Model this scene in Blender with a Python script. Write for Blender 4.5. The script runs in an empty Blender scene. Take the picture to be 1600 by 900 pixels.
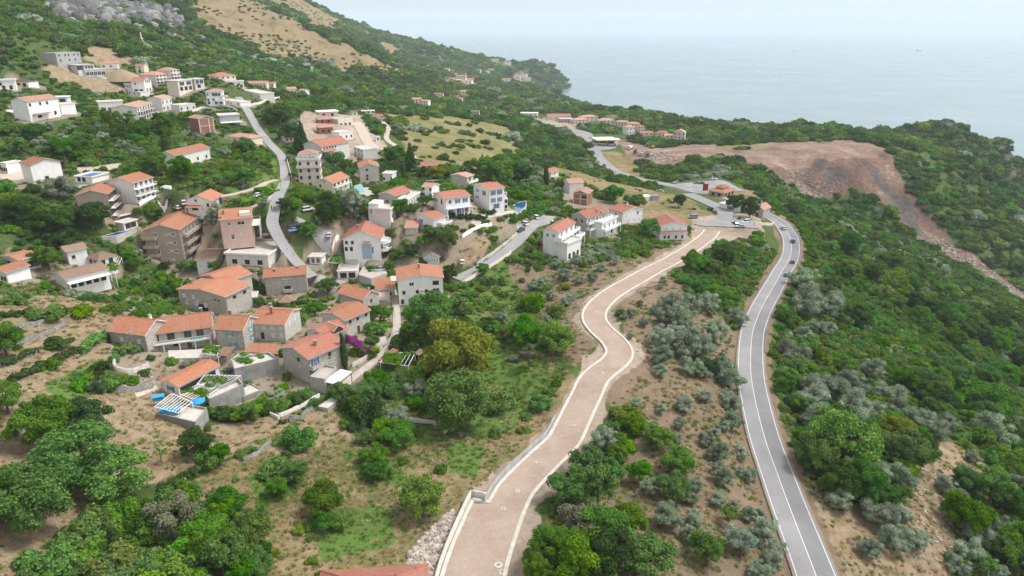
# A hillside village above a bay: terrain, roads, houses, trees, sea and haze.
import bpy, bmesh, math, random
import numpy as np
from mathutils import Vector
R_ = random.Random(11)
NR = np.random.RandomState(5)
DEBUG = False
S = bpy.context.scene
COL = S.collection
CAMZ = 205.0
F = 1067.0
PITCH = math.atan(410 / F)
CP, SP = math.cos(PITCH), math.sin(PITCH)

# ------------------------------------------------------------------ object helpers
def tag(o, label=None, cat=None, group=None, kind=None):
    if label: o['label'] = label
    if cat: o['category'] = cat
    if group: o['group'] = group
    if kind: o['kind'] = kind
    return o

def empty(name, loc, rz=0.0, label=None, cat=None, group=None):
    o = bpy.data.objects.new(name, None)
    o.empty_display_size = 0.5
    COL.objects.link(o)
    o.location = loc
    o.rotation_euler = (0, 0, rz)
    return tag(o, label, cat, group)

def link(name, me, parent=None, loc=(0, 0, 0), rz=0.0, scale=None):
    o = bpy.data.objects.new(name, me)
    COL.objects.link(o)
    if parent is not None: o.parent = parent
    o.location = loc
    o.rotation_euler = (0, 0, rz)
    if scale is not None: o.scale = scale
    return o

def children(o, cache={}):
    return [c for c in o.children]

def copy_tree(o, parent=None):
    c = o.copy()
    COL.objects.link(c)
    if parent is not None: c.parent = parent
    for ch in o.children: copy_tree(ch, c)
    return c

class MB:
    """collects polygons with a material slot and a uv each, then makes one mesh"""
    def __init__(s): s.v = []; s.f = []; s.m = []; s.uv = {}
    def face(s, pts, m=0, uv=None):
        i = len(s.v); s.v += [tuple(p) for p in pts]
        s.f.append(tuple(range(i, i + len(pts)))); s.m.append(m)
        if uv: s.uv[len(s.f) - 1] = uv
    def box(s, x0, x1, y0, y1, z0, z1, m=0, bottom=True):
        i = len(s.v)
        s.v += [(x0,y0,z0),(x1,y0,z0),(x1,y1,z0),(x0,y1,z0),(x0,y0,z1),(x1,y0,z1),(x1,y1,z1),(x0,y1,z1)]
        fs = [(4,5,6,7),(0,1,5,4),(1,2,6,5),(2,3,7,6),(3,0,4,7)]
        if bottom: fs.append((3,2,1,0))
        for f in fs: s.f.append(tuple(i + k for k in f)); s.m.append(m)
    def bar(s, a, b, r, m=0, n=6, r2=None):
        a = Vector(a); b = Vector(b); r2 = r if r2 is None else r2
        d = (b - a).normalized(); u = d.orthogonal().normalized(); w = d.cross(u)
        i = len(s.v)
        for c, rr in ((a, r), (b, r2)):
            for k in range(n):
                t = 2 * math.pi * k / n
                s.v.append(tuple(c + u * (math.cos(t) * rr) + w * (math.sin(t) * rr)))
        for k in range(n):
            s.f.append((i+k, i+(k+1)%n, i+n+(k+1)%n, i+n+k)); s.m.append(m)
        s.f.append(tuple(i+n+k for k in range(n))); s.m.append(m)
        s.f.append(tuple(i+n-1-k for k in range(n))); s.m.append(m)
    def lathe(s, prof, n=12, c=(0, 0), m=0):
        i = len(s.v)
        for r, z in prof:
            for k in range(n):
                t = 2 * math.pi * k / n
                s.v.append((c[0] + r * math.cos(t), c[1] + r * math.sin(t), z))
        for j in range(len(prof) - 1):
            for k in range(n):
                s.f.append((i+j*n+k, i+j*n+(k+1)%n, i+(j+1)*n+(k+1)%n, i+(j+1)*n+k)); s.m.append(m)
    def prism(s, pts, z0, z1, m=0, mtop=None):
        n = len(pts); i = len(s.v)
        s.v += [(p[0], p[1], z0) for p in pts] + [(p[0], p[1], z1) for p in pts]
        s.f.append(tuple(i + n + k for k in range(n))); s.m.append(m if mtop is None else mtop)
        s.f.append(tuple(i + n - 1 - k for k in range(n))); s.m.append(m)
        for k in range(n):
            s.f.append((i+k, i+(k+1)%n, i+n+(k+1)%n, i+n+k)); s.m.append(m)
    def mesh(s, name, mats, smooth=False):
        me = bpy.data.meshes.new(name)
        me.from_pydata(s.v, [], s.f)
        mats = mats if isinstance(mats, (list, tuple)) else [mats]
        for mt in mats: me.materials.append(mt)
        if len(mats) > 1: me.polygons.foreach_set('material_index', s.m)
        if s.uv:
            uvl = me.uv_layers.new(name='UVMap')
            for fi, uv in s.uv.items():
                ls = me.polygons[fi].loop_start
                for k, q in enumerate(uv): uvl.data[ls + k].uv = q
        if smooth: me.polygons.foreach_set('use_smooth', [True] * len(s.f))
        me.update()
        return me
    def build(s, name, mats, parent=None, loc=(0, 0, 0), rz=0.0, smooth=False):
        return link(name, s.mesh(name, mats, smooth), parent, loc, rz)

def np_mesh(name, V, Fq, mats, smooth=False, midx=None):
    """V (n,3), Fq (m,k) numpy -> mesh"""
    me = bpy.data.meshes.new(name)
    k = Fq.shape[1]
    me.vertices.add(len(V)); me.vertices.foreach_set('co', np.ascontiguousarray(V, np.float32).ravel())
    me.loops.add(Fq.size); me.loops.foreach_set('vertex_index', np.ascontiguousarray(Fq, np.int32).ravel())
    me.polygons.add(len(Fq))
    me.polygons.foreach_set('loop_start', np.arange(0, Fq.size, k, dtype=np.int32))
    if smooth: me.polygons.foreach_set('use_smooth', np.ones(len(Fq), bool))
    for mt in (mats if isinstance(mats, (list, tuple)) else [mats]): me.materials.append(mt)
    if midx is not None: me.polygons.foreach_set('material_index', np.ascontiguousarray(midx, np.int32))
    me.update(calc_edges=True)
    return me

# ------------------------------------------------------------------ material helpers
class NT:
    def __init__(s, name):
        s.m = bpy.data.materials.new(name); s.m.use_nodes = True
        s.t = s.m.node_tree; s.t.nodes.clear()
        s.out = s.n('ShaderNodeOutputMaterial')
    def n(s, typ, **kw):
        nd = s.t.nodes.new(typ)
        for k, v in kw.items(): setattr(nd, k, v)
        return nd
    def l(s, a, b): s.t.links.new(a, b)
    def noise(s, scale, detail=4, rough=0.55, vec=None, dist=0.0):
        nd = s.n('ShaderNodeTexNoise')
        nd.inputs['Scale'].default_value = scale; nd.inputs['Detail'].default_value = detail
        nd.inputs['Roughness'].default_value = rough; nd.inputs['Distortion'].default_value = dist
        if vec is not None: s.l(vec, nd.inputs['Vector'])
        return nd.outputs['Fac']
    def ramp(s, fac, stops):
        nd = s.n('ShaderNodeValToRGB')
        cr = nd.color_ramp
        while len(cr.elements) < len(stops): cr.elements.new(0.5)
        for e, (p, c) in zip(cr.elements, stops):
            e.position = p; e.color = (c[0], c[1], c[2], 1) if not isinstance(c, (int, float)) else (c, c, c, 1)
        s.l(fac, nd.inputs['Fac'])
        return nd.outputs['Color']
    def mix(s, fac, a, b, mode='MIX'):
        nd = s.n('ShaderNodeMix', data_type='RGBA', blend_type=mode)
        for inp, v in ((nd.inputs['Factor'], fac), (nd.inputs['A'], a), (nd.inputs['B'], b)):
            if hasattr(v, 'links'): s.l(v, inp)
            elif isinstance(v, (int, float)): inp.default_value = v
            else: inp.default_value = (v[0], v[1], v[2], 1)
        return nd.outputs['Result']
    def math(s, op, a, b=None, clamp=False):
        nd = s.n('ShaderNodeMath', operation=op, use_clamp=clamp)
        for i, v in enumerate((a, b)):
            if v is None: continue
            if hasattr(v, 'links'): s.l(v, nd.inputs[i])
            else: nd.inputs[i].default_value = v
        return nd.outputs[0]
    def coord(s, which='Object'):
        return s.n('ShaderNodeTexCoord').outputs[which]
    def attr(s, name):
        return s.n('ShaderNodeAttribute', attribute_name=name).outputs['Fac']
    def bump(s, h, strength=0.3, dist=0.05):
        nd = s.n('ShaderNodeBump'); nd.inputs['Strength'].default_value = strength
        nd.inputs['Distance'].default_value = dist; s.l(h, nd.inputs['Height'])
        return nd.outputs['Normal']
    def bsdf(s, col, rough=0.8, normal=None, spec=0.3, metal=0.0):
        p = s.n('ShaderNodeBsdfPrincipled')
        if hasattr(col, 'links'): s.l(col, p.inputs['Base Color'])
        else: p.inputs['Base Color'].default_value = (col[0], col[1], col[2], 1)
        if hasattr(rough, 'links'): s.l(rough, p.inputs['Roughness'])
        else: p.inputs['Roughness'].default_value = rough
        p.inputs['Specular IOR Level'].default_value = spec
        p.inputs['Metallic'].default_value = metal
        if normal is not None: s.l(normal, p.inputs['Normal'])
        s.l(p.outputs[0], s.out.inputs['Surface'])
        return p

def vary(c, k): return (c[0] * k, c[1] * k, c[2] * k)

def mat_plain(name, c, rough=0.7, amp=0.12, scale=2.0, spec=0.3, metal=0.0, bump=0.0):
    t = NT(name); co = t.coord()
    f = t.noise(scale, 5, 0.6, co)
    col = t.ramp(f, [(0.3, vary(c, 1 - amp)), (0.7, vary(c, 1 + amp))])
    t.bsdf(col, rough, t.bump(f, bump, 0.05) if bump else None, spec, metal)
    return t.m

def mat_plaster(name, c, stain=0.16):
    t = NT(name); co = t.coord()
    big = t.noise(0.35, 4, 0.6, co)
    mp = t.n('ShaderNodeMapping'); mp.inputs['Scale'].default_value = (1.6, 1.6, 0.22); t.l(co, mp.inputs['Vector'])
    st = t.noise(1.0, 4, 0.65, mp.outputs[0])
    col = t.ramp(big, [(0.3, vary(c, 0.93)), (0.7, vary(c, 1.04))])
    k = t.ramp(st, [(0.5, 1.0), (0.75, 1 - stain)])
    col = t.mix(1.0, col, k, 'MULTIPLY')
    t.bsdf(col, 0.85, t.bump(t.noise(9, 3, .6, co), 0.15, 0.02), 0.2)
    return t.m

def mat_stone(name, c1, c2, mortar, size=2.2):
    t = NT(name); co = t.coord()
    mp = t.n('ShaderNodeMapping'); mp.inputs['Scale'].default_value = (size, size, size * 1.7); t.l(co, mp.inputs['Vector'])
    v = t.n('ShaderNodeTexVoronoi', feature='F1'); v.inputs['Scale'].default_value = 1.0; t.l(mp.outputs[0], v.inputs['Vector'])
    ve = t.n('ShaderNodeTexVoronoi', feature='DISTANCE_TO_EDGE'); ve.inputs['Scale'].default_value = 1.0; t.l(mp.outputs[0], ve.inputs['Vector'])
    sep = t.n('ShaderNodeSeparateColor'); t.l(v.outputs['Color'], sep.inputs[0])
    col = t.ramp(sep.outputs[0], [(0.0, c1), (0.55, c2), (1.0, vary(c2, 1.25))])
    big = t.noise(0.5, 4, 0.6, co)
    col = t.mix(t.math('MULTIPLY', t.ramp(big, [(0.4, 0.0), (0.7, 1.0)]), 0.45), col, vary(c1, 0.75))
    edge = t.ramp(ve.outputs['Distance'], [(0.03, 1.0), (0.09, 0.0)])
    col = t.mix(edge, col, mortar)
    t.bsdf(col, 0.9, t.bump(ve.outputs['Distance'], 0.5, 0.05), 0.2)
    return t.m

def mat_tiles(name, c, dirt, amount=0.5):
    t = NT(name)
    uv = t.coord('UV'); co = t.coord()
    br = t.n('ShaderNodeTexBrick'); t.l(uv, br.inputs['Vector'])
    br.offset = 0.0
    br.inputs['Scale'].default_value = 1.0
    br.inputs['Color1'].default_value = (*vary(c, 1.12), 1); br.inputs['Color2'].default_value = (*vary(c, 0.80), 1)
    br.inputs['Mortar'].default_value = (*vary(c, 0.42), 1)
    br.inputs['Mortar Size'].default_value = 0.03; br.inputs['Brick Width'].default_value = 0.32; br.inputs['Row Height'].default_value = 0.42
    n1 = t.noise(0.45, 5, 0.65, co); n2 = t.noise(3.0, 3, 0.6, co)
    col = t.mix(t.math('MULTIPLY', t.ramp(n1, [(0.42, 0.0), (0.72, 1.0)]), amount), br.outputs['Color'], dirt)
    col = t.mix(t.math('MULTIPLY', t.ramp(n2, [(0.55, 0.0), (0.8, 1.0)]), 0.45), col, vary(c, 1.45))
    oi = t.n('ShaderNodeObjectInfo')
    k = t.ramp(oi.outputs['Random'], [(0.0, 0.82), (1.0, 1.1)])
    col = t.mix(1.0, col, k, 'MULTIPLY')
    wv = t.n('ShaderNodeTexWave', wave_type='BANDS', bands_direction='X'); wv.inputs['Scale'].default_value = 1.0 / 0.32 * math.pi * 0.1
    t.l(uv, wv.inputs['Vector'])
    t.bsdf(col, 0.8, t.bump(br.outputs['Fac'], 0.35, 0.05), 0.25)
    return t.m

def mat_leaf(name, dark, light, trans=0.25, hue=0.04, valr=(0.75, 1.25), nscale=0.9):
    """one foliage material; every plant varies in tint by its own random number"""
    t = NT(name)
    oi = t.n('ShaderNodeObjectInfo'); geo = t.n('ShaderNodeNewGeometry')
    co = t.coord()
    f = t.noise(nscale, 3, 0.6, co)
    try: rnd = geo.outputs['Random Per Island']
    except Exception: rnd = oi.outputs['Random']
    f = t.math('ADD', t.math('MULTIPLY', f, 0.75), t.math('MULTIPLY', rnd, 0.35))
    col = t.ramp(f, [(0.25, dark), (0.8, light)])
    hs = t.n('ShaderNodeHueSaturation')
    t.l(t.math('ADD', 0.5 - hue, t.math('MULTIPLY', oi.outputs['Random'], 2 * hue)), hs.inputs['Hue'])
    r2 = t.math('FRACT', t.math('MULTIPLY', oi.outputs['Random'], 37.7))
    t.l(t.math('ADD', valr[0], t.math('MULTIPLY', r2, valr[1] - valr[0])), hs.inputs['Value'])
    r3 = t.math('FRACT', t.math('MULTIPLY', oi.outputs['Random'], 91.3))
    t.l(t.math('ADD', 0.8, t.math('MULTIPLY', r3, 0.3)), hs.inputs['Saturation'])
    t.l(col, hs.inputs['Color'])
    d = t.n('ShaderNodeBsdfDiffuse'); tr = t.n('ShaderNodeBsdfTranslucent'); mx = t.n('ShaderNodeMixShader')
    t.l(hs.outputs[0], d.inputs[0]); t.l(hs.outputs[0], tr.inputs[0])
    mx.inputs[0].default_value = trans
    t.l(d.outputs[0], mx.inputs[1]); t.l(tr.outputs[0], mx.inputs[2])
    t.l(mx.outputs[0], t.out.inputs['Surface'])
    return t.m
# ------------------------------------------------------------------ camera geometry
def ray(px, py):
    px = np.asarray(px, float); py = np.asarray(py, float)
    sx = (px - 800) / F; t = (450 - py) / F
    return np.stack([sx, CP + t * SP, -SP + t * CP], -1)      # unit depth along the lens axis

def at_plane(px, py, z):
    r = ray(px, py); d = (z - CAMZ) / r[..., 2]
    return r * np.asarray(d)[..., None] + np.array([0, 0, CAMZ])

def at_depth(px, d, H):
    x = (px - 800) / F * d
    return (x, (d - H * SP) / CP, CAMZ - H)

def project(p):
    p = np.asarray(p, float)
    x = p[..., 0]; y = p[..., 1]; z = p[..., 2] - CAMZ
    d = y * CP - z * SP; u = y * SP + z * CP
    return 800 + F * x / d, 450 - F * u / d, d

# ------------------------------------------------------------------ terrain surveyed at points: (column, row, metres below the drone)
PTS = [
 (0,900,57),(200,900,58),(400,900,60),(600,900,62),(750,900,64),(850,880,67),(950,850,72),(1100,850,80),(1200,880,87),(1280,880,90),(1400,850,94),(1600,880,103),
 (0,750,57),(200,750,58),(400,720,59),(550,720,61),(700,750,63.2),(800,740,65),(950,720,73),(1080,720,80),(1200,720,89.5),(1300,720,92),(1450,720,100),(1600,740,112),
 (0,600,56),(100,620,57),(230,620,59),(350,650,60),(440,650,60),(560,620,61),(680,640,63),(800,620,66),(920,600,68.5),(1000,600,73),(1080,600,79),(1140,600,86.5),(1178,600,89.5),(1250,600,93),(1350,600,103),(1480,600,120),(1600,600,135),
 (0,500,56),(80,480,57),(250,555,58.5),(420,530,59),(520,520,60),(620,520,60.5),(700,480,63),(800,500,67),(960,520,70.5),(1030,500,75),(1100,500,82),(1170,500,89.5),(1250,500,94),(1350,500,110),(1500,500,140),(1600,500,160),
 (0,440,58),(110,440,60),(300,420,63),(470,420,62),(590,410,64),(730,430,65),(820,410,69),(930,420,74),(1010,430,76),(1100,420,84),(1200,430,90.5),(1240,430,92),(1300,430,103),(1400,430,128),(1500,430,158),
 (20,370,59),(150,360,62),(270,340,64),(400,380,62.5),(430,340,63),(560,350,67),(680,360,67),(760,340,70),(870,370,77),(950,370,82),(1055,375,86),(1130,365,89),(1200,350,91),(1235,365,91.5),(1280,360,100),(1350,370,120),
 (1290,315,125),(1380,350,138),(1445,385,150),(1500,410,160),(1600,470,178),
 (1450,330,135),(1500,280,122),(1550,330,145),(1590,380,160),(1600,330,150),
 (1420,228,106),(1500,245,117),(1560,284,138),(1580,300,146),(1600,318,156),
 (1530,230,140),(1560,250,165),(1578,285,204),(1300,215,107),(1300,203,106),(1200,205,107),(1130,195,107),(1060,190,109),(1000,175,108),(950,175,115),(1450,193,113),(1500,193,112),(1550,213,126),(1582,250,168),
 (1100,232,99),(1200,240,100),(1330,242,100),(1240,230,98),(1360,225,98),(1200,295,104),(1150,285,98),(1290,255,101),(1200,265,102),(1345,250,101),(1400,310,128),(1440,350,143),
 (1180,340,91),(1150,310,94),(1050,290,98),(1000,280,99),(950,265,100),(925,240,101),(905,212,101),(870,195,102),(840,185,104),
 (1040,215,101),(990,200,103),(880,180,103),(1020,240,99),(1050,265,100),
 (850,290,84),(900,270,92),(830,240,85),(870,220,92),(760,300,72),(700,280,70),(640,290,69),(700,220,68),(640,200,64),(780,220,76),(700,185,68),(800,190,82),(620,250,66),(560,270,66),(520,300,67),(530,240,62),(510,200,55),(450,260,62),(480,290,65),(400,200,53),(420,240,59),(380,170,46),(300,170,45),(300,230,52),(200,150,40),(250,140,37),(200,230,50),(80,275,57),(0,280,56),(100,210,47),(0,200,43),(60,170,38),(0,150,33),(105,100,22),(0,100,20),(200,100,24),(300,120,31),(350,130,35),(420,150,45),(400,135,40),
 (60,50,4),(0,50,3.5),(200,60,10),(300,80,21),(400,110,38.5),(480,140,57),(560,160,71),(620,170,72),
 (520,100,50),(600,140,82),(607,103,57),(645,122,71),(510,56,14.4),
 (656,69,54),(700,79,76.5),(750,90,99),(790,96,114),(825,101,126),(845,104,135),(862,110,146),(872,118,168),(878,132,203),(845,118,155),(800,112,150),(860,126,180),(600,75,57),(650,100,93),(700,120,117),(760,125,140),(800,130,171),(850,130,190),(840,140,199),
 (700,150,95),(640,150,79),(760,165,108),(800,160,130),(850,165,141),(880,170,170),(740,140,117),(860,155,189),(905,172,180),(930,180,128),(900,178,138),
]
DPT = [  # column, depth, metres below the drone
 (100,620,-17),(0,550,-20),(200,720,-13),(280,760,0),(260,900,-32),(380,1100,-39),(330,900,-9),(420,950,7.5),(450,1150,-21),(390,1150,-41),
 (468,2000,-72),(540,2100,-13),(600,1350,88),(500,1350,25),(560,1350,62),
 (1570,790,180),(1500,770,150),(1600,780,203),(1640,720,200),(1640,850,212),(1700,700,212),(1590,900,206),
 (1300,900,150),(1300,1000,208),(1500,980,180),(1500,1080,210),(1130,1000,170),(1130,1080,210),(1000,1080,160),(1000,1180,210),(950,1250,210),(1610,930,216),(1640,880,218),(1600,1000,218),(1580,1010,214),
 (900,1500,207),(930,1350,210),(800,2750,212),(700,2750,205),(600,2800,150),(500,2800,0),
 (1100,1400,230),(1300,1400,235),(950,2300,235),(893,2480,222),(912,2420,230),(930,2560,238),(905,2620,232),(900,2300,225),(885,2380,214),(1000,1800,235),(1000,3000,250),(1500,2000,250),(880,3000,240),(800,3300,245),(600,3600,240),
 (1800,200,150),(1800,400,205),(1800,100,118),(1900,600,230),(1750,500,208),(1800,900,240),(1750,1300,250),
 (-200,100,62),(-200,200,54),(-300,300,30),(-300,450,0),(-300,700,-60),(0,900,-110),(200,1300,-130),(-200,1500,-260),(400,1700,-120),(300,2200,-210),(0,2500,-260),(460,2500,-60),
 (800,40,77),(400,40,74),(1200,40,80),(1600,60,90),(0,50,66),(800,12,77),(1300,15,82),(200,15,72),
]
def _deep(px, py, h):
    q = min(max((py - 330) / 110, 0), 1); q = q * q * (3 - 2 * q)
    return h * (1 + 0.3 * q * (1 - min(max((px - 750) / 430, 0), 1)) * (0.6 + 0.4 * min(max((px - 50) / 200, 0), 1)))
PTS = [(a, b, _deep(a, b, h)) for a, b, h in PTS]
ctrl = [tuple(at_plane(a, b, CAMZ - h)) for a, b, h in PTS] + [at_depth(a, d, h) for a, d, h in DPT]
ctrl = np.array(ctrl)

def tps_fit(P, z, lam):
    n = len(P); L = 300.0; Q = P / L
    r2 = ((Q[:, None] - Q[None]) ** 2).sum(-1)
    K = np.where(r2 > 0, 0.5 * r2 * np.log(np.maximum(r2, 1e-12)), 0)
    K[np.arange(n), np.arange(n)] += lam
    A = np.zeros((n + 3, n + 3)); A[:n, :n] = K; A[:n, n] = 1; A[:n, n+1:] = Q; A[n:, :n] = A[:n, n:].T
    w = np.linalg.solve(A, np.concatenate([z, np.zeros(3)]))
    def ev(x, y):
        x = np.asarray(x, float); y = np.asarray(y, float); sh = x.shape
        X = np.stack([x.ravel(), y.ravel()], -1) / L; out = np.empty(len(X))
        for i in range(0, len(X), 20000):
            q = X[i:i+20000]
            d2 = (q[:, :1] - Q[None, :, 0]) ** 2 + (q[:, 1:] - Q[None, :, 1]) ** 2
            out[i:i+20000] = (0.5 * d2 * np.log(np.maximum(d2, 1e-12))) @ w[:n] + w[n] + q @ w[n+1:]
        return out.reshape(sh)
    return ev
tps = tps_fit(ctrl[:, :2], ctrl[:, 2], 2e-4)

def _hash(ix, iy, s):
    h = (ix.astype(np.int64) * 374761393 + iy.astype(np.int64) * 668265263 + s * 1442695041) & 0x7fffffff
    h = (h ^ (h >> 13)) * 1274126177 & 0x7fffffff
    return ((h ^ (h >> 16)) & 0xffff) / 65535.0
def vnoise(x, y, sc, s=0):
    x = np.asarray(x, float) / sc; y = np.asarray(y, float) / sc
    ix = np.floor(x); iy = np.floor(y); fx = x - ix; fy = y - iy
    fx = fx * fx * (3 - 2 * fx); fy = fy * fy * (3 - 2 * fy)
    a = _hash(ix, iy, s); b = _hash(ix + 1, iy, s); c = _hash(ix, iy + 1, s); d = _hash(ix + 1, iy + 1, s)
    return (a + (b - a) * fx) + ((c + (d - c) * fx) - (a + (b - a) * fx)) * fy
def fbm(x, y, sc, s=0, o=4):
    t = 0; a = 1; n = 0
    for k in range(o): t = t + a * vnoise(x, y, sc / 2 ** k, s + k); n += a; a *= 0.5
    return t / n - 0.5

# the height is tabulated once on a polar fan round a point behind the drone, then interpolated
AX, AY = 0.0, -45.0
RMIN, RMAX, ANG = 20.0, 4200.0, math.radians(58)
NRAD, NANG = 880, 640
rads = RMIN * (RMAX / RMIN) ** (np.arange(NRAD) / (NRAD - 1)); angs = np.linspace(-ANG, ANG, NANG)
RG, AG = np.meshgrid(rads, angs, indexing='ij')
GX = AX + RG * np.sin(AG); GY = AY + RG * np.cos(AG)
cx = slice(None, None, 5)
def build_height():
    # coarse solve on a fifth of the grid, refined bilinearly, plus roughness
    ri = np.arange(0, NRAD, 4); ri = np.append(ri, NRAD - 1) if ri[-1] != NRAD - 1 else ri
    ai = np.arange(0, NANG, 4); ai = np.append(ai, NANG - 1) if ai[-1] != NANG - 1 else ai
    Zc = tps(GX[np.ix_(ri, ai)], GY[np.ix_(ri, ai)])
    tmp = np.stack([np.interp(np.arange(NANG), ai, row) for row in Zc])
    return np.stack([np.interp(np.arange(NRAD), ri, tmp[:, j]) for j in range(NANG)], 1)
GZ = build_height()
dist = np.hypot(GX, GY)
far = np.clip((dist - 350) / 700, 0, 1)
GZ = GZ + fbm(GX, GY, 130, 1, 5) * 9 * far * np.clip((GZ + 4) / 40, 0.0, 1) + fbm(GX, GY, 14, 9, 3) * (0.9 + 1.6 * far)

def _gidx(x, y):
    dx = np.asarray(x, float) - AX; dy = np.asarray(y, float) - AY
    r = np.hypot(dx, dy); a = np.arctan2(dx, dy)
    i = np.clip(np.log(np.maximum(r, RMIN) / RMIN) / math.log(RMAX / RMIN) * (NRAD - 1), 0, NRAD - 1.001)
    j = np.clip((a + ANG) / (2 * ANG) * (NANG - 1), 0, NANG - 1.001)
    return i, j
def gsample(G, x, y):
    i, j = _gidx(x, y); i0 = i.astype(int); j0 = j.astype(int); fi = i - i0; fj = j - j0
    return (G[i0, j0] * (1-fi) * (1-fj) + G[i0+1, j0] * fi * (1-fj) + G[i0, j0+1] * (1-fi) * fj + G[i0+1, j0+1] * fi * fj)
def hgt(x, y): return gsample(GZ, x, y)

def cast(px, py, up=0.0):
    """pixels -> points on the terrain (raised by up), first hit along each ray"""
    px = np.atleast_1d(np.asarray(px, float)); py = np.atleast_1d(np.asarray(py, float))
    r = ray(px, py)
    ds = 25.0 * (4500 / 25.0) ** (np.arange(420) / 419)
    P = r[:, None, :] * ds[None, :, None] + np.array([0, 0, CAMZ])
    below = P[..., 2] - up < np.maximum(hgt(P[..., 0], P[..., 1]), 0.0)
    k = np.where(below.any(1), below.argmax(1), 419); k = np.maximum(k, 1)
    lo = ds[k-1]; hi = ds[k]
    for _ in range(18):
        mid = (lo + hi) / 2; q = r * mid[:, None] + np.array([0, 0, CAMZ])
        b = q[:, 2] - up < np.maximum(hgt(q[:, 0], q[:, 1]), 0.0)
        hi = np.where(b, mid, hi); lo = np.where(b, lo, mid)
    q = r * hi[:, None] + np.array([0, 0, CAMZ])
    q[:, 2] -= up
    return q
def cast1(px, py, up=0.0): return cast([px], [py], up)[0]
# ------------------------------------------------------------------ roads are cut into the terrain before anything stands on it
def smooth_line(pts, step):
    """Catmull-Rom through world points, evenly resampled"""
    P = np.array(pts, float); out = []
    P = np.vstack([2 * P[0] - P[1], P, 2 * P[-1] - P[-2]])
    for i in range(1, len(P) - 2):
        for t in np.linspace(0, 1, 14, endpoint=False):
            a, b, c, d = P[i-1], P[i], P[i+1], P[i+2]
            out.append(0.5 * ((2*b) + (c-a)*t + (2*a-5*b+4*c-d)*t*t + (3*b-a-3*c+d)*t**3))
    out.append(P[-2]); out = np.array(out)
    s = np.concatenate([[0], np.cumsum(np.hypot(*np.diff(out[:, :2], axis=0).T))])
    q = np.arange(0, s[-1], step)
    return np.stack([np.interp(q, s, out[:, k]) for k in range(3)], 1)

def road_line(pix, step=1.2, zsm=25):
    w = cast([p[0] for p in pix], [p[1] for p in pix])
    L = smooth_line(w, step)
    z = hgt(L[:, 0], L[:, 1]); n = max(3, int(zsm / step))
    k = np.hanning(n + 2)[1:-1]; k /= k.sum()
    zp = np.concatenate([np.full(n, z[:5].mean()), z, np.full(n, z[-5:].mean())])
    L[:, 2] = np.convolve(zp, k, 'same')[n:-n]
    return L

def carve(L, half, blend, drop=0.3):
    global GZ
    x0, y0 = L[:, :2].min(0) - half - blend; x1, y1 = L[:, :2].max(0) + half + blend
    m = np.argwhere((GX > x0) & (GX < x1) & (GY > y0) & (GY < y1))
    if not len(m): return
    I, J = m[:, 0], m[:, 1]
    best = np.full(len(I), 1e9); zb = np.zeros(len(I))
    vx = GX[I, J]; vy = GY[I, J]
    for c in range(0, len(I), 4000):
        d = np.hypot(vx[c:c+4000, None] - L[None, :, 0], vy[c:c+4000, None] - L[None, :, 1])
        k = d.argmin(1); best[c:c+4000] = d[np.arange(len(k)), k]; zb[c:c+4000] = L[k, 2]
    w = np.clip(1 - (best - half) / blend, 0, 1); w = w * w * (3 - 2 * w)
    GZ[I, J] = GZ[I, J] * (1 - w) + (zb - drop) * w

MAIN = [(1283,930),(1275,900),(1237,800),(1214,740),(1194,680),(1180,625),(1173,575),(1175,525),(1182,500),(1193,475),(1207.5,450),(1221,425),(1235,400),(1236,375),(1229,360),(1221,350),(1208,341),(1190,332),(1165,320),(1140,310),(1110,302),(1087,299),(1050,290),(1007,282),(975,274),(955,265),(937,250),(928,235),(915,218),(904,208),(882,201),(852,195),(838,186)]
NEWR = [(748,935),(755,900),(764,865),(778,825),(793,788),(808,762),(830,738),(856,713),(880,690),(893,665),(905,640),(917,615),(928,592),(945,577),(961,565),(968,550),(959,533),(941,516),(929,500),(931,484),(946,467),(970,450),(1000,433),(1030,417),(1060,401),(1085,385),(1104,371),(1113,360)]
LANE = [(372,150),(378,160),(388,175),(398,193),(408,208),(425,228),(440,245),(445,268),(441,293),(430,318),(425,342),(433,364),(446,387),(459,406),(474,424),(492,442)]
LANE2 = [(712,436),(740,423),(765,409),(790,392),(808,377),(822,362),(836,350),(862,338)]
LOOP = [(1075,303),(1102,314),(1124,324),(1134,334),(1126,345),(1108,350),(1088,347)]
TRACK = [(596,188),(607,200),(604,216),(622,230),(640,240),(650,250)]
QUARRY = [(556,190),(566,205),(575,222),(590,233),(604,232)]
PATH = [(614,452),(618,475),(620,497),(618,520),(606,543),(588,562),(568,577),(548,592),(535,606)]
DIRT1 = [(345,308),(375,300),(405,291),(432,283)]
DIRT2 = [(372,332),(395,322),(420,309),(436,300)]
MAIN_L = road_line(MAIN, 1.2, 40); carve(MAIN_L, 4.8, 5)
NEW_L = road_line(NEWR, 1.0, 22); carve(NEW_L, 4.4, 2.6)
_sn = np.arange(len(NEW_L)); _nb = int(np.argmin(np.hypot(NEW_L[:, 0] - cast1(790, 795)[0], NEW_L[:, 1] - cast1(790, 795)[1])))
_T = np.gradient(NEW_L[:, :2], axis=0); _T /= np.hypot(_T[:, 0], _T[:, 1])[:, None]; _B = NEW_L.copy(); _B[:, :2] -= np.stack([_T[:, 1], -_T[:, 0]], 1) * 3.2; carve(_B[:_nb], 4.3, 1.5, .35)
LANE_L = road_line(LANE, 1.2, 30); carve(LANE_L, 2.6, 3)
LANE2_L = road_line(LANE2); carve(LANE2_L, 2.9, 3)
LOOP_L = road_line(LOOP); carve(LOOP_L, 4.5, 3)
TRACK_L = road_line(TRACK); carve(TRACK_L, 2.0, 2)
QUARRY_L = road_line(QUARRY); carve(QUARRY_L, 3.0, 3)
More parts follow.
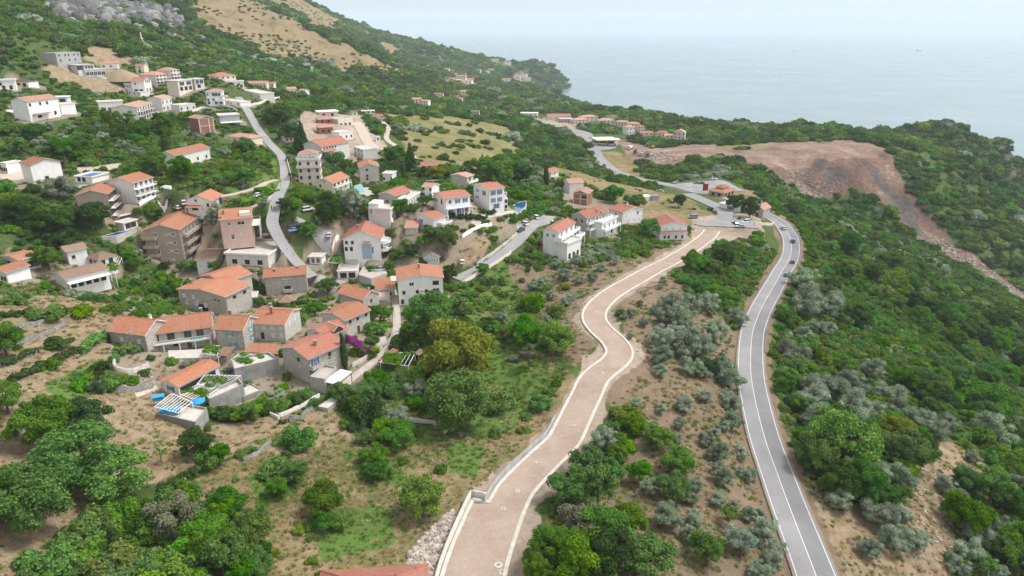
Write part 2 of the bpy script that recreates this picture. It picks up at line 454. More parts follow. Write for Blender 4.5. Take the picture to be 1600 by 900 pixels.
PATH_L = road_line(PATH); carve(PATH_L, 1.4, 1.5)
DIRT1_L = road_line(DIRT1); carve(DIRT1_L, 1.8, 1.5)
DIRT2_L = road_line(DIRT2); carve(DIRT2_L, 1.6, 1.5)

def ribbon(name, L, offs, mat, up, kind='structure', skirt=0.6, label=None):
    """offs: list of (left, right) offsets (m) per sample, or one pair; a strip along L with side skirts"""
    T = np.gradient(L[:, :2], axis=0); T /= np.hypot(T[:, 0], T[:, 1])[:, None]
    Nn = np.stack([T[:, 1], -T[:, 0]], 1)          # to the right of travel
    n = len(L); o = np.array(offs if isinstance(offs, list) else [offs] * n, float)
    a = L[:, :2] + Nn * o[:, :1]; b = L[:, :2] + Nn * o[:, 1:]
    z = L[:, 2] + up
    rows = [np.column_stack([a, z - skirt]), np.column_stack([a, z]), np.column_stack([b, z]), np.column_stack([b, z - skirt])]
    V = np.concatenate(rows); Fq = []
    i = np.arange(n - 1)
    for r in range(3): Fq.append(np.stack([r*n+i, (r+1)*n+i, (r+1)*n+i+1, r*n+i+1], 1))
    me = np_mesh(name, V, np.concatenate(Fq), mat)
    bm = bmesh.new(); bm.from_mesh(me); bmesh.ops.recalc_face_normals(bm, faces=bm.faces[:])
    if sum(f.normal.z for f in bm.faces) < 0: bmesh.ops.reverse_faces(bm, faces=bm.faces[:])
    bm.to_mesh(me); bm.free()
    me.polygons.foreach_set('use_smooth', [False] * len(me.polygons))
    o = link(name, me)
    if kind: o['kind'] = kind
    return o

def mat_asphalt(name, c, track=0.0, spots=0.12):
    t = NT(name); co = t.coord()
    n1 = t.noise(0.12, 5, 0.6, co); n2 = t.noise(1.4, 5, 0.7, co); n3 = t.noise(25, 2, 0.5, co)
    col = t.ramp(n1, [(0.3, vary(c, 0.86)), (0.7, vary(c, 1.12))])
    col = t.mix(t.math('MULTIPLY', t.ramp(n2, [(0.5, 0.0), (0.75, 1.0)]), 0.5), col, vary(c, 0.72))
    col = t.mix(t.math('MULTIPLY', t.ramp(n3, [(0.55, 0.0), (0.8, 1.0)]), 0.3), col, vary(c, 1.4))
    mp = t.n('ShaderNodeTexWave'); mp.inputs['Scale'].default_value = .02; mp.inputs['Distortion'].default_value = 14; mp.inputs['Detail'].default_value = 3; t.l(co, mp.inputs['Vector'])
    col = t.mix(.3, col, t.ramp(mp.outputs['Fac'], [(.2, .8), (.6, 1.0), (.9, 1.12)]), 'MULTIPLY')
    t.bsdf(col, 0.85, t.bump(n3, 0.2, 0.02), 0.25)
    return t.m
def mat_gravel(name, c, c2, sc=1.0):
    t = NT(name); co = t.coord()
    n1 = t.noise(0.16 * sc, 5, 0.65, co); n2 = t.noise(1.6 * sc, 6, 0.7, co); n3 = t.noise(12 * sc, 3, 0.6, co)
    col = t.ramp(n1, [(0.3, c), (0.72, c2)])
    col = t.mix(t.math('MULTIPLY', t.ramp(n2, [(0.45, 0.0), (0.7, 1.0)]), 0.5), col, vary(c2, 1.2))
    col = t.mix(t.math('MULTIPLY', t.ramp(n3, [(0.5, 0.0), (0.7, 1.0)]), 0.45), col, vary(c, 0.6))
    t.bsdf(col, 0.95, t.bump(n3, 0.5, 0.05), 0.1)
    return t.m
M = {}
M['asphalt'] = mat_asphalt('worn grey asphalt', (0.255, 0.25, 0.258))
M['asphalt_new'] = mat_asphalt('darker resurfaced lane', (0.20, 0.20, 0.212))
M['lane'] = mat_asphalt('pale worn lane', (0.30, 0.295, 0.295))
M['line'] = mat_plain('white road paint', (0.62, 0.62, 0.60), 0.7, 0.2, 3)
M['concrete'] = mat_plain('pale new concrete', (0.50, 0.465, 0.415), 0.9, 0.18, 0.8)
M['concrete_old'] = mat_plain('grey concrete', (0.30, 0.295, 0.285), 0.9, 0.3, 0.5)
M['road_gravel'] = mat_gravel('compacted pink gravel', (0.285, 0.215, 0.175), (0.40, 0.315, 0.262))
M['track'] = mat_gravel('pale dusty track', (0.42, 0.35, 0.29), (0.50, 0.43, 0.37))
M['verge'] = mat_gravel('earthy verge', (0.17, 0.145, 0.11), (0.27, 0.225, 0.175), 2.0)
M['paving'] = mat_plain('pale stone paving', (0.42, 0.38, 0.34), 0.9, 0.22, 1.2)

n = len(MAIN_L)
def width_main(s0, s1): return None
sm = np.arange(n) * 1.2
w = np.interp(sm, [0, 300, 420, 520, 640, 2000], [3.7, 3.7, 4.0, 5.0, 5.0, 4.2])
wr = np.interp(sm, [0, 330, 380, 430, 560, 640, 680, 2000], [3.7, 3.7, 4.0, 5.5, 5.5, 13, 7, 4.5])
near = sm < 330
ribbon('road', MAIN_L, [(-a, b) for a, b in zip(w, w * 0 + wr)], M['asphalt'], 0.02)
k = int(330 / 1.2)
ribbon('road_lane_surface', MAIN_L[:k], (0.05, 3.6), M['asphalt_new'], 0.026, skirt=0.0)
for a in (-3.32, 0.0, 3.32):
    ribbon('road_marking', MAIN_L[:k], (a - 0.07, a + 0.07), M['line'], 0.034, skirt=0.0)
ribbon('verge', MAIN_L[:k], (3.7, 4.15), M['verge'], 0.0, skirt=0.8)
ribbon('verge', MAIN_L[:k], (-4.0, -3.7), M['verge'], -0.01, skirt=0.8)
ribbon('village_lane', LANE_L, (-2.1, 2.1), M['lane'], 0.0)
ribbon('village_lane', LANE2_L, (-2.5, 2.5), M['lane'], 0.0)
ribbon('road', LOOP_L, (-4.0, 4.0), M['asphalt'], 0.05)
ribbon('path', TRACK_L, (-1.5, 1.5), M['track'], 0.0)
ribbon('path', QUARRY_L, (-3, 3), M['track'], 0.0)
ribbon('path', PATH_L, (-1.1, 1.1), M['paving'], 0.0)
ribbon('path', DIRT1_L, (-1.5, 1.5), M['track'], 0.0)
ribbon('path', DIRT2_L, (-1.3, 1.3), M['track'], 0.0)
# the new road: gravel bed, a wider bay at its near end, concrete kerb walls both sides
n = len(NEW_L); sn = np.arange(n) * 1.0
s_bay = float(sn[np.argmin(np.hypot(NEW_L[:, 0] - cast1(790, 795)[0], NEW_L[:, 1] - cast1(790, 795)[1]))])
wl = np.where(sn < s_bay, 6.3, 3.3)
ribbon('road', NEW_L, [(-a, 3.3) for a in wl], M['road_gravel'], 0.0)
# ------------------------------------------------------------------ land cover, as areas on the ground
def area(*pix):
    q = cast([p[0] for p in pix], [p[1] for p in pix])
    return q[:, :2]
def inside(poly, x, y):
    c = np.zeros(np.shape(x), bool); n = len(poly)
    for i in range(n):
        x1, y1 = poly[i]; x2, y2 = poly[(i + 1) % n]
        if y1 == y2: continue
        hit = ((y1 > y) != (y2 > y)) & (x < (x2 - x1) * (y - y1) / (y2 - y1) + x1)
        c ^= hit
    return c
AREAS = [  # kind, scrub density kept, polygon in picture points (cast on the ground)
 ('dry', .03, [(-40,462),(90,462),(165,478),(168,545),(125,625),(60,700),(0,730),(-60,740)]),
 ('dry', .0, [(-40,700),(60,690),(150,610),(250,600),(320,668),(450,640),(520,640),(560,700),(470,720),(390,700),(270,745),(200,760),(60,900),(-40,960)]),
 ('straw', .24, [(270,760),(390,705),(470,715),(520,680),(600,700),(700,690),(770,690),(850,640),(890,585),(915,590),(890,650),(850,700),(740,770),(660,900),(600,960),(420,960),(400,830)]),
 ('earth', .02, [(955,470),(1045,425),(1085,470),(1135,505),(1155,560),(1165,640),(1200,740),(1240,850),(1270,940),(960,960),(930,800),(1000,680),(935,625),(965,575),(980,530)]),
 ('earth', .06, [(800,408),(900,418),(1005,400),(1060,380),(1100,372),(1060,410),(940,470),(915,500),(935,540),(905,575),(880,540),(850,500)]),
 ('green', .16, [(720,440),(800,410),(850,500),(880,560),(840,640),(760,690),(690,600),(700,500)]),
 ('dry', .01, [(1240,770),(1290,770),(1395,805),(1430,735),(1465,690),(1500,690),(1560,745),(1540,760),(1480,760),(1490,900),(1530,960),(1290,960)]),
 ('grassland', .10, [(612,180),(690,180),(800,200),(812,240),(790,268),(700,268),(640,245)]),
 ('straw', .06, [(860,262),(905,268),(1000,292),(1075,312),(1120,340),(1080,360),(1000,345),(940,300)]),
 ('green', .3, [(560,640),(640,622),(700,690),(620,702)]), ('green', .3, [(530,700),(620,722),(645,765),(560,752)]), ('green', .25, [(700,692),(765,700),(745,752),(700,742)]), ('green', .3, [(385,740),(440,722),(475,765),(400,795)]), ('green', .3, [(480,800),(600,790),(615,850),(500,880)]), ('green', .3, [(395,690),(440,672),(500,676),(470,705)]), ('green', .2, [(60,600),(130,560),(160,570),(110,640)]),
 ('site2', .0, [(1060,229),(1200,223),(1330,219),(1385,232),(1345,252),(1200,262),(1140,250)]),
 ('grassland', .06, [(1110,231),(1140,226),(1200,225),(1195,230),(1150,234)]),
 ('site', .0, [(1140,250),(1200,258),(1340,248),(1385,233),(1425,303),(1460,343),(1488,382),(1600,453),(1650,482),(1600,473),(1470,398),(1412,352),(1372,318),(1335,288),(1290,301),(1240,291),(1195,268)]),
 ('cliff', .0, [(1268,260),(1325,258),(1328,276),(1290,278)]),
 ('cliff', .0, [(1362,262),(1385,280),(1430,335),(1450,375),(1430,360),(1390,315),(1368,285)]),
 ('site2', .0, [(955,214),(1040,232),(1080,224),(1130,224),(1110,252),(1035,262),(985,246)]),
 ('pale', .0, [(838,182),(862,186),(905,200),(915,214),(880,206),(845,198)]),
 ('tan', .5, [(285,-30),(390,-30),(450,28),(510,56),(560,85),(606,103),(642,121),(600,113),(560,106),(520,105),(470,90),(420,86),(360,58),(320,40)]),
 ('tan', .06, [(420,-20),(470,0),(540,34),(520,60),(480,36)]),
 ('tan', .12, [(590,64),(620,72),(640,90),(600,88),(560,74)]),
 ('rock', .10, [(40,-30),(120,-30),(200,2),(275,14),(295,42),(240,44),(160,42),(100,34),(60,12)]),
 ('rock', .2, [(255,50),(275,52),(288,66),(270,64)]), ('rock', .25, [(390,88),(470,96),(520,112),(470,110),(400,98)]), ('rock', .2, [(0,5),(40,20),(70,40),(30,30)]),
 ('green', .25, [(270,318),(300,300),(345,310),(430,250),(440,290),(420,335),(330,335)]),
 ('village', .55, [(170,455),(240,470),(300,420),(420,410),(500,430),(560,440),(625,455),(640,500),(600,560),(540,610),(450,620),(380,640),(300,600),(200,600),(160,570)]),
 ('village', .55, [(200,360),(330,320),(430,340),(480,420),(400,430),(250,430)]),
 ('village', .55, [(500,360),(600,340),(820,330),(840,360),(700,420),(610,430),(500,420)]),
 ('dry', .0, [(715,388),(768,364),(778,372),(742,410),(722,412)]),
 ('pale', .0, [(1085,352),(1130,356),(1150,380),(1100,385),(1085,372)]),
 ('pale', .0, [(465,175),(560,180),(600,230),(560,255),(500,260),(470,230)]),
 ('village', .0, [(870,280),(960,320),(1000,340),(960,350),(890,330)]),
 ('dry', .05, [(50,100),(100,98),(150,118),(200,122),(215,140),(150,150),(90,130)]),
 ('dry', .05, [(130,72),(200,78),(215,95),(190,105),(140,92)]),
 ('village', .0, [(0,275),(30,262),(180,270),(190,285),(60,300),(0,300)]),
 ('pale', .0, [(690,122),(745,122),(760,140),(720,148)]),
 ('pale', .1, [(800,118),(822,122),(836,132),(815,132)]),
 ('straw', .05, [(1175,300),(1200,318),(1218,340),(1240,352),(1262,372),(1240,352),(1205,322)]),
 ('straw', .12, [(928,238),(960,236),(992,250),(1010,275),(985,282),(945,264)]),
 ('pale', .0, [(1085,340),(1125,336),(1190,338),(1200,372),(1150,378),(1085,386)]),
 ('straw', .1, [(1125,290),(1185,300),(1190,330),(1140,322)]),
 ('cliff', .0, [(1575,225),(1600,245),(1590,290),(1572,280)]),
]
KEEP_CLEAR = []
AREAS = [(k, d, area(*p)) for k, d, p in AREAS]
KINDS_ = ['dry', 'straw', 'earth', 'green', 'grassland', 'site', 'site2', 'pale', 'tan', 'rock', 'village', 'cliff']
def cover(x, y, warp=True):
    """index of the area that covers each point (-1 = scrub forest)"""
    x = np.asarray(x, float); y = np.asarray(y, float)
    if warp:
        d = np.hypot(x, y); a = np.where(d > 750, np.clip(d * .055, 0, 70), np.clip(d * 0.022, 1.5, 30))
        xx = x + (fbm(x, y, 11, 31) + fbm(x, y, 60, 41)) * a; yy = y + (fbm(x, y, 11, 51) + fbm(x, y, 60, 61)) * a
    else: xx, yy = x, y
    out = np.full(x.shape, -1)
    for i, (k, dn, poly) in enumerate(AREAS):
        out[inside(poly, xx, yy)] = i
    return out
def line_dist(L, x, y, cap=60):
    x = np.asarray(x).ravel(); y = np.asarray(y).ravel(); out = np.full(len(x), 1e9)
    Ls = L[::2]
    m = np.argwhere((x > Ls[:, 0].min() - cap) & (x < Ls[:, 0].max() + cap) & (y > Ls[:, 1].min() - cap) & (y < Ls[:, 1].max() + cap)).ravel()
    for c in range(0, len(m), 4000):
        k = m[c:c+4000]
        out[k] = np.hypot(x[k, None] - Ls[None, :, 0], y[k, None] - Ls[None, :, 1]).min(1)
    return out
# ------------------------------------------------------------------ building materials
M['white'] = mat_plaster('white plaster', (0.80, 0.79, 0.78))
M['cream'] = mat_plaster('cream plaster', (0.70, 0.64, 0.54))
M['pink'] = mat_plaster('dusty pink plaster', (0.60, 0.44, 0.385))
M['palepink'] = mat_plaster('pale pink plaster', (0.68, 0.585, 0.545))
M['brown'] = mat_plaster('brown plaster', (0.40, 0.31, 0.26))
M['tan'] = mat_plaster('tan plaster', (0.42, 0.34, 0.26))
M['greywall'] = mat_plaster('grey render', (0.36, 0.36, 0.36), 0.3)
M['offwhite'] = mat_plaster('weathered off-white plaster', (0.66, 0.65, 0.62), 0.3)
M['stone'] = mat_stone('grey limestone masonry', (0.32, 0.295, 0.265), (0.46, 0.43, 0.39), (0.38, 0.355, 0.325))
M['stone_pale'] = mat_stone('pale limestone masonry', (0.42, 0.39, 0.35), (0.55, 0.52, 0.475), (0.50, 0.48, 0.44))
M['drystone'] = mat_stone('dry stone walling', (0.15, 0.145, 0.135), (0.27, 0.26, 0.24), (0.07, 0.07, 0.06), 2.6)
M['brick'] = mat_stone('raw hollow brick', (0.30, 0.13, 0.085), (0.36, 0.165, 0.11), (0.24, 0.15, 0.12), 4.0)
M['tile'] = mat_tiles('orange clay tiles', (0.45, 0.185, 0.105), (0.33, 0.21, 0.15), 0.6)
M['tile_red'] = mat_tiles('red clay tiles', (0.42, 0.16, 0.11), (0.31, 0.19, 0.145), 0.55)
M['tile_pink'] = mat_tiles('faded pink clay tiles', (0.52, 0.275, 0.21), (0.40, 0.28, 0.235), 0.55)
M['tile_old'] = mat_tiles('old brown clay tiles', (0.32, 0.205, 0.15), (0.20, 0.16, 0.125), 0.7)
M['tile_grey'] = mat_tiles('grey wooden shingles', (0.21, 0.185, 0.165), (0.14, 0.13, 0.12), 0.6)
M['frame'] = mat_plain('white window frame', (0.72, 0.72, 0.71), 0.5, 0.05)
M['woodframe'] = mat_plain('brown wood', (0.13, 0.07, 0.045), 0.6, 0.2)
M['glass'] = mat_plain('dark window glass', (0.035, 0.045, 0.055), 0.12, 0.2, 1.0, 0.5)
M['dark'] = mat_plain('unlit opening', (0.035, 0.032, 0.03), 0.9, 0.2)
M['blue'] = mat_plain('blue painted wood', (0.075, 0.14, 0.36), 0.6, 0.12)
M['turq'] = mat_plain('turquoise painted wood', (0.06, 0.36, 0.38), 0.6, 0.12)
M['shut'] = mat_plain('pale closed shutters', (0.62, 0.65, 0.68), 0.6, 0.08)
M['slab'] = mat_plain('pale roof terrace', (0.50, 0.46, 0.42), 0.85, 0.15, 0.6)
M['whitemetal'] = mat_plain('white metal', (0.75, 0.75, 0.75), 0.45, 0.05)
M['greymetal'] = mat_plain('grey metal', (0.25, 0.26, 0.27), 0.5, 0.1, 2, 0.5, 0.5)

ZOOM = {'A': (0, 230, 4), 'B': (400, 150, 4), 'C': (150, 380, 4), 'D': (400, 330, 4), 'E': (800, 150, 4), 'F': (0, 0, 3.2),
        'G': (0, 40, 6.6667), 'K2': (200, 80, 6.6667), 'H': (140, 520, 5), 'I': (430, 500, 5), 'J': (300, 260, 6.6667),
        'K': (800, 150, 5), 'L': (620, 70, 5.7), 'P': (0, 0, 1), 'Q': (1100, 200, 3.2)}
def zp(z, p):
    a, b, s = ZOOM[z]
    return (a + p[0] / s, b + p[1] / s)

def foot(px, py, yb):
    """picture point on the ground under an eave corner, along the vertical"""
    return px + (800 - px) * (yb - py) / (3230 - py), yb

def solve(z, L, N, R=None, yb=None, h=None, a=None, b=None):
    L = zp(z, L) if L else None; N = zp(z, N); R = zp(z, R) if R else None
    if yb is not None:
        yb = zp(z, (0, yb))[1]
        P = cast1(*foot(N[0], N[1], yb))
        if h is None:
            lo, hi = 0.5, 40
            for _ in range(30):
                mid = (lo + hi) / 2
                if project(P + np.array([0, 0, mid]))[1] > N[1]: lo = mid
                else: hi = mid
            h = hi
    else:
        P = cast1(N[0], N[1], h)
    top = P[2] + h
    uL = at_plane(L[0], L[1], top)[:2] - P[:2] if L else None
    uR = at_plane(R[0], R[1], top)[:2] - P[:2] if R else None
    if uL is not None and (uR is None or np.hypot(*uL) >= 0.75 * np.hypot(*uR)):
        a_ = np.hypot(*uL); u = uL / a_; v = np.array([u[1], -u[0]])
        if uR is not None: b_ = abs(float(v @ uR))
    else:
        b_ = np.hypot(*uR); v = uR / b_; u = np.array([-v[1], v[0]])
        if uL is not None: a_ = abs(float(u @ uL))
    if a is not None: a_ = a
    if b is not None: b_ = b
    c = P[:2] + u * a_ / 2 + v * b_ / 2
    return dict(loc=(float(c[0]), float(c[1]), float(P[2])), rz=math.atan2(v[1], v[0]), a=float(a_), b=float(b_), h=float(h))

PADS = []
HOUSES = {}
WCACHE = {}
def window_mesh(w, h, kind):
    """in the xz plane, outward is -y, origin at the bottom middle"""
    key = (round(w, 2), round(h, 2), kind)
    if key in WCACHE: return WCACHE[key]
    m = MB(); fr = 0.09
    mats = [M['frame'], M['glass'], M['shut'], M['blue'], M['turq'], M['dark'], M['woodframe'], M['stone_pale']]
    if kind == 'opening':
        m.box(-w/2, w/2, -0.03, 0, 0, h, 5); 
        m.box(-w/2 - .1, w/2 + .1, -0.07, 0, h, h + .12, 7)
    elif kind == 'shut':
        m.box(-w/2, -0.02, -0.07, 0, 0, h, 2); m.box(0.02, w/2, -0.07, 0, 0, h, 2)
        m.box(-w/2 - .08, w/2 + .08, -0.12, 0, -.1, 0, 7)
    else:
        f = 6 if kind == 'wood' else 0
        m.box(-w/2, w/2, -0.02, 0, 0, h, 1)
        for x0, x1, z0, z1 in ((-w/2 - .03, -w/2 + fr, 0, h), (w/2 - fr, w/2 + .03, 0, h), (-w/2 + fr, w/2 - fr, 0, fr), (-w/2 + fr, w/2 - fr, h - fr, h), (-.04, .04, fr, h - fr)):
            m.box(x0, x1, -0.07, 0, z0, z1, f)
        m.box(-w/2 - .1, w/2 + .1, -0.14, 0, -.1, 0, 0 if f == 0 else 7)
        if kind in ('blue', 'turq', 'wshut'):
            q = {'blue': 3, 'turq': 4, 'wshut': 2}[kind]
            m.box(-w/2 - .62, -w/2 - .04, -0.08, -.02, 0, h, q); m.box(w/2 + .04, w/2 + .62, -0.08, -.02, 0, h, q)
    used = sorted(set(m.m)); m.m = [used.index(k) for k in m.m]
    WCACHE[key] = m.mesh('window', [mats[k] for k in used])
    return WCACHE[key]

class House:
    def __init__(s, name, label, cat, sol, walls='white', found=3.0, group=None):
        s.a, s.b, s.h = sol['a'], sol['b'], sol['h']
        s.root = empty(name, sol['loc'], sol['rz'], label, cat, group)
        s.wm = walls; s.sol = sol; s.found = found; s.roof_o = None
        PADS.append((sol['loc'], sol['rz'], s.a, s.b))
    # wall body with an optional gable
    def walls(s, roof='flat', rise=0.0, trim=None):
        X, Y, h = s.b / 2, s.a / 2, s.h; m = MB(); f = -s.found
        c = [(-X, -Y), (X, -Y), (X, Y), (-X, Y)]
        for i in range(4):
            p, q = c[i], c[(i + 1) % 4]
            top = [(q[0], q[1], h), (p[0], p[1], h)]
            if roof == 'gR' and i in (0, 2): top.insert(1, (0, p[1], h + rise))
            if roof == 'gL' and i in (1, 3): top.insert(1, (p[0], 0, h + rise))
            if roof == 'sR' :
                z = lambda t: h + rise * (t[1] + Y) / (2 * Y)
                top = [(q[0], q[1], z(q)), (p[0], p[1], z(p))]
            if roof == 'sL':
                z = lambda t: h + rise * (t[0] + X) / (2 * X)
                top = [(q[0], q[1], z(q)), (p[0], p[1], z(p))]
            m.face([(p[0], p[1], f), (q[0], q[1], f)] + top)
        if roof in ('flat',): m.face([(x, y, h - 0.05) for x, y in c])
        s.wall_o = m.build('wall', M[s.wm], s.root)
        return s
    def slab(s, m, p0, p1, p2, p3, th=0.2, mt=0, me=1):
        """p0-p1 eave, p3-p2 ridge"""
        P = [Vector(p) for p in (p0, p1, p2, p3)]
        n = (P[1] - P[0]).cross(P[3] - P[0]).normalized()
        if n.z < 0: n = -n
        L = (P[1] - P[0]).length; W = (P[3] - P[0]).length
        off = (P[3] - P[0]).dot((P[1] - P[0]).normalized()); off2 = off + (P[2] - P[3]).length
        Tq = [p + n * th for p in P]
        m.face(Tq, mt, [(0, 0), (L, 0), (off2, W), (off, W)])
        m.face(P[::-1], me)
        for i in range(4):
            j = (i + 1) % 4
            m.face([P[i], P[j], Tq[j], Tq[i]], me)
    def roof(s, kind, rise, mat='tile', over=0.4, under='frame', parapet=0.5, floor='slab'):
        X, Y, h = s.b / 2, s.a / 2, s.h; m = MB(); e = over
        if kind == 'gL':
            d = rise * e / Y
            for sg in (-1, 1):
                s.slab(m, (-sg*(-X - e), sg*(Y + e), h - d), (-sg*(X + e), sg*(Y + e), h - d), (-sg*(X + e), 0, h + rise), (-sg*(-X - e), 0, h + rise))
            m.bar((-X - e, 0, h + rise + .2), (X + e, 0, h + rise + .2), 0.14, 0)
        elif kind == 'gR':
            d = rise * e / X
            for sg in (-1, 1):
                s.slab(m, (sg*(X + e), sg*(-Y - e), h - d), (sg*(X + e), sg*(Y + e), h - d), (0, sg*(Y + e), h + rise), (0, sg*(-Y - e), h + rise))
            m.bar((0, -Y - e, h + rise + .2), (0, Y + e, h + rise + .2), 0.14, 0)
        elif kind == 'hip':
            q = min(X, Y); d = rise * e / q
            rx, ry = max(X - q, 0.05), max(Y - q, 0.05)
            E = [(-X - e, -Y - e), (X + e, -Y - e), (X + e, Y + e), (-X - e, Y + e)]
            Rr = [(-rx, -ry), (rx, -ry), (rx, ry), (-rx, ry)]
            for i in range(4):
                j = (i + 1) % 4
                s.slab(m, (*E[i], h - d), (*E[j], h - d), (*Rr[j], h + rise), (*Rr[i], h + rise), 0.16)
                m.bar((E[i][0], E[i][1], h - d + .16), (Rr[i][0], Rr[i][1], h + rise + .16), 0.12, 0)
            m.bar((-rx, -ry, h + rise + .16), (rx, ry, h + rise + .16), 0.13, 0)
        elif kind == 'sR':
            s.slab(m, (-X - e, -Y - e, h - rise * e / (2*Y)), (X + e, -Y - e, h - rise * e / (2*Y)), (X + e, Y + e, h + rise + rise * e / (2*Y)), (-X - e, Y + e, h + rise + rise * e / (2*Y)))
        elif kind == 'sL':
            s.slab(m, (-X - e, Y + e, h - rise * e / (2*X)), (-X - e, -Y - e, h - rise * e / (2*X)), (X + e, -Y - e, h + rise + rise * e / (2*X)), (X + e, Y + e, h + rise + rise * e / (2*X)))
        elif kind == 'flat':
            e = over
            if parapet > 0:
                m.box(-X - e, X + e, -Y - e, -Y - e + .25, h, h + parapet, 1); m.box(-X - e, X + e, Y + e - .25, Y + e, h, h + parapet, 1)
                m.box(-X - e, -X - e + .25, -Y - e + .25, Y + e - .25, h, h + parapet, 1); m.box(X + e - .25, X + e, -Y - e + .25, Y + e - .25, h, h + parapet, 1)
                m.box(-X - e + .25, X + e - .25, -Y - e + .25, Y + e - .25, h - .06, h + .1, 0)
            else:
                m.box(-X - e, X + e, -Y - e, Y + e, h, h + .25, 0)
            s.roof_o = m.build('roof', [M[floor], M[under]], s.root); return s
        s.roof_o = m.build('roof', [M[mat], M[under]], s.root)
        s.rise = rise
        return s
    def chimney(s, fx, fy, z=None, w=0.6, hh=1.5, mat='brick'):
        x, y = fx * s.b / 2, fy * s.a / 2; z = s.h if z is None else z
        m = MB(); m.box(x - w/2, x + w/2, y - w/2, y + w/2, z - .3, z + hh, 0); m.box(x - w/2 - .1, x + w/2 + .1, y - w/2 - .1, y + w/2 + .1, z + hh, z + hh + .14, 1)
        m.build('chimney', [M[mat], M['concrete_old']], s.roof_o)
        return s
    def place(s, side, t, z):
        """facade point: side L/R (facing the camera), B (behind R) or W (behind L); t 0..1 left to right as seen from outside"""
        X, Y = s.b / 2, s.a / 2
        if side == 'R': return (-X + t * s.b, -Y, z), 0.0
        if side == 'L': return (-X, Y - t * s.a, z), -math.pi / 2
        if side == 'B': return (X - t * s.b, Y, z), math.pi
        return (X, -Y + t * s.a, z), math.pi / 2
    def win(s, side, ts, z, w=1.0, hh=1.3, kind='plain', name='window'):
        me = window_mesh(w, hh, kind)
        for t in (ts if isinstance(ts, (list, tuple)) else [ts]):
            loc, rz = s.place(side, t, z)
            link(name, me, s.root, loc, rz)
        return s
    def grid(s, side, n, floors=None, w=1.0, hh=1.3, kind='plain', sill=1.0, m0=0.12, skip=(), first=0):
        fl = floors or max(1, round(s.h / 2.9)); fh = s.h / fl
        for k in range(first, fl):
            hq = min(hh, fh * 0.62); z = k * fh + min(sill, fh * 0.34)
            for i in range(n):
                if (k, i) in skip: continue
                t = m0 + (1 - 2 * m0) * (i / (n - 1) if n > 1 else 0.5)
                s.win(side, t, z, w, hq, kind)
        return s
    def ac(s, side, ts, z):
        m = MB(); m.box(-.45, .45, -.34, -.02, 0, .62, 0); m.box(-.3, .15, -.36, -.34, .08, .54, 1); me = m.mesh('air_conditioner', [M['frame'], M['greymetal']])
        for t in ts: loc, rz = s.place(side, t, z); link('air_conditioner', me, s.root, loc, rz)
        return s
    def gutter(s, side):
        W = s.b if side in 'RB' else s.a; loc, rz = s.place(side, .5, s.h - .12); m = MB(); m.bar((-W/2 - .3, -.5, 0), (W/2 + .3, -.5, 0), .09, 0, 5); m.build('gutter', M['greymetal'], s.root, loc, rz)
        m = MB(); m.bar((0, -.1, -s.h), (0, -.1, 0), .06, 0, 5); loc, rz = s.place(side, .02, s.h - .12); m.build('drainpipe', M['greymetal'], s.root, loc, rz)
        return s
    def door(s, side, t, w=1.1, hh=2.1, mat='woodframe', z=0.0):
        m = MB(); m.box(-w/2, w/2, -0.06, 0, 0, hh, 0); m.box(-w/2 - .1, -w/2, -0.1, 0, 0, hh + .1, 1); m.box(w/2, w/2 + .1, -0.1, 0, 0, hh + .1, 1); m.box(-w/2, w/2, -0.1, 0, hh, hh + .1, 1)
        loc, rz = s.place(side, t, z)
        m.build('door', [M[mat], M['frame']], s.root, loc, rz)
        return s
    def balcony(s, side, z, t0=0.05, t1=0.95, dep=1.4, style='wall', mat=None, posts=False, post_to=0.0):
        W = s.b if side in 'RB' else s.a
        loc, rz = s.place(side, (t0 + t1) / 2, z); w = (t1 - t0) * W
        m = MB(); m.box(-w/2, w/2, -dep, 0.0, -0.18, 0.0, 0)
        mt = mat or s.wm
        if style == 'wall':
            m.box(-w/2, w/2, -dep, -dep + .14, 0, 0.95, 0); m.box(-w/2, -w/2 + .14, -dep + .14, 0, 0, 0.95, 0); m.box(w/2 - .14, w/2, -dep + .14, 0, 0, 0.95, 0)
        o = m.build('balcony', M[mt], s.root, loc, rz)
        if style != 'wall':
            rm = {'rail': 'whitemetal', 'wood': 'woodframe', 'dark': 'greymetal'}[style]
            r = MB(); 
            r.box(-w/2, w/2, -dep, -dep + .07, 0.93, 1.02); r.box(-w/2, w/2, -dep + .01, -dep + .05, 0.1, 0.16)
            for sx in (-w/2, w/2 - .06): r.box(sx, sx + .06, -dep + .07, 0, 0.93, 1.0)
            nb = max(3, int(w / 0.45))
            for i in range(nb + 1):
                x = -w/2 + (w - .05) * i / nb
                r.box(x, x + .05, -dep + .01, -dep + .06, 0, 0.93)
            link('railing', r.mesh('railing', M[rm]), o)
        if posts:
            p = MB(); p.box(-.13, .13, -.13, .13, post_to - z, -0.18); pm = p.mesh('pillar', M['white' if mt != 'stone' else 'stone_pale'])
            for i in range(max(2, int(w / 3.2) + 1)):
                x = -w/2 + .13 + (w - .26) * i / max(1, int(w / 3.2))
                link('pillar', pm, o, (x, -dep + .15, 0))
        return o
    def box_part(s, name, x0, x1, y0, y1, z0, z1, mat):
        m = MB(); m.box(x0, x1, y0, y1, z0, z1); return m.build(name, M[mat], s.root)
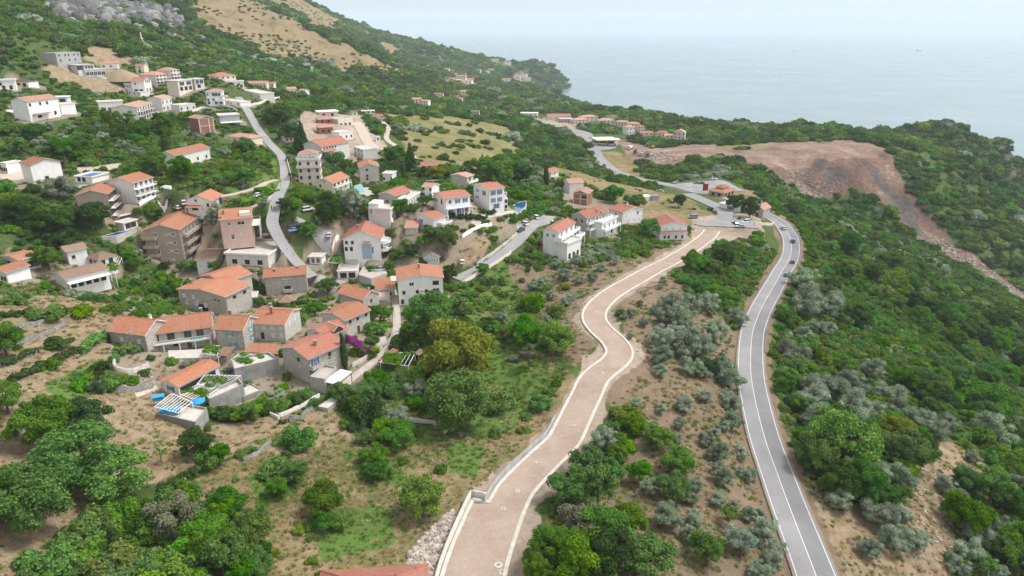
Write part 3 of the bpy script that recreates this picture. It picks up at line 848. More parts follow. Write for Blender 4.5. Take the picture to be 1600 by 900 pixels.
    def canopy(s, side, t0, t1, dep, z, mat='tile', drop=0.5, posts=True, name='awning'):
        W = s.b if side in 'RB' else s.a
        loc, rz = s.place(side, (t0 + t1) / 2, z); w = (t1 - t0) * W; m = MB()
        s.slab(m, (w/2, -dep, -drop), (-w/2, -dep, -drop), (-w/2, 0, 0), (w/2, 0, 0), 0.14)
        if posts:
            for x in (-w/2 + .15, w/2 - .15): m.box(x - .1, x + .1, -dep + .1, -dep + .3, -z, -drop + .02, 1)
        return m.build(name, [M[mat], M['frame']], s.root, loc, rz)

def mk(name, label, z, L, N, R=None, yb=None, h=None, a=None, b=None, roof='gL', rise=1.4, wall='white', tile='tile', cat='house', over=0.4, found=3.0, parapet=0.5, under='frame', floor='slab', group=None):
    sol = solve(z, L, N, R, yb, h, a, b)
    H = House(name, label, cat, sol, wall, found, group)
    H.walls(roof, rise if roof != 'hip' else 0); H.roof(roof, rise, tile, over, under, parapet, floor)
    HOUSES[label] = sol
    return H
# ------------------------------------------------------------------ the old stone hamlet in the middle left
h = mk('stone_house', 'long grey stone house with plain left end wall and three pale shutters', 'C', (78,545), (305,572), None, 672, b=8.0, roof='gR', rise=2.2, wall='stone'); h.gutter('L')
h.win('L', [.62], 3.6, 1.0, 1.2, 'shut').win('L', [.33, .80], 1.7, 1.0, 1.2, 'shut'); h.chimney(.3, -.55, h.h + 1.3, hh=1.6, mat='white')
h = mk('stone_house', 'stone house with long white balcony and green awning over its patio', 'C', (308,572), (716,520), None, 632, b=8.5, roof='gR', rise=2.2, wall='stone'); h.gutter('L')
h.win('L', [.13, .37, .63, .82], h.h - 2.3, 1.7, 1.9, 'wood').win('L', [.42], 0.9, 1.2, 1.1, 'opening').door('L', .63, 1.2, 2.1)
h.balcony('L', h.h - 2.7, .0, .98, 1.5, 'rail', 'offwhite', True); h.canopy('L', .66, .86, 1.6, 2.4, 'turq', .3, False)
h.chimney(.1, -.72, h.h + 1.5, hh=2.0)
h = mk('stone_house', 'narrow stone house with small turquoise shutters and square tiled roof', 'C', (742,533), (915,542), None, 664, b=7.5, roof='gR', rise=2.0, wall='stone'); h.gutter('L')
h.win('L', [.52], h.h - 1.9, .7, 1.0, 'turq').win('L', [.6], .8, .8, 1.1, 'turq').win('R', [.5], h.h - 1.6, .7, 1.1, 'turq').win('R', [.55], 1.2, .8, 1.3, 'turq'); h.chimney(.5, .6, h.h + 1.2)
h = mk('stone_house', 'tall stone house with two brick chimneys and pale closed shutters', 'C', (970,500), (1175,508), (1290,412), 612, roof='gR', rise=1.7, wall='stone_pale'); h.gutter('L')
h.grid('L', 4, 2, .9, 1.3, 'shut', skip=((0, 1),)).win('L', [.3], .3, .9, 2.0, 'opening').win('R', [.3, .65], h.h - 1.8, 1.0, 1.5, 'shut')
h.chimney(-.3, .05, h.h + 1.0, hh=2.2); h.chimney(.5, .55, h.h + .9)
h = mk('stone_house', 'big stone house with dark arched doorway and wide sloping roof', 'C', (510,287), (805,335), (920,305), 452, b=11, roof='gL', rise=1.3, wall='stone'); h.gutter('R')
h.win('L', [.12, .32], h.h - 2.4, 1.3, 1.3, 'shut').win('L', [.16, .36, .56], h.h - 4.6, 1.3, 1.3, 'shut').win('L', [.78, .86], h.h - 1.9, .6, .7, 'opening').win('R', [.35, .75], h.h - 2.0, 1.5, 1.1, 'opening').ac('L', [.2, .4], h.h - 3.3)
m = MB(); n = 12; pts = [(math.cos(math.pi * i / n) * 1.9, 1.5 + math.sin(math.pi * i / n) * .9) for i in range(n + 1)]
m.face([(1.9, -.05, 0)] + [(x, -.05, z) for x, z in pts] + [(-1.9, -.05, 0)])
loc, rz = h.place('L', .5, 0.05); m.build('archway', M['dark'], h.root, loc, rz)
h.chimney(-.2, .85, h.h + .3, hh=1.6)
h = mk('stone_house', 'upper tiled wing of the big stone house beside the brown flats', 'C', (648,206), (792,250), (890,168), None, 6.8, roof='gL', rise=1.6, wall='stone_pale'); h.gutter('R')
h.win('R', [.3, .7], 2.6, .9, 1.2, 'wood')
h = mk('stone_house', 'stone house with curving roof edge by the end of the village lane', 'C', (1050,212), (1310,192), None, 306, b=7.5, roof='gR', rise=1.5, wall='stone'); h.gutter('L')
h.win('L', [.45, .51, .57, .63], h.h - 1.3, .5, .8, 'plain').win('L', [.53], 1.3, 1.9, 1.6, 'opening'); h.balcony('L', 1.1, .43, .64, 1.2, 'wall', 'stone_pale'); h.chimney(-.2, -.6, h.h + .8, hh=1.0, w=.5); h.chimney(-.4, .5, h.h + .8, hh=1.0, w=.5)
h = mk('stone_house', 'stone house with bright orange two step roof left of the small terrace garden', 'D', (515,508), (668,552), (702,492), 634, roof='gR', rise=1.8, wall='stone'); h.gutter('L')
h.win('L', [.5], 1.5, .9, 1.2, 'opening').win('R', [.5], 2.2, .8, 1.2, 'wood'); h.chimney(.2, -.75, h.h + 1, hh=1.1, w=.5)
h = mk('stone_house', 'plain gabled stone house with white side wall, behind the purple bougainvillea', 'D', (410,634), (555,682), (650,597), None, 5.0, roof='gL', rise=1.1, wall='stone_pale'); h.gutter('R')
h.win('L', [.7], h.h - 1.4, .8, 1.0, 'wood').win('R', [.2, .5, .85], h.h - 1.6, .8, 1.0, 'wood').door('R', .5, 1.0, 2.0); h.chimney(-.7, .6, h.h + .6, hh=.9, w=.5)
h = mk('stone_house', 'stone house with red streaked tiles and blue door, above the white awning', 'C', (1162,652), (1325,722), (1485,604), 880, roof='gL', rise=1.4, wall='stone', tile='tile_red'); h.gutter('R')
h.win('L', [.62], h.h - 1.9, 1.0, 1.1, 'wood').win('R', [.18], h.h - 2.6, .9, 1.9, 'blue').win('R', [.6], h.h - 1.8, .8, 1.1, 'wood'); h.balcony('R', h.h - 2.7, .0, .6, 1.3, 'wall', 'stone'); h.chimney(-.15, -.45, h.h + .9, hh=1.3, w=.6)
h = mk('stone_house', 'dormer topped tiled house joined uphill of the red streaked roof', 'C', (1318,542), (1440,590), (1525,520), None, 6.5, roof='gL', rise=1.4, wall='offwhite', tile='tile_red'); h.gutter('R')
m = MB(); n = 10; h.slab(m, (-1.6, -3.0, -.9), (-1.6, 1.0, -.9), (0, 1.0, .35), (0, -3.0, .35), .12); h.slab(m, (1.6, 1.0, -.9), (1.6, -3.0, -.9), (0, -3.0, .35), (0, 1.0, .35), .12)
m.face([(-1.4, -2.9, -1.4), (1.4, -2.9, -1.4), (1.4, -2.9, -.8), (0, -2.9, .3), (-1.4, -2.9, -.8)], 2)
m.build('dormer', [M['tile'], M['frame'], M['glass']], h.roof_o, (h.b * .1, -h.a * .12, h.h + 1.5))
h.win('R', [.3, .7], h.h - 2.0, .9, 1.2, 'wood')
h = mk('restaurant', 'low white restaurant with long orange roof above the vine pergola', 'H', (606,356), (690,417), (1005,256), 498, roof='gL', rise=.7, wall='white', tile='tile')
h.win('R', [.12, .26, .4, .54, .68, .82], .4, 1.9, 1.6, 'opening').win('L', [.5], .8, 1.1, 1.2, 'blue')
h = mk('house', 'white three storey house with low front gable and arched ground floor window', 'D', (886,432), (1166,414), None, 572, b=11, roof='gL', rise=1.3, wall='white', tile='tile'); h.gutter('R')
h.win('L', [.12, .42, .62], h.h - 4.9, .9, 1.2, 'wood').win('L', [.30], h.h - 2.2, 1.5, 1.2, 'plain').win('L', [.84], h.h - 4.9, 2.2, 1.4, 'plain').win('L', [.84], h.h - 2.4, 2.0, 1.4, 'opening').win('L', [.85], .9, 2.0, 1.5, 'wood').win('L', [.08], .6, .9, 1.5, 'opening')
h.win('R', [.15, .4, .65], h.h - 2.3, 1.0, 1.3, 'wood').win('R', [.15, .4, .65], h.h - 5.0, 1.0, 1.3, 'wood')
h.box_part('roof_terrace', -h.b/2 - .1, -h.b/2 + 4.5, h.a/2 - .4, h.a/2 + 2.2, h.h - .3, h.h, 'slab')
h.chimney(.2, 0, h.h + 1.2); h.ac('L', [.53, .72], h.h - 4.4).ac('L', [.5], h.h - 6.2)
h = mk('lean_to', 'orange tiled lean to roof joined to the left of the white three storey house', 'D', (752,488), (868,478), None, None, 3.4, b=5.5, roof='sL', rise=1.5, wall='offwhite', tile='tile', cat='lean-to')
h.win('L', [.3, .7], .8, 1.1, 1.3, 'opening')
h = mk('villa', 'white villa with tall central gable, blue grey panel and rounded side balconies', 'D', (545,176), (775,172), (812,128), 302, b=13, roof='gL', rise=3.0, wall='white', tile='tile_red'); h.gutter('R')
h.win('L', [.08, .24], h.h - 1.8, .9, 1.2, 'wood').win('L', [.06, .2], h.h - 4.4, 1.0, 1.5, 'opening').win('L', [.78], 2.4, .7, 2.6, 'plain')
m = MB(); m.box(-1.7, 1.7, -.12, 0, 0, h.h * .72, 0); m.build('facade_panel', mat_plain('blue grey paint', (0.33, 0.42, 0.50), .8), h.root, *h.place('L', .62, 0.3))
h.canopy('L', .52, .74, .9, h.h * .86, 'tile_red', .25, False)
for zz in (2.7, 5.5):
    m = MB(); n = 14; pts = [(math.cos(math.pi * (i / n) - math.pi / 2) * 3.4, math.sin(math.pi * (i / n) - math.pi / 2) * 3.2) for i in range(n + 1)]
    m.prism(pts, 0, .2)
    for i in range(n):
        p, q = pts[i], pts[i + 1]; m.face([(p[0], p[1], .2), (q[0], q[1], .2), (q[0], q[1], 1.15), (p[0], p[1], 1.15)])
    m.build('balcony', M['white'], h.root, (-h.b / 2 + 3.8, -h.a / 2, zz), -math.pi / 2)
h.win('R', [.16, .34], 3.0, 1.2, 1.9, 'wood').win('R', [.16, .34], .3, 1.2, 1.9, 'opening'); h.chimney(.1, .35, h.h + 1.7)
h = mk('shed', 'small grey shed with faded shingle roof and white slatted front', 'D', (1052,290), (1145,284), None, 332, b=5, roof='gL', rise=1.2, wall='offwhite', tile='tile_grey', cat='shed'); h.gutter('R')
h.grid('L', 5, 1, .5, 1.4, 'plain')
h = mk('kiosk', 'white roadside kiosk with pale board roof beside the village lane', 'D', (332,286), (408,288), None, 330, b=4.0, roof='flat', wall='white', parapet=0, over=.5, floor='slab', cat='kiosk')
h.win('L', [.28, .72], .3, 1.2, 1.9, 'wshut')
h = mk('garage', 'low white garage with flat canopy roof below the solar pergola', 'D', (508,376), (628,372), None, 416, b=7.5, roof='flat', wall='white', parapet=.15, over=.3, cat='garage')
h.win('L', [.3, .74], .1, 2.2, 1.9, 'opening')
# ------------------------------------------------------------------ left part of the village
h = mk('apartment_block', 'brown four storey apartment block with rows of side balconies', 'A', (886,522), (1118,516), (1255,424), 728, roof='gL', rise=1.9, wall='brown', tile='tile', cat='apartment block'); h.gutter('R')
fh = h.h / 4
for k in range(4):
    h.win('L', [.62], k * fh + 1.1, .8, .9, 'plain'); h.ac('L', [.70], k * fh + 1.2)
    if k in (1, 2, 3): h.win('L', [.83], k * fh + .9, 1.0, 1.3, 'plain')
    h.win('L', [.33], k * fh + .3, 1.0, 1.9, 'plain')
    if k:
        h.balcony('L', k * fh, -.02, .36, 1.6, 'wall', 'tan'); h.balcony('R', k * fh, .08, 1.02, 1.6, 'wall', 'tan')
    h.win('R', [.1 + .16 * i for i in range(6)], k * fh + .2, 1.5, 2.0, 'plain')
h = mk('house', 'dusty pink house with red roof, white roof terrace and terrace parasols', 'J', (288,556), (612,532), None, 752, b=10, roof='gR', rise=2.3, wall='pink', tile='tile')
h.win('L', [.27], h.h - 2.3, 1.1, 1.2).win('L', [.66], h.h - 2.3, 2.4, 1.3).win('L', [.34], .3, 1.2, 1.9).win('L', [.62], 1.9, .4, .5)
h.balcony('R', h.h - 2.9, .0, .9, 2.6, 'rail', 'palepink', True); h.win('R', [.25, .6], h.h - 2.7, 1.4, 2.0, 'wood'); h.chimney(-.5, .75, h.h + .3, hh=2.3); h.chimney(-.9, .95, h.h - .2, hh=1.2, w=.5)
m = MB(); m.box(-h.b * .42, h.b * .1, -h.a / 2 + .4, -h.a * .14, h.h + .0, h.h + 1.8); m.build('roof_terrace', M['white'], h.root)
h = mk('house', 'white house with small front gable and tiled porch, behind the brown flats', 'A', (1165,334), (1318,336), (1392,298), 402, roof='gL', rise=2.0, wall='white', tile='tile'); h.gutter('R')
h.win('L', [.38], h.h - .3, .8, .8, 'wood').win('L', [.85], h.h - 2.2, .9, 1.3, 'wood').win('L', [.3], .4, 2.2, 1.7, 'opening'); h.canopy('L', 0, .62, 2.0, h.h - 1.7, 'tile', .5); h.win('R', [.3, .7], h.h - 2.1, .9, 1.3, 'wood')
h = mk('hotel', 'hotel wing with dark wooden balconies on three floors and long red roof', 'A', (470,303), (668,292), (818,244), 432, roof='gL', rise=1.6, wall='brown', tile='tile', cat='hotel'); h.gutter('R')
fh = h.h / 3
for k in range(3):
    h.balcony('R', k * fh + .2, 0, 1, 1.7, 'wood', 'white'); h.win('R', [.1 + .16 * i for i in range(6)], k * fh + .3, 1.4, 2.0, 'wood')
h = mk('hotel', 'white uphill hotel wing with white balconies beside the brown hotel wing', 'A', (662,214), (826,224), (908,186), 352, roof='gL', rise=1.6, wall='offwhite', tile='tile', cat='hotel'); h.gutter('R')
fh = h.h / 3
for k in range(3):
    h.balcony('R', k * fh + .2, 0, 1, 1.6, 'rail', 'white'); h.win('R', [.15, .4, .65, .88], k * fh + .3, 1.4, 2.0, 'plain')
h = mk('villa', 'white modern villa with tall blank gable wall and rooftop pool terrace', 'A', (186,114), (374,88), (442,72), 196, b=9, roof='gL', rise=1.6, wall='white', tile='tile_red', under='greymetal'); h.gutter('R')
h.win('L', [.45], .8, 1.3, 1.2, 'wood').win('R', [.2, .75], h.h - 2.6, 1.2, 1.9, 'plain').win('R', [.3, .7], .5, 1.3, 2.2, 'plain')
h = mk('pool_house', 'low white terrace block with blue rooftop pool beside the white villa', 'A', (470,185), (572,190), (620,160), 224, roof='flat', wall='white', parapet=.5, cat='pool house')
h.win('L', [.2, .5], .3, 1.4, 1.8, 'opening'); h.box_part('pool_water', -h.b * .3, h.b * .3, -h.a * .3, h.a * .3, h.h + .1, h.h + .25, 'blue')
h = mk('house', 'low old house with brown tile roof and vine covered columned porch', 'A', (336,785), (410,828), (640,748), 893, roof='gL', rise=1.1, wall='white', tile='tile_old'); h.gutter('R')
h.win('R', [.15, .32, .5, .68, .86], .2, 1.4, 1.9, 'opening'); h.canopy('R', .0, 1, 2.2, 2.3, 'white', .2, True)
h = mk('pavilion', 'square pavilion with hipped brown tile roof on white columns', 'A', (542,684), (612,702), (706,668), 800, roof='hip', rise=1.3, wall='offwhite', tile='tile_old', cat='pavilion')
h.win('L', [.3, .7], h.h - 2.2, 1.2, 1.6, 'opening').win('R', [.25, .7], h.h - 2.2, 1.4, 1.6, 'opening')
h = mk('house', 'small white house with flat brown tile roof behind the pavilion', 'A', (372,625), (412,652), (525,620), 732, roof='gL', rise=.8, wall='white', tile='tile_old'); h.gutter('R')
h.win('R', [.3], 1.5, .9, 1.1, 'wood')
h = mk('open_shelter', 'open shelter with orange roof on white posts at the left edge', 'A', (20,680), (116,706), (190,660), 770, roof='gL', rise=.5, wall='offwhite', tile='tile', cat='shelter'); h.gutter('R')
h.win('R', [.3, .72], .2, 2.4, 1.9, 'opening').win('L', [.3, .7], .2, 2.0, 1.9, 'opening')
h = mk('house', 'white house cut by the left edge with slanting orange roof', 'A', (-60,770), (30,785), (52,770), 850, b=7, roof='gL', rise=1.0, wall='white', tile='tile'); h.gutter('R')
h.win('L', [.7, .9], .6, .8, 1.3, 'opening')
h = mk('house', 'small white annexe with brown tile roof right of the brown flats', 'A', (1238,698), (1338,706), (1415,634), None, 3.0, roof='gR', rise=1.0, wall='white', tile='tile_old')
h.win('R', [.3, .7], .8, .8, 1.0, 'wood')
h = mk('terrace_block', 'flat roofed white terrace block with parasols below the pink house', 'P', (352,397), (418,400), (427,377), 416, roof='flat', wall='offwhite', parapet=.7, cat='terrace block')
h.win('L', [.2, .5, .8], .4, 1.8, 1.6, 'opening')
h = mk('house', 'long house with orange roof behind the tall dark cypress', 'F', (872,778), (1046,742), None, 796, h=5.0, b=8, roof='gR', rise=1.5, wall='offwhite', tile='tile')
h.grid('L', 4, 1, 1.0, 1.3, 'opening')
# ------------------------------------------------------------------ hillside at the upper left
h = mk('villa', 'white villa with long orange roof and shaded arched veranda, upper left', 'F', (132,508), (288,490), None, 578, b=9, roof='gR', rise=1.6, wall='white', tile='tile_pink')
h.win('L', [.08, .4, .62], h.h - 2.2, 1.1, 1.3, 'wood').win('L', [.82], .6, 1.4, 2.0, 'opening').win('L', [.3], .4, 2.4, 1.6, 'opening'); h.canopy('L', .08, .6, 2.2, 2.4, 'tile_old', .3)
h = mk('lean_to', 'low white lean to with small red roof left of the long villa', 'F', (50,528), (108,535), None, 562, b=5, roof='sL', rise=1.2, wall='white', tile='tile_red', cat='lean-to'); h.win('L', [.5], .8, .9, 1.0, 'wood')
h = mk('carport', 'flat white canopy on posts right of the long villa', 'F', (255,488), (332,486), None, 516, b=7, roof='flat', wall='offwhite', parapet=0, over=.5, cat='canopy', floor='whitemetal'); h.win('L', [.25, .7], .1, 2.6, 2.1, 'opening')
h = mk('villa', 'stepped white modern villa with dark pergola at the left edge', 'F', (-40,398), (72,402), (90,385), 452, b=8, roof='flat', wall='white', parapet=.6); h.win('L', [.5, .8], .6, 1.4, 2.0, 'opening').win('L', [.4], h.h - 2.3, 1.2, 1.4, 'wood')
h = mk('pergola_terrace', 'white terrace under a dark flat pergola right of the stepped villa', 'F', (40,405), (138,408), None, 436, b=6, roof='flat', wall='white', parapet=0, over=.4, floor='woodframe', cat='terrace'); h.win('L', [.2, .5, .8], .2, 2.4, 1.9, 'opening')
h = mk('concrete_shell', 'unfinished grey concrete house shell with empty window holes', 'G', (578,290), (832,276), None, 384, b=10, roof='flat', wall='greywall', parapet=0, over=0, floor='concrete_old', cat='building shell')
h.win('L', [.12, .36, .5, .72, .9], h.h - 1.9, 1.2, 1.3, 'opening').win('L', [.14, .5, .74], h.h - 4.8, 1.3, 1.4, 'opening'); h.balcony('R', h.h - 2.9, .1, .9, 1.4, 'dark', 'greywall')
h = mk('villa', 'flat roofed modern villa with wide blue glass front, upper left', 'G', (880,462), (1092,452), None, 522, b=9, roof='flat', wall='offwhite', parapet=.2, over=.5); h.win('L', [.12, .31, .5, .69, .88], .5, 2.6, 2.3, 'plain')
h = mk('villa', 'upper glass storey of the modern villa with red side wall', 'G', (800,410), (975,402), None, None, 6.0, b=8, roof='flat', wall='offwhite', parapet=.15, over=.6); h.win('L', [.5, .68, .86], 3.4, 1.8, 2.0, 'plain'); h.win('L', [.16], 3.0, 4.0, 2.4, 'wood')
h = mk('house', 'small white house with hipped pink roof above the sand heap', 'G', (1056,388), (1222,392), (1262,374), 446, b=8, roof='hip', rise=1.4, wall='white', tile='tile_pink'); h.win('L', [.2, .6], h.h - 2.2, 1.1, 1.0, 'wood').win('R', [.5], h.h - 2.2, 1.0, 1.2, 'opening')
h = mk('house', 'small cream house with dark arched door near the sand heap', 'G', (1405,416), (1492,416), None, 492, b=6, roof='gR', rise=.8, wall='cream', tile='tile_old'); h.win('L', [.5], h.h - 2.0, .8, 1.0, 'opening').win('L', [.45], .2, 1.4, 1.8, 'opening')
h = mk('chapel', 'small ruined stone chapel with pale roof and bell gable on the slope', 'G', (1326,136), (1450,136), None, 168, b=6, roof='gR', rise=1.5, wall='stone_pale', tile='tile_pink', cat='chapel'); h.box_part('bell_gable', -.4, .4, -h.a / 2 - .5, -h.a / 2 - .1, 0, h.h + 5, 'white')
h = mk('house', 'white gabled house with wide red roof and shaded porch on the hillside', 'K2', (28,312), (162,312), None, 432, b=9, roof='gR', rise=1.8, wall='white', tile='tile_red')
h.win('L', [.3], h.h - 2.2, .8, 1.2, 'wood').win('L', [.3, .7], .3, 2.4, 1.7, 'opening').win('R', [.3, .5, .75], h.h - 1.2, .9, 1.9, 'wood').win('R', [.3, .7], .4, 1.4, 2.0, 'opening')
h = mk('house', 'pale hillside house with pink hipped roof and two balconies', 'K2', (112,242), (286,248), (386,236), 350, roof='hip', rise=1.6, wall='offwhite', tile='tile_pink')
for k in (1, 2): h.balcony('R', k * h.h / 3, .05, .95, 1.3, 'rail', 'white')
h.grid('R', 4, 3, 1.2, 1.8, 'wood', .5)
h = mk('house', 'uppermost pale house of the hillside row with balconied right side', 'K2', (300,198), (440,200), (518,192), 300, roof='hip', rise=1.6, wall='palepink', tile='tile_pink')
for k in (1, 2): h.balcony('R', k * h.h / 3, .05, .95, 1.3, 'rail', 'white')
h.grid('R', 3, 3, 1.2, 1.8, 'wood', .5)
h = mk('villa', 'flat roofed modern house with big dark glass panes on the hillside', 'K2', (514,312), (668,296), None, 402, b=8, roof='flat', wall='cream', parapet=.3); h.win('L', [.26, .72], h.h - 2.9, 4.2, 2.3, 'plain').win('L', [.2, .5, .8], .3, 2.6, 2.2, 'opening')
h = mk('villa', 'small cubic glass fronted house right of the flat modern house', 'K2', (690,292), (786,286), None, 384, b=7, roof='flat', wall='offwhite', parapet=.3); h.win('L', [.28, .74], h.h - 2.9, 2.4, 2.4, 'plain').win('L', [.4], .4, 2.2, 2.0, 'opening')
h = mk('villa', 'white stepped three storey villa above the head of the lane', 'K2', (806,424), (978,420), None, 566, b=9, roof='hip', rise=1.3, wall='white', tile='tile_pink')
h.win('L', [.1], h.h - 2.0, .8, 1.0, 'wood').win('L', [.45, .62, .8], h.h - 2.5, 1.6, 1.8, 'plain').win('L', [.1, .42], h.h - 5.0, .9, 1.2, 'wood').win('L', [.12, .55, .85], 1.0, 1.2, 1.6, 'opening'); h.balcony('L', h.h - 5.4, .55, 1.2, 2.0, 'wall', 'white'); h.balcony('L', h.h - 2.8, .9, 1.3, 2.0, 'wall', 'white')
h = mk('terraced_house', 'long pale terrace house with pink roof and brown balconies', 'F', (594,528), (682,537), (800,502), 606, b=22, roof='gL', rise=1.2, wall='offwhite', tile='tile_pink')
for k in (1, 2): h.balcony('R', k * h.h / 3, .02, .98, 1.5, 'wood', 'offwhite')
h.grid('R', 6, 3, 1.3, 2.0, 'wood', .3, .08).win('L', [.3, .6], 2.2, .6, 1.6, 'wood')
h = mk('terraced_house', 'higher pale terrace house joined right of the long terrace house', 'F', (770,487), (805,494), (882,478), 556, b=12, roof='gL', rise=1.1, wall='offwhite', tile='tile_pink'); h.grid('R', 3, 2, 1.6, 1.9, 'plain', .4)
h = mk('brick_shell', 'unfinished brick house with pale concrete frame and pink roof', 'K2', (735,705), (880,690), None, 846, b=10, roof='gL', rise=1.0, wall='brick', tile='tile_pink', cat='building shell')
m = MB()
for y in (-h.a/2, -h.a*.18, h.a/2): m.box(-h.b/2 - .14, -h.b/2 - .02, y - .3, y + .3, -1, h.h)
for zz in (h.h * .48, h.h - .35): m.box(-h.b/2 - .16, -h.b/2 - .02, -h.a/2, h.a/2, zz, zz + .35)
m.build('concrete_frame', M['concrete'], h.root)
h = mk('building', 'flat roofed pale grey building with white canopy by the lane', 'K2', (948,672), (1158,660), None, 760, b=9, roof='flat', wall='greywall', parapet=.3, floor='concrete'); h.box_part('canopy', -h.b/2 - 5, -h.b/2, -h.a * .55, h.a * .5, h.h * .3, h.h * .3 + .3, 'whitemetal'); h.win('L', [.5], .2, 5, 1.5, 'opening')
h = mk('house', 'low cream house with faded hipped roof beside the lane', 'F', (1138,680), (1248,692), (1266,680), 722, b=8, roof='hip', rise=1.3, wall='cream', tile='tile_pink'); h.win('L', [.3, .7], .8, 1.0, 1.2, 'wood')
h = mk('villa', 'pink roofed upper villa on the crest above the lane', 'K2', (905,262), (1120,250), None, None, 5.5, b=11, roof='hip', rise=1.8, wall='palepink', tile='tile_red'); h.grid('L', 4, 2, 1.0, 1.3, 'wood')
h = mk('villa', 'cubic white villa with blue grey trim below the pink crest villa', 'K2', (1040,322), (1200,318), None, 384, b=9, roof='flat', wall='white', parapet=.4); h.win('L', [.2, .6, .85], .5, 1.5, 1.8, 'wood').win('L', [.3, .7], h.h - 2.2, 1.2, 1.3, 'wood')
h = mk('house', 'long low pinkish house with two pale roofs at the end of the row', 'K2', (1232,338), (1440,336), None, 392, b=8, roof='gR', rise=1.4, wall='palepink', tile='tile_pink'); h.grid('L', 6, 1, 1.0, 1.4, 'wood')
h = mk('house', 'small pale annexe with red roof at the right end of the long low house', 'K2', (1446,340), (1512,340), None, 382, b=6, roof='gR', rise=1.1, wall='palepink', tile='tile_red'); h.grid('L', 2, 1, .9, 1.2, 'wood')
h = mk('house', 'tiny white house with pink roof alone among trees right of the long low house', 'F', (1438,446), (1482,444), None, 468, b=6, roof='gR', rise=1.2, wall='white', tile='tile_pink'); h.grid('L', 2, 1, .9, 1.2, 'wood')
h = mk('villa', 'white flat roofed pavilion villa left of the long terrace house', 'F', (490,512), (612,506), None, 556, b=8, roof='flat', wall='white', parapet=.3); h.win('L', [.2, .42, .64, .86], .5, 1.7, 2.0, 'plain')
for lab, z, L, N, yb, kw in (
 ('small white cube house between the sand heap and the wide red roof', 'F', (618,418), (648,420), 446, dict(b=7, roof='flat', wall='white')),
 ('white garage block below the wide red roof', 'F', (640,455), (700,462), 484, dict(b=6, roof='flat', wall='white')),
 ('grey terrace structure with open pergola frame left of the stepped three storey villa', 'F', (895,528), (975,520), 552, dict(b=8, roof='flat', wall='offwhite')),
 ('low grey retaining block under the cubic white villa on the crest', 'F', (1215,452), (1300,470), 500, dict(b=9, roof='flat', wall='offwhite')),
 ('low pale wall building at the head of the lane', 'F', (1110,500), (1200,512), 536, dict(b=7, roof='flat', wall='white')),
 ('small white house right of the tiny house among trees', 'F', (1492,452), (1520,454), 474, dict(b=5, roof='gR', rise=1.0, wall='white', tile='tile_pink')),
 ('white side building behind the big pale apartment house', 'B', (520,232), (604,222), 268, dict(b=8, roof='flat', wall='white')),
 ('white terraced block right of the big pale apartment house', 'B', (612,318), (668,338), 392, dict(b=8, roof='flat', wall='offwhite')),
 ('pinkish garage block left of the dark lane conifer', 'B', (185,264), (248,258), 282, dict(b=6, roof='gR', rise=1.0, wall='palepink', tile='tile_pink')),
 ('small orange roof among trees beyond the lane wall', 'B', (1032,436), (1140,434), 462, dict(b=7, roof='gR', rise=1.2, wall='stone_pale', tile='tile_red')),
 ('pink roofed cottage at the far right edge of the grassland', 'B', (1448,392), (1502,392), 412, dict(b=6, roof='gR', rise=1.1, wall='offwhite', tile='tile_pink')),
 ('white flat annexe at the right end of the tall narrow villa', 'B', (1490,650), (1572,646), 712, dict(b=7, roof='flat', wall='white')),
 ('white annexe with dark doors left of the white modern villa', 'A', (0,100), (34,104), 168, dict(b=6, roof='flat', wall='white')),
 ('low white wing joined to the right of the long upper left villa', 'F', (262,520), (300,524), 572, dict(b=7, roof='flat', wall='white')),
 ('small stone outbuilding behind the long balcony house', 'C', (930,345), (1000,340), 385, dict(b=5, roof='flat', wall='stone')),
):
    h = mk('house', lab, z, L, N, None, yb, over=.15, parapet=.35, **kw) if kw['roof'] == 'flat' else mk('house', lab, z, L, N, None, yb, **kw)
    h.grid('L', 3, None, 1.0, 1.4, 'opening' if kw['roof'] == 'flat' else 'wood')
# ------------------------------------------------------------------ middle of the village
h = mk('house', 'tall pink house with roof terrace, balustrade and columns beside the lane', 'B', (255,402), (392,398), (456,392), 572, b=9, roof='flat', wall='palepink', parapet=.9)
h.grid('L', 3, 4, 1.0, 1.5, 'wood', .8).grid('R', 3, 4, 1.0, 1.5, 'wood', .8); h.balcony('L', h.h * .74, -.05, 1.05, 1.2, 'wall', 'palepink')
m = MB(); X, Y, z0 = h.b / 2 - 1.5, h.a / 2 - .8, h.h; m.box(-.15, .15, -.15, .15, 0, 2.2); pm = m.mesh('pillar', M['white'])
for x in (-X, 0, X):
    for y in (-Y, 0, Y): link('pillar', pm, h.root, (x, y, z0))
m = MB(); 
for i, (e0, e1, r0, r1) in enumerate((((-X-.5,-Y-.5),(X+.5,-Y-.5),(-.5,-1),(.5,-1)), ((X+.5,-Y-.5),(X+.5,Y+.5),(.5,-1),(.5,1)), ((X+.5,Y+.5),(-X-.5,Y+.5),(.5,1),(-.5,1)), ((-X-.5,Y+.5),(-X-.5,-Y-.5),(-.5,1),(-.5,-1)))):
    h.slab(m, (*e0, z0 + 2.2), (*e1, z0 + 2.2), (*r1, z0 + 3.6), (*r0, z0 + 3.6), .15)
m.build('terrace_roof', [M['tile_pink'], M['frame']], h.root)
h = mk('house', 'cream gabled house with orange roof and two tier balconies by the pool', 'B', (382,536), (478,546), (598,498), 606, b=13, roof='gL', rise=1.8, wall='cream', tile='tile'); h.gutter('R')
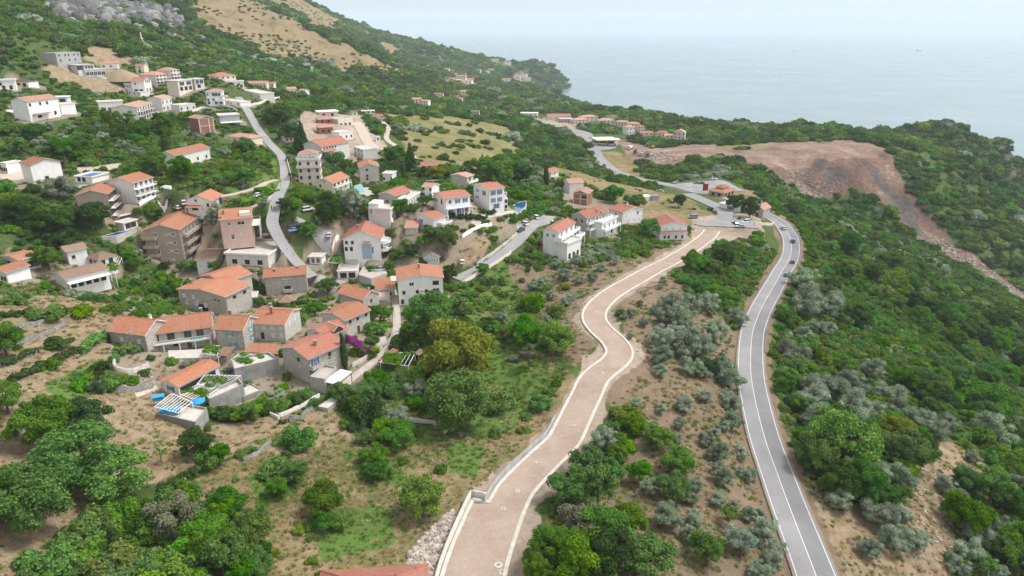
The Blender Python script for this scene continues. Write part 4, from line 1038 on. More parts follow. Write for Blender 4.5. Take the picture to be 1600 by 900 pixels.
h.win('L', [.25], h.h - 1.9, .8, 1.2, 'wood').win('L', [.5], h.h + .2, .5, .5, 'wood'); h.balcony('R', h.h * .5, .05, .98, 1.4, 'rail', 'cream', True); h.win('R', [.12, .36, .6, .85], h.h * .5 + .2, 1.2, 1.9, 'wood').win('R', [.2, .5, .8], .2, 1.4, 1.9, 'opening')
h = mk('stone_house', 'three storey stone house with plain gable end behind the pool', 'B', (645,446), (766,440), (792,412), 532, roof='gL', rise=1.5, wall='stone_pale', tile='tile'); h.win('L', [.38], h.h - 1.9, 1.0, 1.1, 'wood').win('L', [.38], h.h - 4.6, 1.0, 1.1, 'wood').win('L', [.36], .8, 1.0, 1.1, 'wood').win('R', [.3, .7], h.h - 1.9, .9, 1.2, 'wood').win('R', [.3, .7], h.h - 4.6, .9, 1.2, 'wood'); h.gutter('R')
h = mk('apartment_house', 'big pale apartment house with two red roof bands and scaffold side', 'B', (408,318), (578,288), (622,248), 384, roof='gR', rise=2.4, wall='offwhite', tile='tile_red'); h.win('L', [.1, .2, .3, .4, .5], h.h - 1.5, .9, 1.0, 'opening').win('L', [.7, .85], h.h - 2.6, .9, 1.2, 'shut').win('L', [.3, .55, .8], h.h - 5.4, .9, 1.2, 'shut').win('L', [.2, .8], .9, .9, 1.2, 'shut'); h.canopy('L', 0, .46, 1.8, h.h - 1.7, 'tile_red', .8, False); h.grid('R', 3, 3, 1.2, 1.6, 'shut', .6)
h = mk('building_shell', 'unfinished brick house with pink hipped roof, lowest of the three above the track', 'B', (392,197), (480,192), (516,186), 232, b=8, roof='hip', rise=1.4, wall='brick', tile='tile_pink', cat='building shell'); h.win('L', [.3, .7], .8, 1.2, 1.5, 'opening')
h = mk('building_shell', 'unfinished brick house with pink hipped roof, middle of the three above the track', 'B', (388,147), (480,142), (498,136), 172, b=8, roof='hip', rise=1.4, wall='brick', tile='tile_pink', cat='building shell'); h.win('L', [.25, .7], .8, 1.2, 1.5, 'opening')
h = mk('building_shell', 'unfinished house with flat white roof slab, topmost of the three above the track', 'B', (392,102), (510,96), None, 128, b=9, roof='flat', wall='palepink', parapet=0, over=.8, floor='whitemetal', cat='building shell'); h.win('L', [.25, .7], .6, 1.8, 1.6, 'opening')
h = mk('building_shell', 'roofless beige concrete storey beside the three unfinished houses', 'B', (512,150), (602,140), None, 186, b=9, roof='flat', wall='cream', parapet=.4, over=0, floor='concrete_old', cat='building shell'); h.win('L', [.2, .5, .8], .6, 1.4, 1.6, 'opening')
h = mk('villa', 'white cubic villa with weathered rendered walls and small roof box', 'B', (700,706), (836,712), (896,672), 786, roof='flat', wall='offwhite', parapet=.6); h.win('R', [.3, .7], .5, 1.2, 1.6, 'opening').win('L', [.15], 2.6, .7, 2.2, 'plain')
h.box_part('roof_box', -h.b/2 + .2, h.b * .1, h.a * .02, h.a/2 - .2, h.h, h.h + 2.2, 'white')
h = mk('villa', 'stone fronted villa with pink roof behind the white cubic villa', 'B', (782,607), (868,624), (962,588), 692, roof='gL', rise=1.2, wall='stone', tile='tile_red', over=.5); h.win('L', [.5], 1.0, 1.0, 1.2, 'wood'); h.gutter('R')
h = mk('villa', 'white flat roofed annexe with tall windows joined to the stone fronted villa', 'B', (905,640), (948,652), (1026,602), 706, roof='flat', wall='white', parapet=.5); h.win('R', [.12, .32, .52, .72, .9], .4, 1.1, 2.2, 'plain').win('L', [.5], .4, 1.4, 2.2, 'opening')
h = mk('villa', 'white villa with royal blue shutters and red roof, middle of the three alike', 'B', (1107,607), (1180,642), (1298,604), 752, roof='gL', rise=.9, wall='white', tile='tile_red', group='white villas with blue shutters'); h.gutter('R')
h.win('L', [.25], h.h - 2.6, .8, 1.0, 'blue').win('L', [.72], h.h - 2.8, 1.2, 2.0, 'opening').win('R', [.2], h.h - 2.3, 1.3, 1.5, 'plain').win('R', [.5, .8], h.h - 2.4, .8, 1.6, 'blue').win('R', [.2, .5, .8], .5, 1.2, 2.1, 'blue'); h.balcony('R', h.h * .45, 0, 1.0, 2.0, 'rail', 'white', True)
h = mk('villa', 'tall narrow white villa with blue shutters and red roof, right of the three alike', 'B', (1360,553), (1452,586), (1494,552), 716, roof='gL', rise=.9, wall='white', tile='tile_red', group='white villas with blue shutters'); h.gutter('R')
h.win('L', [.25], h.h - 2.4, .8, 1.0, 'blue').win('L', [.72], h.h - 3.0, 1.3, 2.0, 'blue').win('L', [.25], h.h - 5.2, .8, 1.0, 'blue').win('R', [.3, .7], h.h - 2.6, .9, 1.9, 'blue').win('R', [.3, .7], h.h - 5.6, .9, 1.9, 'blue').win('R', [.5], .3, 1.6, 2.1, 'blue')
h = mk('villa', 'lower white villa with red roof and blue ground floor doors, left of the three alike', 'B', (1003,736), (1102,768), (1128,722), 852, b=6, roof='gL', rise=.9, wall='white', tile='tile_red', group='white villas with blue shutters'); h.gutter('R')
h.win('L', [.28], h.h - 2.6, .9, 1.1, 'blue')
h = mk('annexe', 'low white flat annexe with blue doors joined to the lower blue shuttered villa', 'B', (1112,800), (1166,806), (1220,788), 856, roof='flat', wall='white', parapet=.7, cat='annexe'); h.win('R', [.3, .7], .1, 1.3, 2.0, 'blue').win('L', [.6], .1, 1.3, 2.0, 'blue')
h = mk('lean_to', 'low stone garage with pale flat roof left of the lower blue shuttered villa', 'B', (932,824), (1006,824), None, 858, b=6, roof='sL', rise=.9, wall='stone_pale', tile='tile_pink', cat='garage')
h = mk('stone_house', 'two storey stone villa with shallow pink roof and white balcony, by the parked dark car', 'B', (1218,494), (1314,507), (1346,492), 582, roof='gL', rise=.8, wall='stone_pale', tile='tile_pink'); h.win('L', [.3], .9, 1.0, 1.1, 'plain').win('L', [.75], .7, 1.2, 1.2, 'plain').win('R', [.5], h.h - 2.6, 1.2, 1.9, 'opening'); h.balcony('R', h.h * .5, 0, 1.3, 1.6, 'wall', 'white'); h.gutter('R')
h = mk('house', 'small flat white house on the far edge of the fields above the track', 'B', (662,96), (740,94), None, 112, b=7, roof='flat', wall='white', parapet=.2); h.grid('L', 3, 1, 1.2, 1.4, 'opening')
h = mk('house', 'tiny white house with bluish roof left of the small flat white house', 'B', (598,104), (634,102), None, 124, b=5, roof='gR', rise=.9, wall='white', tile='tile_grey'); h.grid('L', 1, 1, .9, 1.1, 'opening')
h = mk('house', 'low house with red roof beside the track head above the fields', 'B', (736,128), (792,126), None, 142, b=6, roof='gR', rise=1.0, wall='offwhite', tile='tile_red'); h.grid('L', 2, 1, .9, 1.1, 'opening')
h = mk('shed', 'small white shed on the bare ground between the two tracks', 'B', (748,258), (776,256), None, 286, b=3, roof='flat', wall='white', parapet=0, over=.2, cat='shed'); h.grid('L', 1, 1, .9, 1.2, 'opening')
# ------------------------------------------------------------------ right part of the village, near the junction
h = mk('house', 'tall white rendered house behind the bare brick house', 'E', (357,546), (448,540), None, 622, b=9, roof='gR', rise=1.5, wall='white', tile='tile_pink'); h.gutter('L')
h = mk('brick_shell', 'bare red brick house with pale concrete frame and no windows', 'E', (384,604), (474,612), None, 684, b=9, roof='gL', rise=1.3, wall='brick', tile='tile_pink', cat='building shell'); h.gutter('R')
m = MB()
for y in (-h.a/2 + .2, 0, h.a/2 - .2): m.box(-h.b/2 - .14, -h.b/2 - .02, y - .25, y + .25, -1, h.h)
for zz in (h.h * .48, h.h - .35): m.box(-h.b/2 - .16, -h.b/2 - .02, -h.a/2, h.a/2, zz, zz + .35)
m.build('concrete_frame', M['concrete'], h.root); h.win('L', [.75], h.h * .55, 2.2, 1.8, 'opening')
h = mk('stone_villa', 'large stone villa with double gabled red roof and white balconies', 'E', (390,737), (466,762), (598,722), 872, roof='gL', rise=1.9, wall='stone', tile='tile_red'); fh = h.h / 3; h.gutter('R')
h.win('R', [.12, .5, .8], h.h - 2.7, 1.3, 2.0, 'wshut').win('R', [.2, .6], h.h - 5.6, 1.3, 2.0, 'wshut').win('R', [.3, .72], .3, 2.0, 2.2, 'opening').win('L', [.3, .7], h.h - 2.4, .9, 1.2, 'wood')
h.balcony('R', fh * 2, -.02, 1.1, 1.8, 'wall', 'white'); h.balcony('R', fh, -.02, 1.2, 2.6, 'wall', 'white', True)
m = MB(); h.slab(m, (-2.6, -.4, 0), (-2.6, 5, 0), (0, 5, 1.7), (0, -.4, 1.7), .16); h.slab(m, (2.6, 5, 0), (2.6, -.4, 0), (0, -.4, 1.7), (0, 5, 1.7), .16); m.face([(-2.4, -.02, -.1), (2.4, -.02, -.1), (0, -.02, 1.65)], 2)
m.build('cross_gable', [M['tile_red'], M['frame'], M['stone']], h.roof_o, (h.b * .1, -h.a / 2, h.h))
h = mk('villa', 'white balustraded villa with small red roof in front of the stone villa', 'E', (206,832), (290,852), (392,790), 996, roof='gL', rise=1.3, wall='white', tile='tile_red'); h.win('R', [.2, .5, .8], h.h - 2.6, 1.3, 2.0, 'wshut').win('R', [.2, .5, .8], 2.8, 1.3, 2.0, 'wshut').win('L', [.3, .7], h.h - 2.4, 1.0, 1.4, 'plain'); h.balcony('R', h.h - 2.9, -.05, 1.1, 1.9, 'wall', 'white', True); h.balcony('R', h.h - 5.9, -.05, 1.3, 2.8, 'wall', 'white', True); h.gutter('R')
h = mk('villa', 'white flat roofed balcony block joined to the right of the large stone villa', 'E', (520,776), (562,800), (655,758), 888, a=6, roof='flat', wall='white', parapet=.8); h.balcony('R', h.h * .5, -.02, 1.05, 2.0, 'wall', 'white', True); h.win('R', [.2, .5, .8], h.h * .5 + .3, 1.3, 2.0, 'wshut').win('R', [.25, .7], .3, 1.8, 2.1, 'opening')
h = mk('portico', 'low white portico wing with flat balustraded top below the balustraded villa', 'E', (318,918), (345,930), (430,894), 1030, a=5, roof='flat', wall='white', parapet=.8, cat='portico'); h.win('R', [.2, .5, .8], .3, 1.5, 2.2, 'opening')
h = mk('bar', 'pale flat terrace bar of the hotel, beside the long deep blue pool', 'A', (720,468), (770,476), (850,452), 520, a=4, roof='flat', wall='offwhite', parapet=.2, cat='bar'); h.win('R', [.3, .7], .3, 2.0, 1.8, 'opening')
h = mk('house', 'white two storey back house right of the pink roofed stone fronted villa', 'B', (1040,566), (1096,572), None, 640, b=6, roof='gR', rise=1.0, wall='white', tile='tile_pink'); h.grid('L', 2, None, .9, 1.2, 'wood')
h = mk('house', 'small white house between the three storey stone house and the stone fronted villa', 'B', (792,486), (850,488), None, 540, b=6, roof='flat', wall='white', parapet=.3); h.grid('L', 2, None, .9, 1.3, 'opening')
h = mk('house', 'white two storey house with broad front gable, left of the dark round trees', 'E', (624,702), (692,730), (818,706), 802, roof='gR', rise=1.7, wall='white', tile='tile_red'); h.win('R', [.2], h.h - 2.2, .8, 1.1, 'shut').win('R', [.75], h.h - 1.9, .8, 1.3, 'wood').win('R', [.3, .6, .85], .7, .9, 1.2, 'shut').win('L', [.5], h.h - 2.2, .8, 1.1, 'wood'); h.chimney(0, -.1, h.h + 1.5, mat='white'); h.gutter('L')
h = mk('house', 'white house with shallow front gable and dark red porch awning by the new road', 'E', (926,810), (1096,806), None, 897, b=12, roof='gL', rise=1.5, wall='white', tile='tile_red'); h.win('L', [.2, .35, .62, .85], .7, .9, 1.4, 'wood').win('L', [.25, .5, .75], h.h - 2.0, 1.1, 1.0, 'shut'); h.canopy('L', 0, 1, 1.5, h.h - 2.6, 'tile_red', .35); h.gutter('R')
h = mk('restaurant', 'restaurant with two tier red hipped roof beside the car park', 'E', (1252,580), (1325,603), (1410,576), None, 3.0, b=13, roof='hip', rise=1.4, wall='tan', tile='tile_red', over=1.0, cat='restaurant'); h.win('L', [.3, .7], .3, 1.8, 1.8, 'opening').win('R', [.2, .5, .8], .3, 1.8, 1.8, 'opening')
m = MB(); X, Y, z0 = h.b * .24, h.a * .24, h.h + .9; m.box(-X, X, -Y, Y, z0 - .6, z0 + .8, 2)
for e0, e1, r0, r1 in (((-X-.6,-Y-.6),(X+.6,-Y-.6),(-1,-.1),(1,-.1)), ((X+.6,-Y-.6),(X+.6,Y+.6),(1,-.1),(1,.1)), ((X+.6,Y+.6),(-X-.6,Y+.6),(1,.1),(-1,.1)), ((-X-.6,Y+.6),(-X-.6,-Y-.6),(-1,.1),(-1,-.1))):
    h.slab(m, (*e0, z0 + .8), (*e1, z0 + .8), (*r1, z0 + 2.2), (*r0, z0 + 2.2), .15)
m.build('upper_roof', [M['tile_red'], M['frame'], M['tan']], h.roof_o)
h = mk('church', 'small grey stone church with bell gable above the road bend', 'Q', (276,402), (298,410), (324,398), 452, a=6.0, b=9.0, roof='gL', rise=1.8, wall='stone', tile='tile_pink', cat='church'); m = MB()
m.box(-.45, .45, -1.4, -.55, 0, 2.4); m.box(-.45, .45, .55, 1.4, 0, 2.4); m.box(-.45, .45, -1.4, 1.4, 2.4, 3.0); m.box(-.2, .2, -.3, .3, 1.2, 2.1)
m.build('bell_gable', M['stone_pale'], h.root, (-h.b / 2 + .6, 0, h.h + 1.2)); h.win('L', [.5], .2, 1.2, 2.2, 'wood')
h = mk('house', 'orange roofed house half hidden by a dark cypress on the scrubby slope', 'E', (180,472), (240,482), (292,464), 508, roof='gL', rise=1.5, wall='offwhite', tile='tile'); h.win('R', [.5], 1.0, .9, 1.2, 'wood'); h.gutter('R')
h = mk('kiosk', 'white flat kiosk in the lay by left of the junction', 'E', (836,632), (872,626), None, 648, b=4, roof='flat', wall='white', parapet=0, over=.2, cat='kiosk', floor='whitemetal')
h = mk('container', 'blue grey site container beside the white kiosk at the junction', 'E', (878,628), (922,626), None, 652, b=3, roof='flat', wall='greywall', parapet=0, over=.05, cat='container', floor='greymetal')
h = mk('kiosk', 'white and blue snack kiosk under trees beside the turning loop', 'E', (1300,668), (1390,696), None, 722, b=4, roof='flat', wall='white', parapet=0, over=.4, cat='kiosk', floor='whitemetal'); h.win('L', [.65, .85], .3, 1.4, 1.8, 'blue')
# ------------------------------------------------------------------ along the coast road, farther off
for lab, L, N, R, yb, kw in (
 ('bluish flat hall with red toothed roofs at the far end of the coast road', (280,160), (460,158), None, 186, dict(b=12, roof='gR', rise=2.2, tile='tile_red', wall='offwhite')),
 ('long blue grey hall below the red toothed roofs', (378,180), (482,178), None, 206, dict(b=9, roof='flat', wall='greywall', parapet=.2)),
 ('leftmost pink townhouse of the row beyond the filling station', (488,190), (600,182), None, 214, dict(b=10, roof='hip', rise=1.8, wall='palepink', tile='tile_pink')),
 ('second pink townhouse of the row, behind the leftmost one', (545,166), (672,160), None, 196, dict(b=10, roof='hip', rise=1.6, wall='palepink', tile='tile_pink')),
 ('third pink townhouse of the row, above the green bank', (682,192), (800,190), None, 222, dict(b=10, roof='hip', rise=1.8, wall='palepink', tile='tile_pink')),
 ('fourth pink townhouse of the row, with dark gaps between its roofs', (806,202), (896,206), None, 244, dict(b=10, roof='hip', rise=1.6, wall='palepink', tile='tile_pink')),
 ('white townhouse in front of the pink row', (896,244), (962,240), None, 296, dict(b=8, roof='hip', rise=1.4, wall='white', tile='tile_pink')),
 ('pink townhouse behind the white townhouse', (908,218), (1000,218), None, 262, dict(b=9, roof='hip', rise=1.6, wall='palepink', tile='tile_pink')),
 ('last pink townhouse of the row with a red porch', (990,240), (1042,238), None, 276, dict(b=8, roof='hip', rise=1.4, wall='palepink', tile='tile_red')),
 ('low ochre house at the foot of the pink townhouse row', (1004,288), (1100,290), None, 312, dict(b=8, roof='gR', rise=1.2, wall='cream', tile='tile_red')),
 ('pink house left of the dark tree beyond the quarry ground', (1116,284), (1192,290), None, 318, dict(b=9, roof='hip', rise=1.8, wall='palepink', tile='tile_red')),
 ('low cream house between the two pink houses beyond the quarry ground', (1202,308), (1298,312), None, 336, dict(b=8, roof='gR', rise=1.1, wall='cream', tile='tile_pink')),
 ('tall pale pink house at the right end beyond the quarry ground', (1270,282), (1352,286), None, 342, dict(b=8, roof='gL', rise=2.2, wall='palepink', tile='tile_pink')),
 ('long white flat roofed shed left of the coast road', (68,134), (198,136), None, 156, dict(b=10, roof='flat', wall='white', parapet=0, over=.6, floor='whitemetal')),
):
    h = mk('townhouse' if 'townhouse' in lab else 'house', lab, 'K', L, N, R, yb, group='townhouses along the coast road' if 'townhouse' in lab else None, **kw)
    h.grid('L', 4 if h.a > 12 else 3, None, 1.1, 1.4, 'wood')
# far hamlet on the headland: small, each with walls, roof and windows
FARH = [('pink roofed house highest in the far hamlet', 225, 66, 46, 'tile_pink'), ('red roofed house at the upper left of the far hamlet', 250, 208, 60, 'tile_red'), ('house with rounded pink front in the far hamlet', 440, 238, 60, 'tile_pink'), ('cream house below the rounded pink house', 508, 282, 66, 'tile_pink'),
 ('long white apartment house beside the red cutting', 575, 305, 90, 'tile_pink'), ('white stepped flats below the red cutting', 625, 352, 100, 'tile_pink'), ('small white house left of the white stepped flats', 435, 345, 56, 'tile_pink'), ('big pink roofed house near the top of the far ridge', 872, 150, 90, 'tile_pink'),
 ('tan house right of the big pink roofed house on the ridge', 985, 176, 70, 'tile_pink'), ('small pink house in the middle of the far slope', 728, 242, 44, 'tile_pink'), ('pale red house right of the small pink house', 805, 250, 44, 'tile_red'), ('white house above the cape cluster', 1110, 290, 60, 'tile_pink'),
 ('cream block in the cape cluster', 1160, 316, 70, 'tile_pink'), ('white block lowest in the cape cluster', 1200, 356, 60, 'tile_pink'), ('long low white greenhouse right of the far cypresses', 976, 334, 80, 'whitemetal'), ('white house with red roof behind the crane', 375, 474, 80, 'tile_red'),
 ('white house at the foot of the crane', 560, 510, 56, 'tile_pink'), ('small white house above the crane foot', 592, 442, 50, 'tile_pink'), ('grey pink barn left of the crane', 178, 524, 76, 'tile_pink'), ('grey barn left of the dark oaks', 258, 540, 70, 'tile_pink'), ('grey roofed barn in the scrub beyond the fields', 700, 640, 60, 'tile_grey')]
FARH += [('pale house beside the rounded pink house in the far hamlet', 470, 262, 44, 'tile_pink'), ('white house at the left end of the far hamlet', 405, 262, 44, 'tile_pink'), ('white gabled house over the red cutting in the far hamlet', 600, 275, 40, 'tile_red'), ('long pale house at the bottom of the far hamlet stairs', 660, 330, 60, 'tile_pink'), ('white cottage under the far ridge track', 365, 120, 40, 'tile_pink'), ('tiny pale cottage on the far ridge slope', 230, 112, 40, 'tile_pink'), ('pink cottage beside the ridge top house', 760, 112, 40, 'tile_pink'), ('white house at the lower left of the cape cluster', 1075, 300, 50, 'tile_pink'), ('pink house in the heart of the cape cluster', 1140, 280, 50, 'tile_red'), ('white house nearest the water in the cape cluster', 1225, 372, 46, 'tile_pink'), ('low white house on the wooded slope left of the cape cluster', 835, 232, 36, 'tile_pink'), ('white house behind the rubble beyond the fields', 770, 598, 40, 'tile_pink')]
for lab, x, y, w, tl in FARH:
    px, py = zp('L', (x, y)); P = cast1(px, py); dd = project(P)[2]
    a = w / 5.7 * dd / F; a = min(max(a, 7), 26); hh = min(3.0 + a * .2, 7.5)
    sol = dict(loc=tuple(P), rz=math.pi / 2 + R_.uniform(-.35, .35), a=a, b=min(a, 11) * .8, h=hh); sol['rz'] -= 0
    H = House('house', lab, 'house', sol, R_.choice(['white', 'palepink', 'offwhite', 'cream']), 3.0)
    H.walls('gR', 1.4); H.roof('gR', 1.4, tl if tl != 'whitemetal' else 'tile_pink'); H.grid('L', 3, None, 1.3, 1.5, 'wood'); HOUSES[lab] = sol
# the near roof that just enters the picture at the bottom
sol = solve('P', (490,962), (662,950), None, None, 5.0, b=8)
h = House('house', 'orange hipped roof of the house cut by the bottom edge', 'house', sol, 'white'); h.walls('hip', 0); h.roof('hip', 2.2, 'tile_red'); h.grid('L', 3, 2); HOUSES['bottom'] = sol
def apply_pads():
    for (loc, rz, a, b) in PADS:
        c, s_ = math.cos(rz), math.sin(rz); r = math.hypot(a, b) / 2 + 4
        m = np.argwhere((abs(GX - loc[0]) < r) & (abs(GY - loc[1]) < r))
        if not len(m): continue
        I, J = m[:, 0], m[:, 1]; dx = GX[I, J] - loc[0]; dy = GY[I, J] - loc[1]
        lx = dx * c + dy * s_; ly = -dx * s_ + dy * c
        d = np.hypot(np.maximum(abs(lx) - b / 2, 0), np.maximum(abs(ly) - a / 2, 0))
        w = np.clip(1 - (d - .5) / 3.0, 0, 1); w = w * w * (3 - 2 * w)
        GZ[I, J] = np.minimum(GZ[I, J], GZ[I, J] * (1 - w) + (loc[2] - 0.1) * w)
apply_pads()
if DEBUG:
    for k, v in HOUSES.items(): print('HS %-75s a=%.1f b=%.1f h=%.1f d=%.0f rz=%.0f' % (k[:75], v['a'], v['b'], v['h'], project(v['loc'])[2], math.degrees(v['rz'])))
# ------------------------------------------------------------------ kerbs and walls of the new road
def offset_line(L, off):
    T = np.gradient(L[:, :2], axis=0); T /= np.hypot(T[:, 0], T[:, 1])[:, None]
    o = np.broadcast_to(np.asarray(off, float), (len(L),))
    P = L.copy(); P[:, :2] += np.stack([T[:, 1], -T[:, 0]], 1) * o[:, None]
    return P
def wall_line(name, P, up, down, th, mat, label=None, cat=None, group=None, kind=None, cap=None, jitter=0.0):
    """an upright band following P (n,3): up above and down below the line's own height"""
    T = np.gradient(P[:, :2], axis=0); T /= np.maximum(np.hypot(T[:, 0], T[:, 1])[:, None], 1e-6)
    Nn = np.stack([T[:, 1], -T[:, 0]], 1) * th / 2; n = len(P)
    top = P[:, 2] + up + (NR.uniform(-jitter, jitter, n) if jitter else 0)
    a, b = P[:, :2] - Nn, P[:, :2] + Nn
    V = np.concatenate([np.column_stack([a, P[:, 2] - down]), np.column_stack([a, top]), np.column_stack([b, top]), np.column_stack([b, P[:, 2] - down])])
    i = np.arange(n - 1); Fq = np.concatenate([np.stack([r*n+i, r*n+i+1, (r+1)*n+i+1, (r+1)*n+i], 1) for r in range(3)] + [np.array([[0, n, 2*n, 3*n]]), np.array([[n-1, 4*n-1, 3*n-1, 2*n-1]])])
    me = np_mesh(name, V, Fq, mat); o = link(name, me)
    return tag(o, label, cat, group, kind)
def ground_line(pix, step=1.0):
    w_ = cast([p[0] for p in pix], [p[1] for p in pix]); L = smooth_line(w_, step) if len(pix) > 2 else np.stack([np.linspace(w_[0, k], w_[1, k], max(2, int(np.hypot(*(w_[1] - w_[0])[:2]) / step))) for k in range(3)], 1)
    L[:, 2] = hgt(L[:, 0], L[:, 1]); return L
def straight(pix, step=1.2):
    """polyline with sharp corners on the ground"""
    w_ = cast([p[0] for p in pix], [p[1] for p in pix]); out = []
    for a, b in zip(w_[:-1], w_[1:]):
        k = max(2, int(np.hypot(*(b - a)[:2]) / step)); out.append(a + (b - a) * np.linspace(0, 1, k, endpoint=False)[:, None])
    out.append(w_[-1:]); L = np.concatenate(out); L[:, 2] = hgt(L[:, 0], L[:, 1]); return L
nb = int(s_bay)
ribbon('kerb', NEW_L, (3.15, 3.85), M['concrete'], 0.14, skirt=2.0)
ribbon('kerb', NEW_L[nb:], (-3.85, -3.15), M['concrete'], 0.14, skirt=1.2)
ribbon('kerb', NEW_L[:nb + 1], (-6.9, -6.2), M['concrete'], 0.14, skirt=1.2)
bay = NEW_L[nb:nb + 2].copy()
T0 = (NEW_L[nb + 1, :2] - NEW_L[nb, :2]); T0 /= np.hypot(*T0); N0 = np.array([T0[1], -T0[0]])
bay = np.array([[*(NEW_L[nb, :2] - N0 * (6.9 - 3.6 * k / 6) + T0 * .3), NEW_L[nb, 2]] for k in range(7)])
wall_line('kerb', bay, .14, 1.0, 1.0, M['concrete'], kind='structure')
cut = offset_line(NEW_L[nb:nb + 34], -4.3); wall_line('retaining_wall', cut, 1.1, 2.0, .3, M['concrete_old'], 'low concrete retaining wall on the cut side of the new road, above its bay', 'wall')
cut = offset_line(NEW_L[:nb + 1], -7.3); bayw = np.concatenate([cut, np.array([[*(NEW_L[nb, :2] - N0 * (7.3 - 3.1 * k / 5) + T0 * 1.0), NEW_L[nb, 2]] for k in range(6)])])
wall_line('retaining_wall', bayw, 1.3, 2.0, .35, M['concrete'], 'pale stepped concrete wall round the wide bay of the new road', 'wall')
KEEP_CLEAR.append(cast([715, 735, 700, 625, 635, 680], [790, 800, 905, 905, 855, 815])[:, :2])
# iron covers and pale patches on the new road
def cover_plate(px, py, r, label, square=False, pale=True):
    p = cast1(px, py); i = int(np.argmin(np.hypot(NEW_L[:, 0] - p[0], NEW_L[:, 1] - p[1]))); z = NEW_L[i, 2]
    o = empty('manhole_cover', (p[0], p[1], z + .004), R_.uniform(0, .3), label, 'drain cover' if square else 'manhole cover', 'covers along the new road')
    m = MB()
    if square: m.box(-r, r, -r, r, 0, .05)
    else: m.lathe([(0.001, .05), (r, .05), (r, 0)], 20)
    m.build('concrete_collar', M['concrete'], o)
    m = MB()
    if square: m.box(-r*.5, r*.5, -r*.5, r*.5, .05, .075)
    else: m.lathe([(0.001, .075), (r * .45, .075), (r * .45, .05)], 16)
    m.build('lid', M['greymetal'], o)
cover_plate(779, 885, .7, 'pale concrete patch with round lid nearest the bottom edge')
cover_plate(787, 797, .42, 'square grating in the middle of the bay end', True)
cover_plate(809, 769, .5, 'round brownish collar beside the right kerb')
cover_plate(837, 724, .42, 'round manhole collar at the first curve')
cover_plate(897, 667, .42, 'round manhole collar on the straight below the sharp bend')
cover_plate(942, 584, .42, 'pale manhole collar just below the sharp bend')
cover_plate(785, 896, .5, 'small bluish grating at the bottom edge of the new road', True)
cover_plate(932, 488, .4, 'small round collar on the upper curve of the new road')
M['iron'] = M['greymetal']
# ------------------------------------------------------------------ open paved places
def pad_area(name, pix, mat, up=.06, kind='structure', label=None, cat=None, skirt=1.5, z=None):
    q = cast([p[0] for p in pix], [p[1] for p in pix]); zz = float(np.median(q[:, 2])) if z is None else z
    m = MB(); pts = [tuple(p[:2]) for p in q]
    ar = sum(pts[i][0] * pts[(i+1) % len(pts)][1] - pts[(i+1) % len(pts)][0] * pts[i][1] for i in range(len(pts)))
    if ar < 0: pts = pts[::-1]
    m.prism(pts, zz - skirt, zz + up); o = m.build(name, mat); tag(o, label, cat, None, kind); KEEP_CLEAR.append(q[:, :2]); return q, zz + up
def drape(name, pix, mat, up=.05, kind='structure', n=14):
    """a paved sheet that follows the ground: four corners, subdivided"""
    q = cast([p[0] for p in pix], [p[1] for p in pix])[:, :2]; V = []
    for i in range(n + 1):
        for j in range(n + 1):
            a, b = i / n, j / n; p = (q[0] * (1-a) + q[1] * a) * (1-b) + (q[3] * (1-a) + q[2] * a) * b; V.append((p[0], p[1], 0))
    V = np.array(V); V[:, 2] = hgt(V[:, 0], V[:, 1]) + up
    k = (np.arange(n)[:, None] * (n + 1) + np.arange(n)[None]).ravel(); me = np_mesh(name, V, np.stack([k, k + n + 1, k + n + 2, k + 1], 1), mat)
    bm = bmesh.new(); bm.from_mesh(me)
    if sum(f.normal.z for f in bm.faces) < 0: bmesh.ops.reverse_faces(bm, faces=bm.faces[:])
    bm.to_mesh(me); bm.free(); KEEP_CLEAR.append(q); o = link(name, me); o['kind'] = kind; return o
drape('car_park', [(1040, 289), (1128, 282), (1166, 300), (1100, 304)], M['asphalt'], .30)
drape('forecourt', [(920, 214), (968, 218), (962, 232), (930, 238)], M['asphalt'], .30)
drape('turning_place', [(1122, 340), (1172, 344), (1186, 358), (1112, 354)], M['asphalt'], .30)
drape('parking_place', [(806, 352), (850, 336), (868, 348), (812, 372)], M['lane'], .22)
drape('patio', [(262, 555), (335, 540), (338, 556), (268, 566)], M['paving'], .12)
drape('patio', [(205, 604), (238, 598), (250, 610), (214, 622)], M['track'], .12)
drape('square', [(478, 438), (500, 430), (545, 440), (500, 458)], M['lane'], .2)
drape('square', [(452, 372), (492, 352), (518, 362), (520, 405)], M['lane'], .15)
drape('patio', [(548, 296), (580, 292), (590, 304), (552, 312)], M['paving'], .2)
drape('patio', [(735, 345), (800, 330), (822, 334), (740, 358)], M['paving'], .15)
drape('patio', [(582, 532), (602, 526), (606, 536), (590, 548)], M['paving'], .15)
drape('track', [(0, 268), (45, 268), (47, 284), (0, 292)], M['track'], .2)
drape('track', [(120, 262), (192, 256), (188, 266), (122, 272)], M['track'], .2)
KEEP_CLEAR += [cast([p[0] for p in P_], [p[1] for p in P_])[:, :2] for P_ in (
 [(1035,285),(1130,276),(1180,300),(1160,322),(1090,330),(1030,300)], [(905,205),(985,212),(1000,250),(985,280),(940,262)], [(1080,340),(1190,335),(1195,372),(1085,385)],
 [(1192,346),(1214,348),(1222,385),(1196,392)], [(840,180),(870,184),(930,212),(905,222)], [(480,452),(505,425),(545,436),(520,462)])]
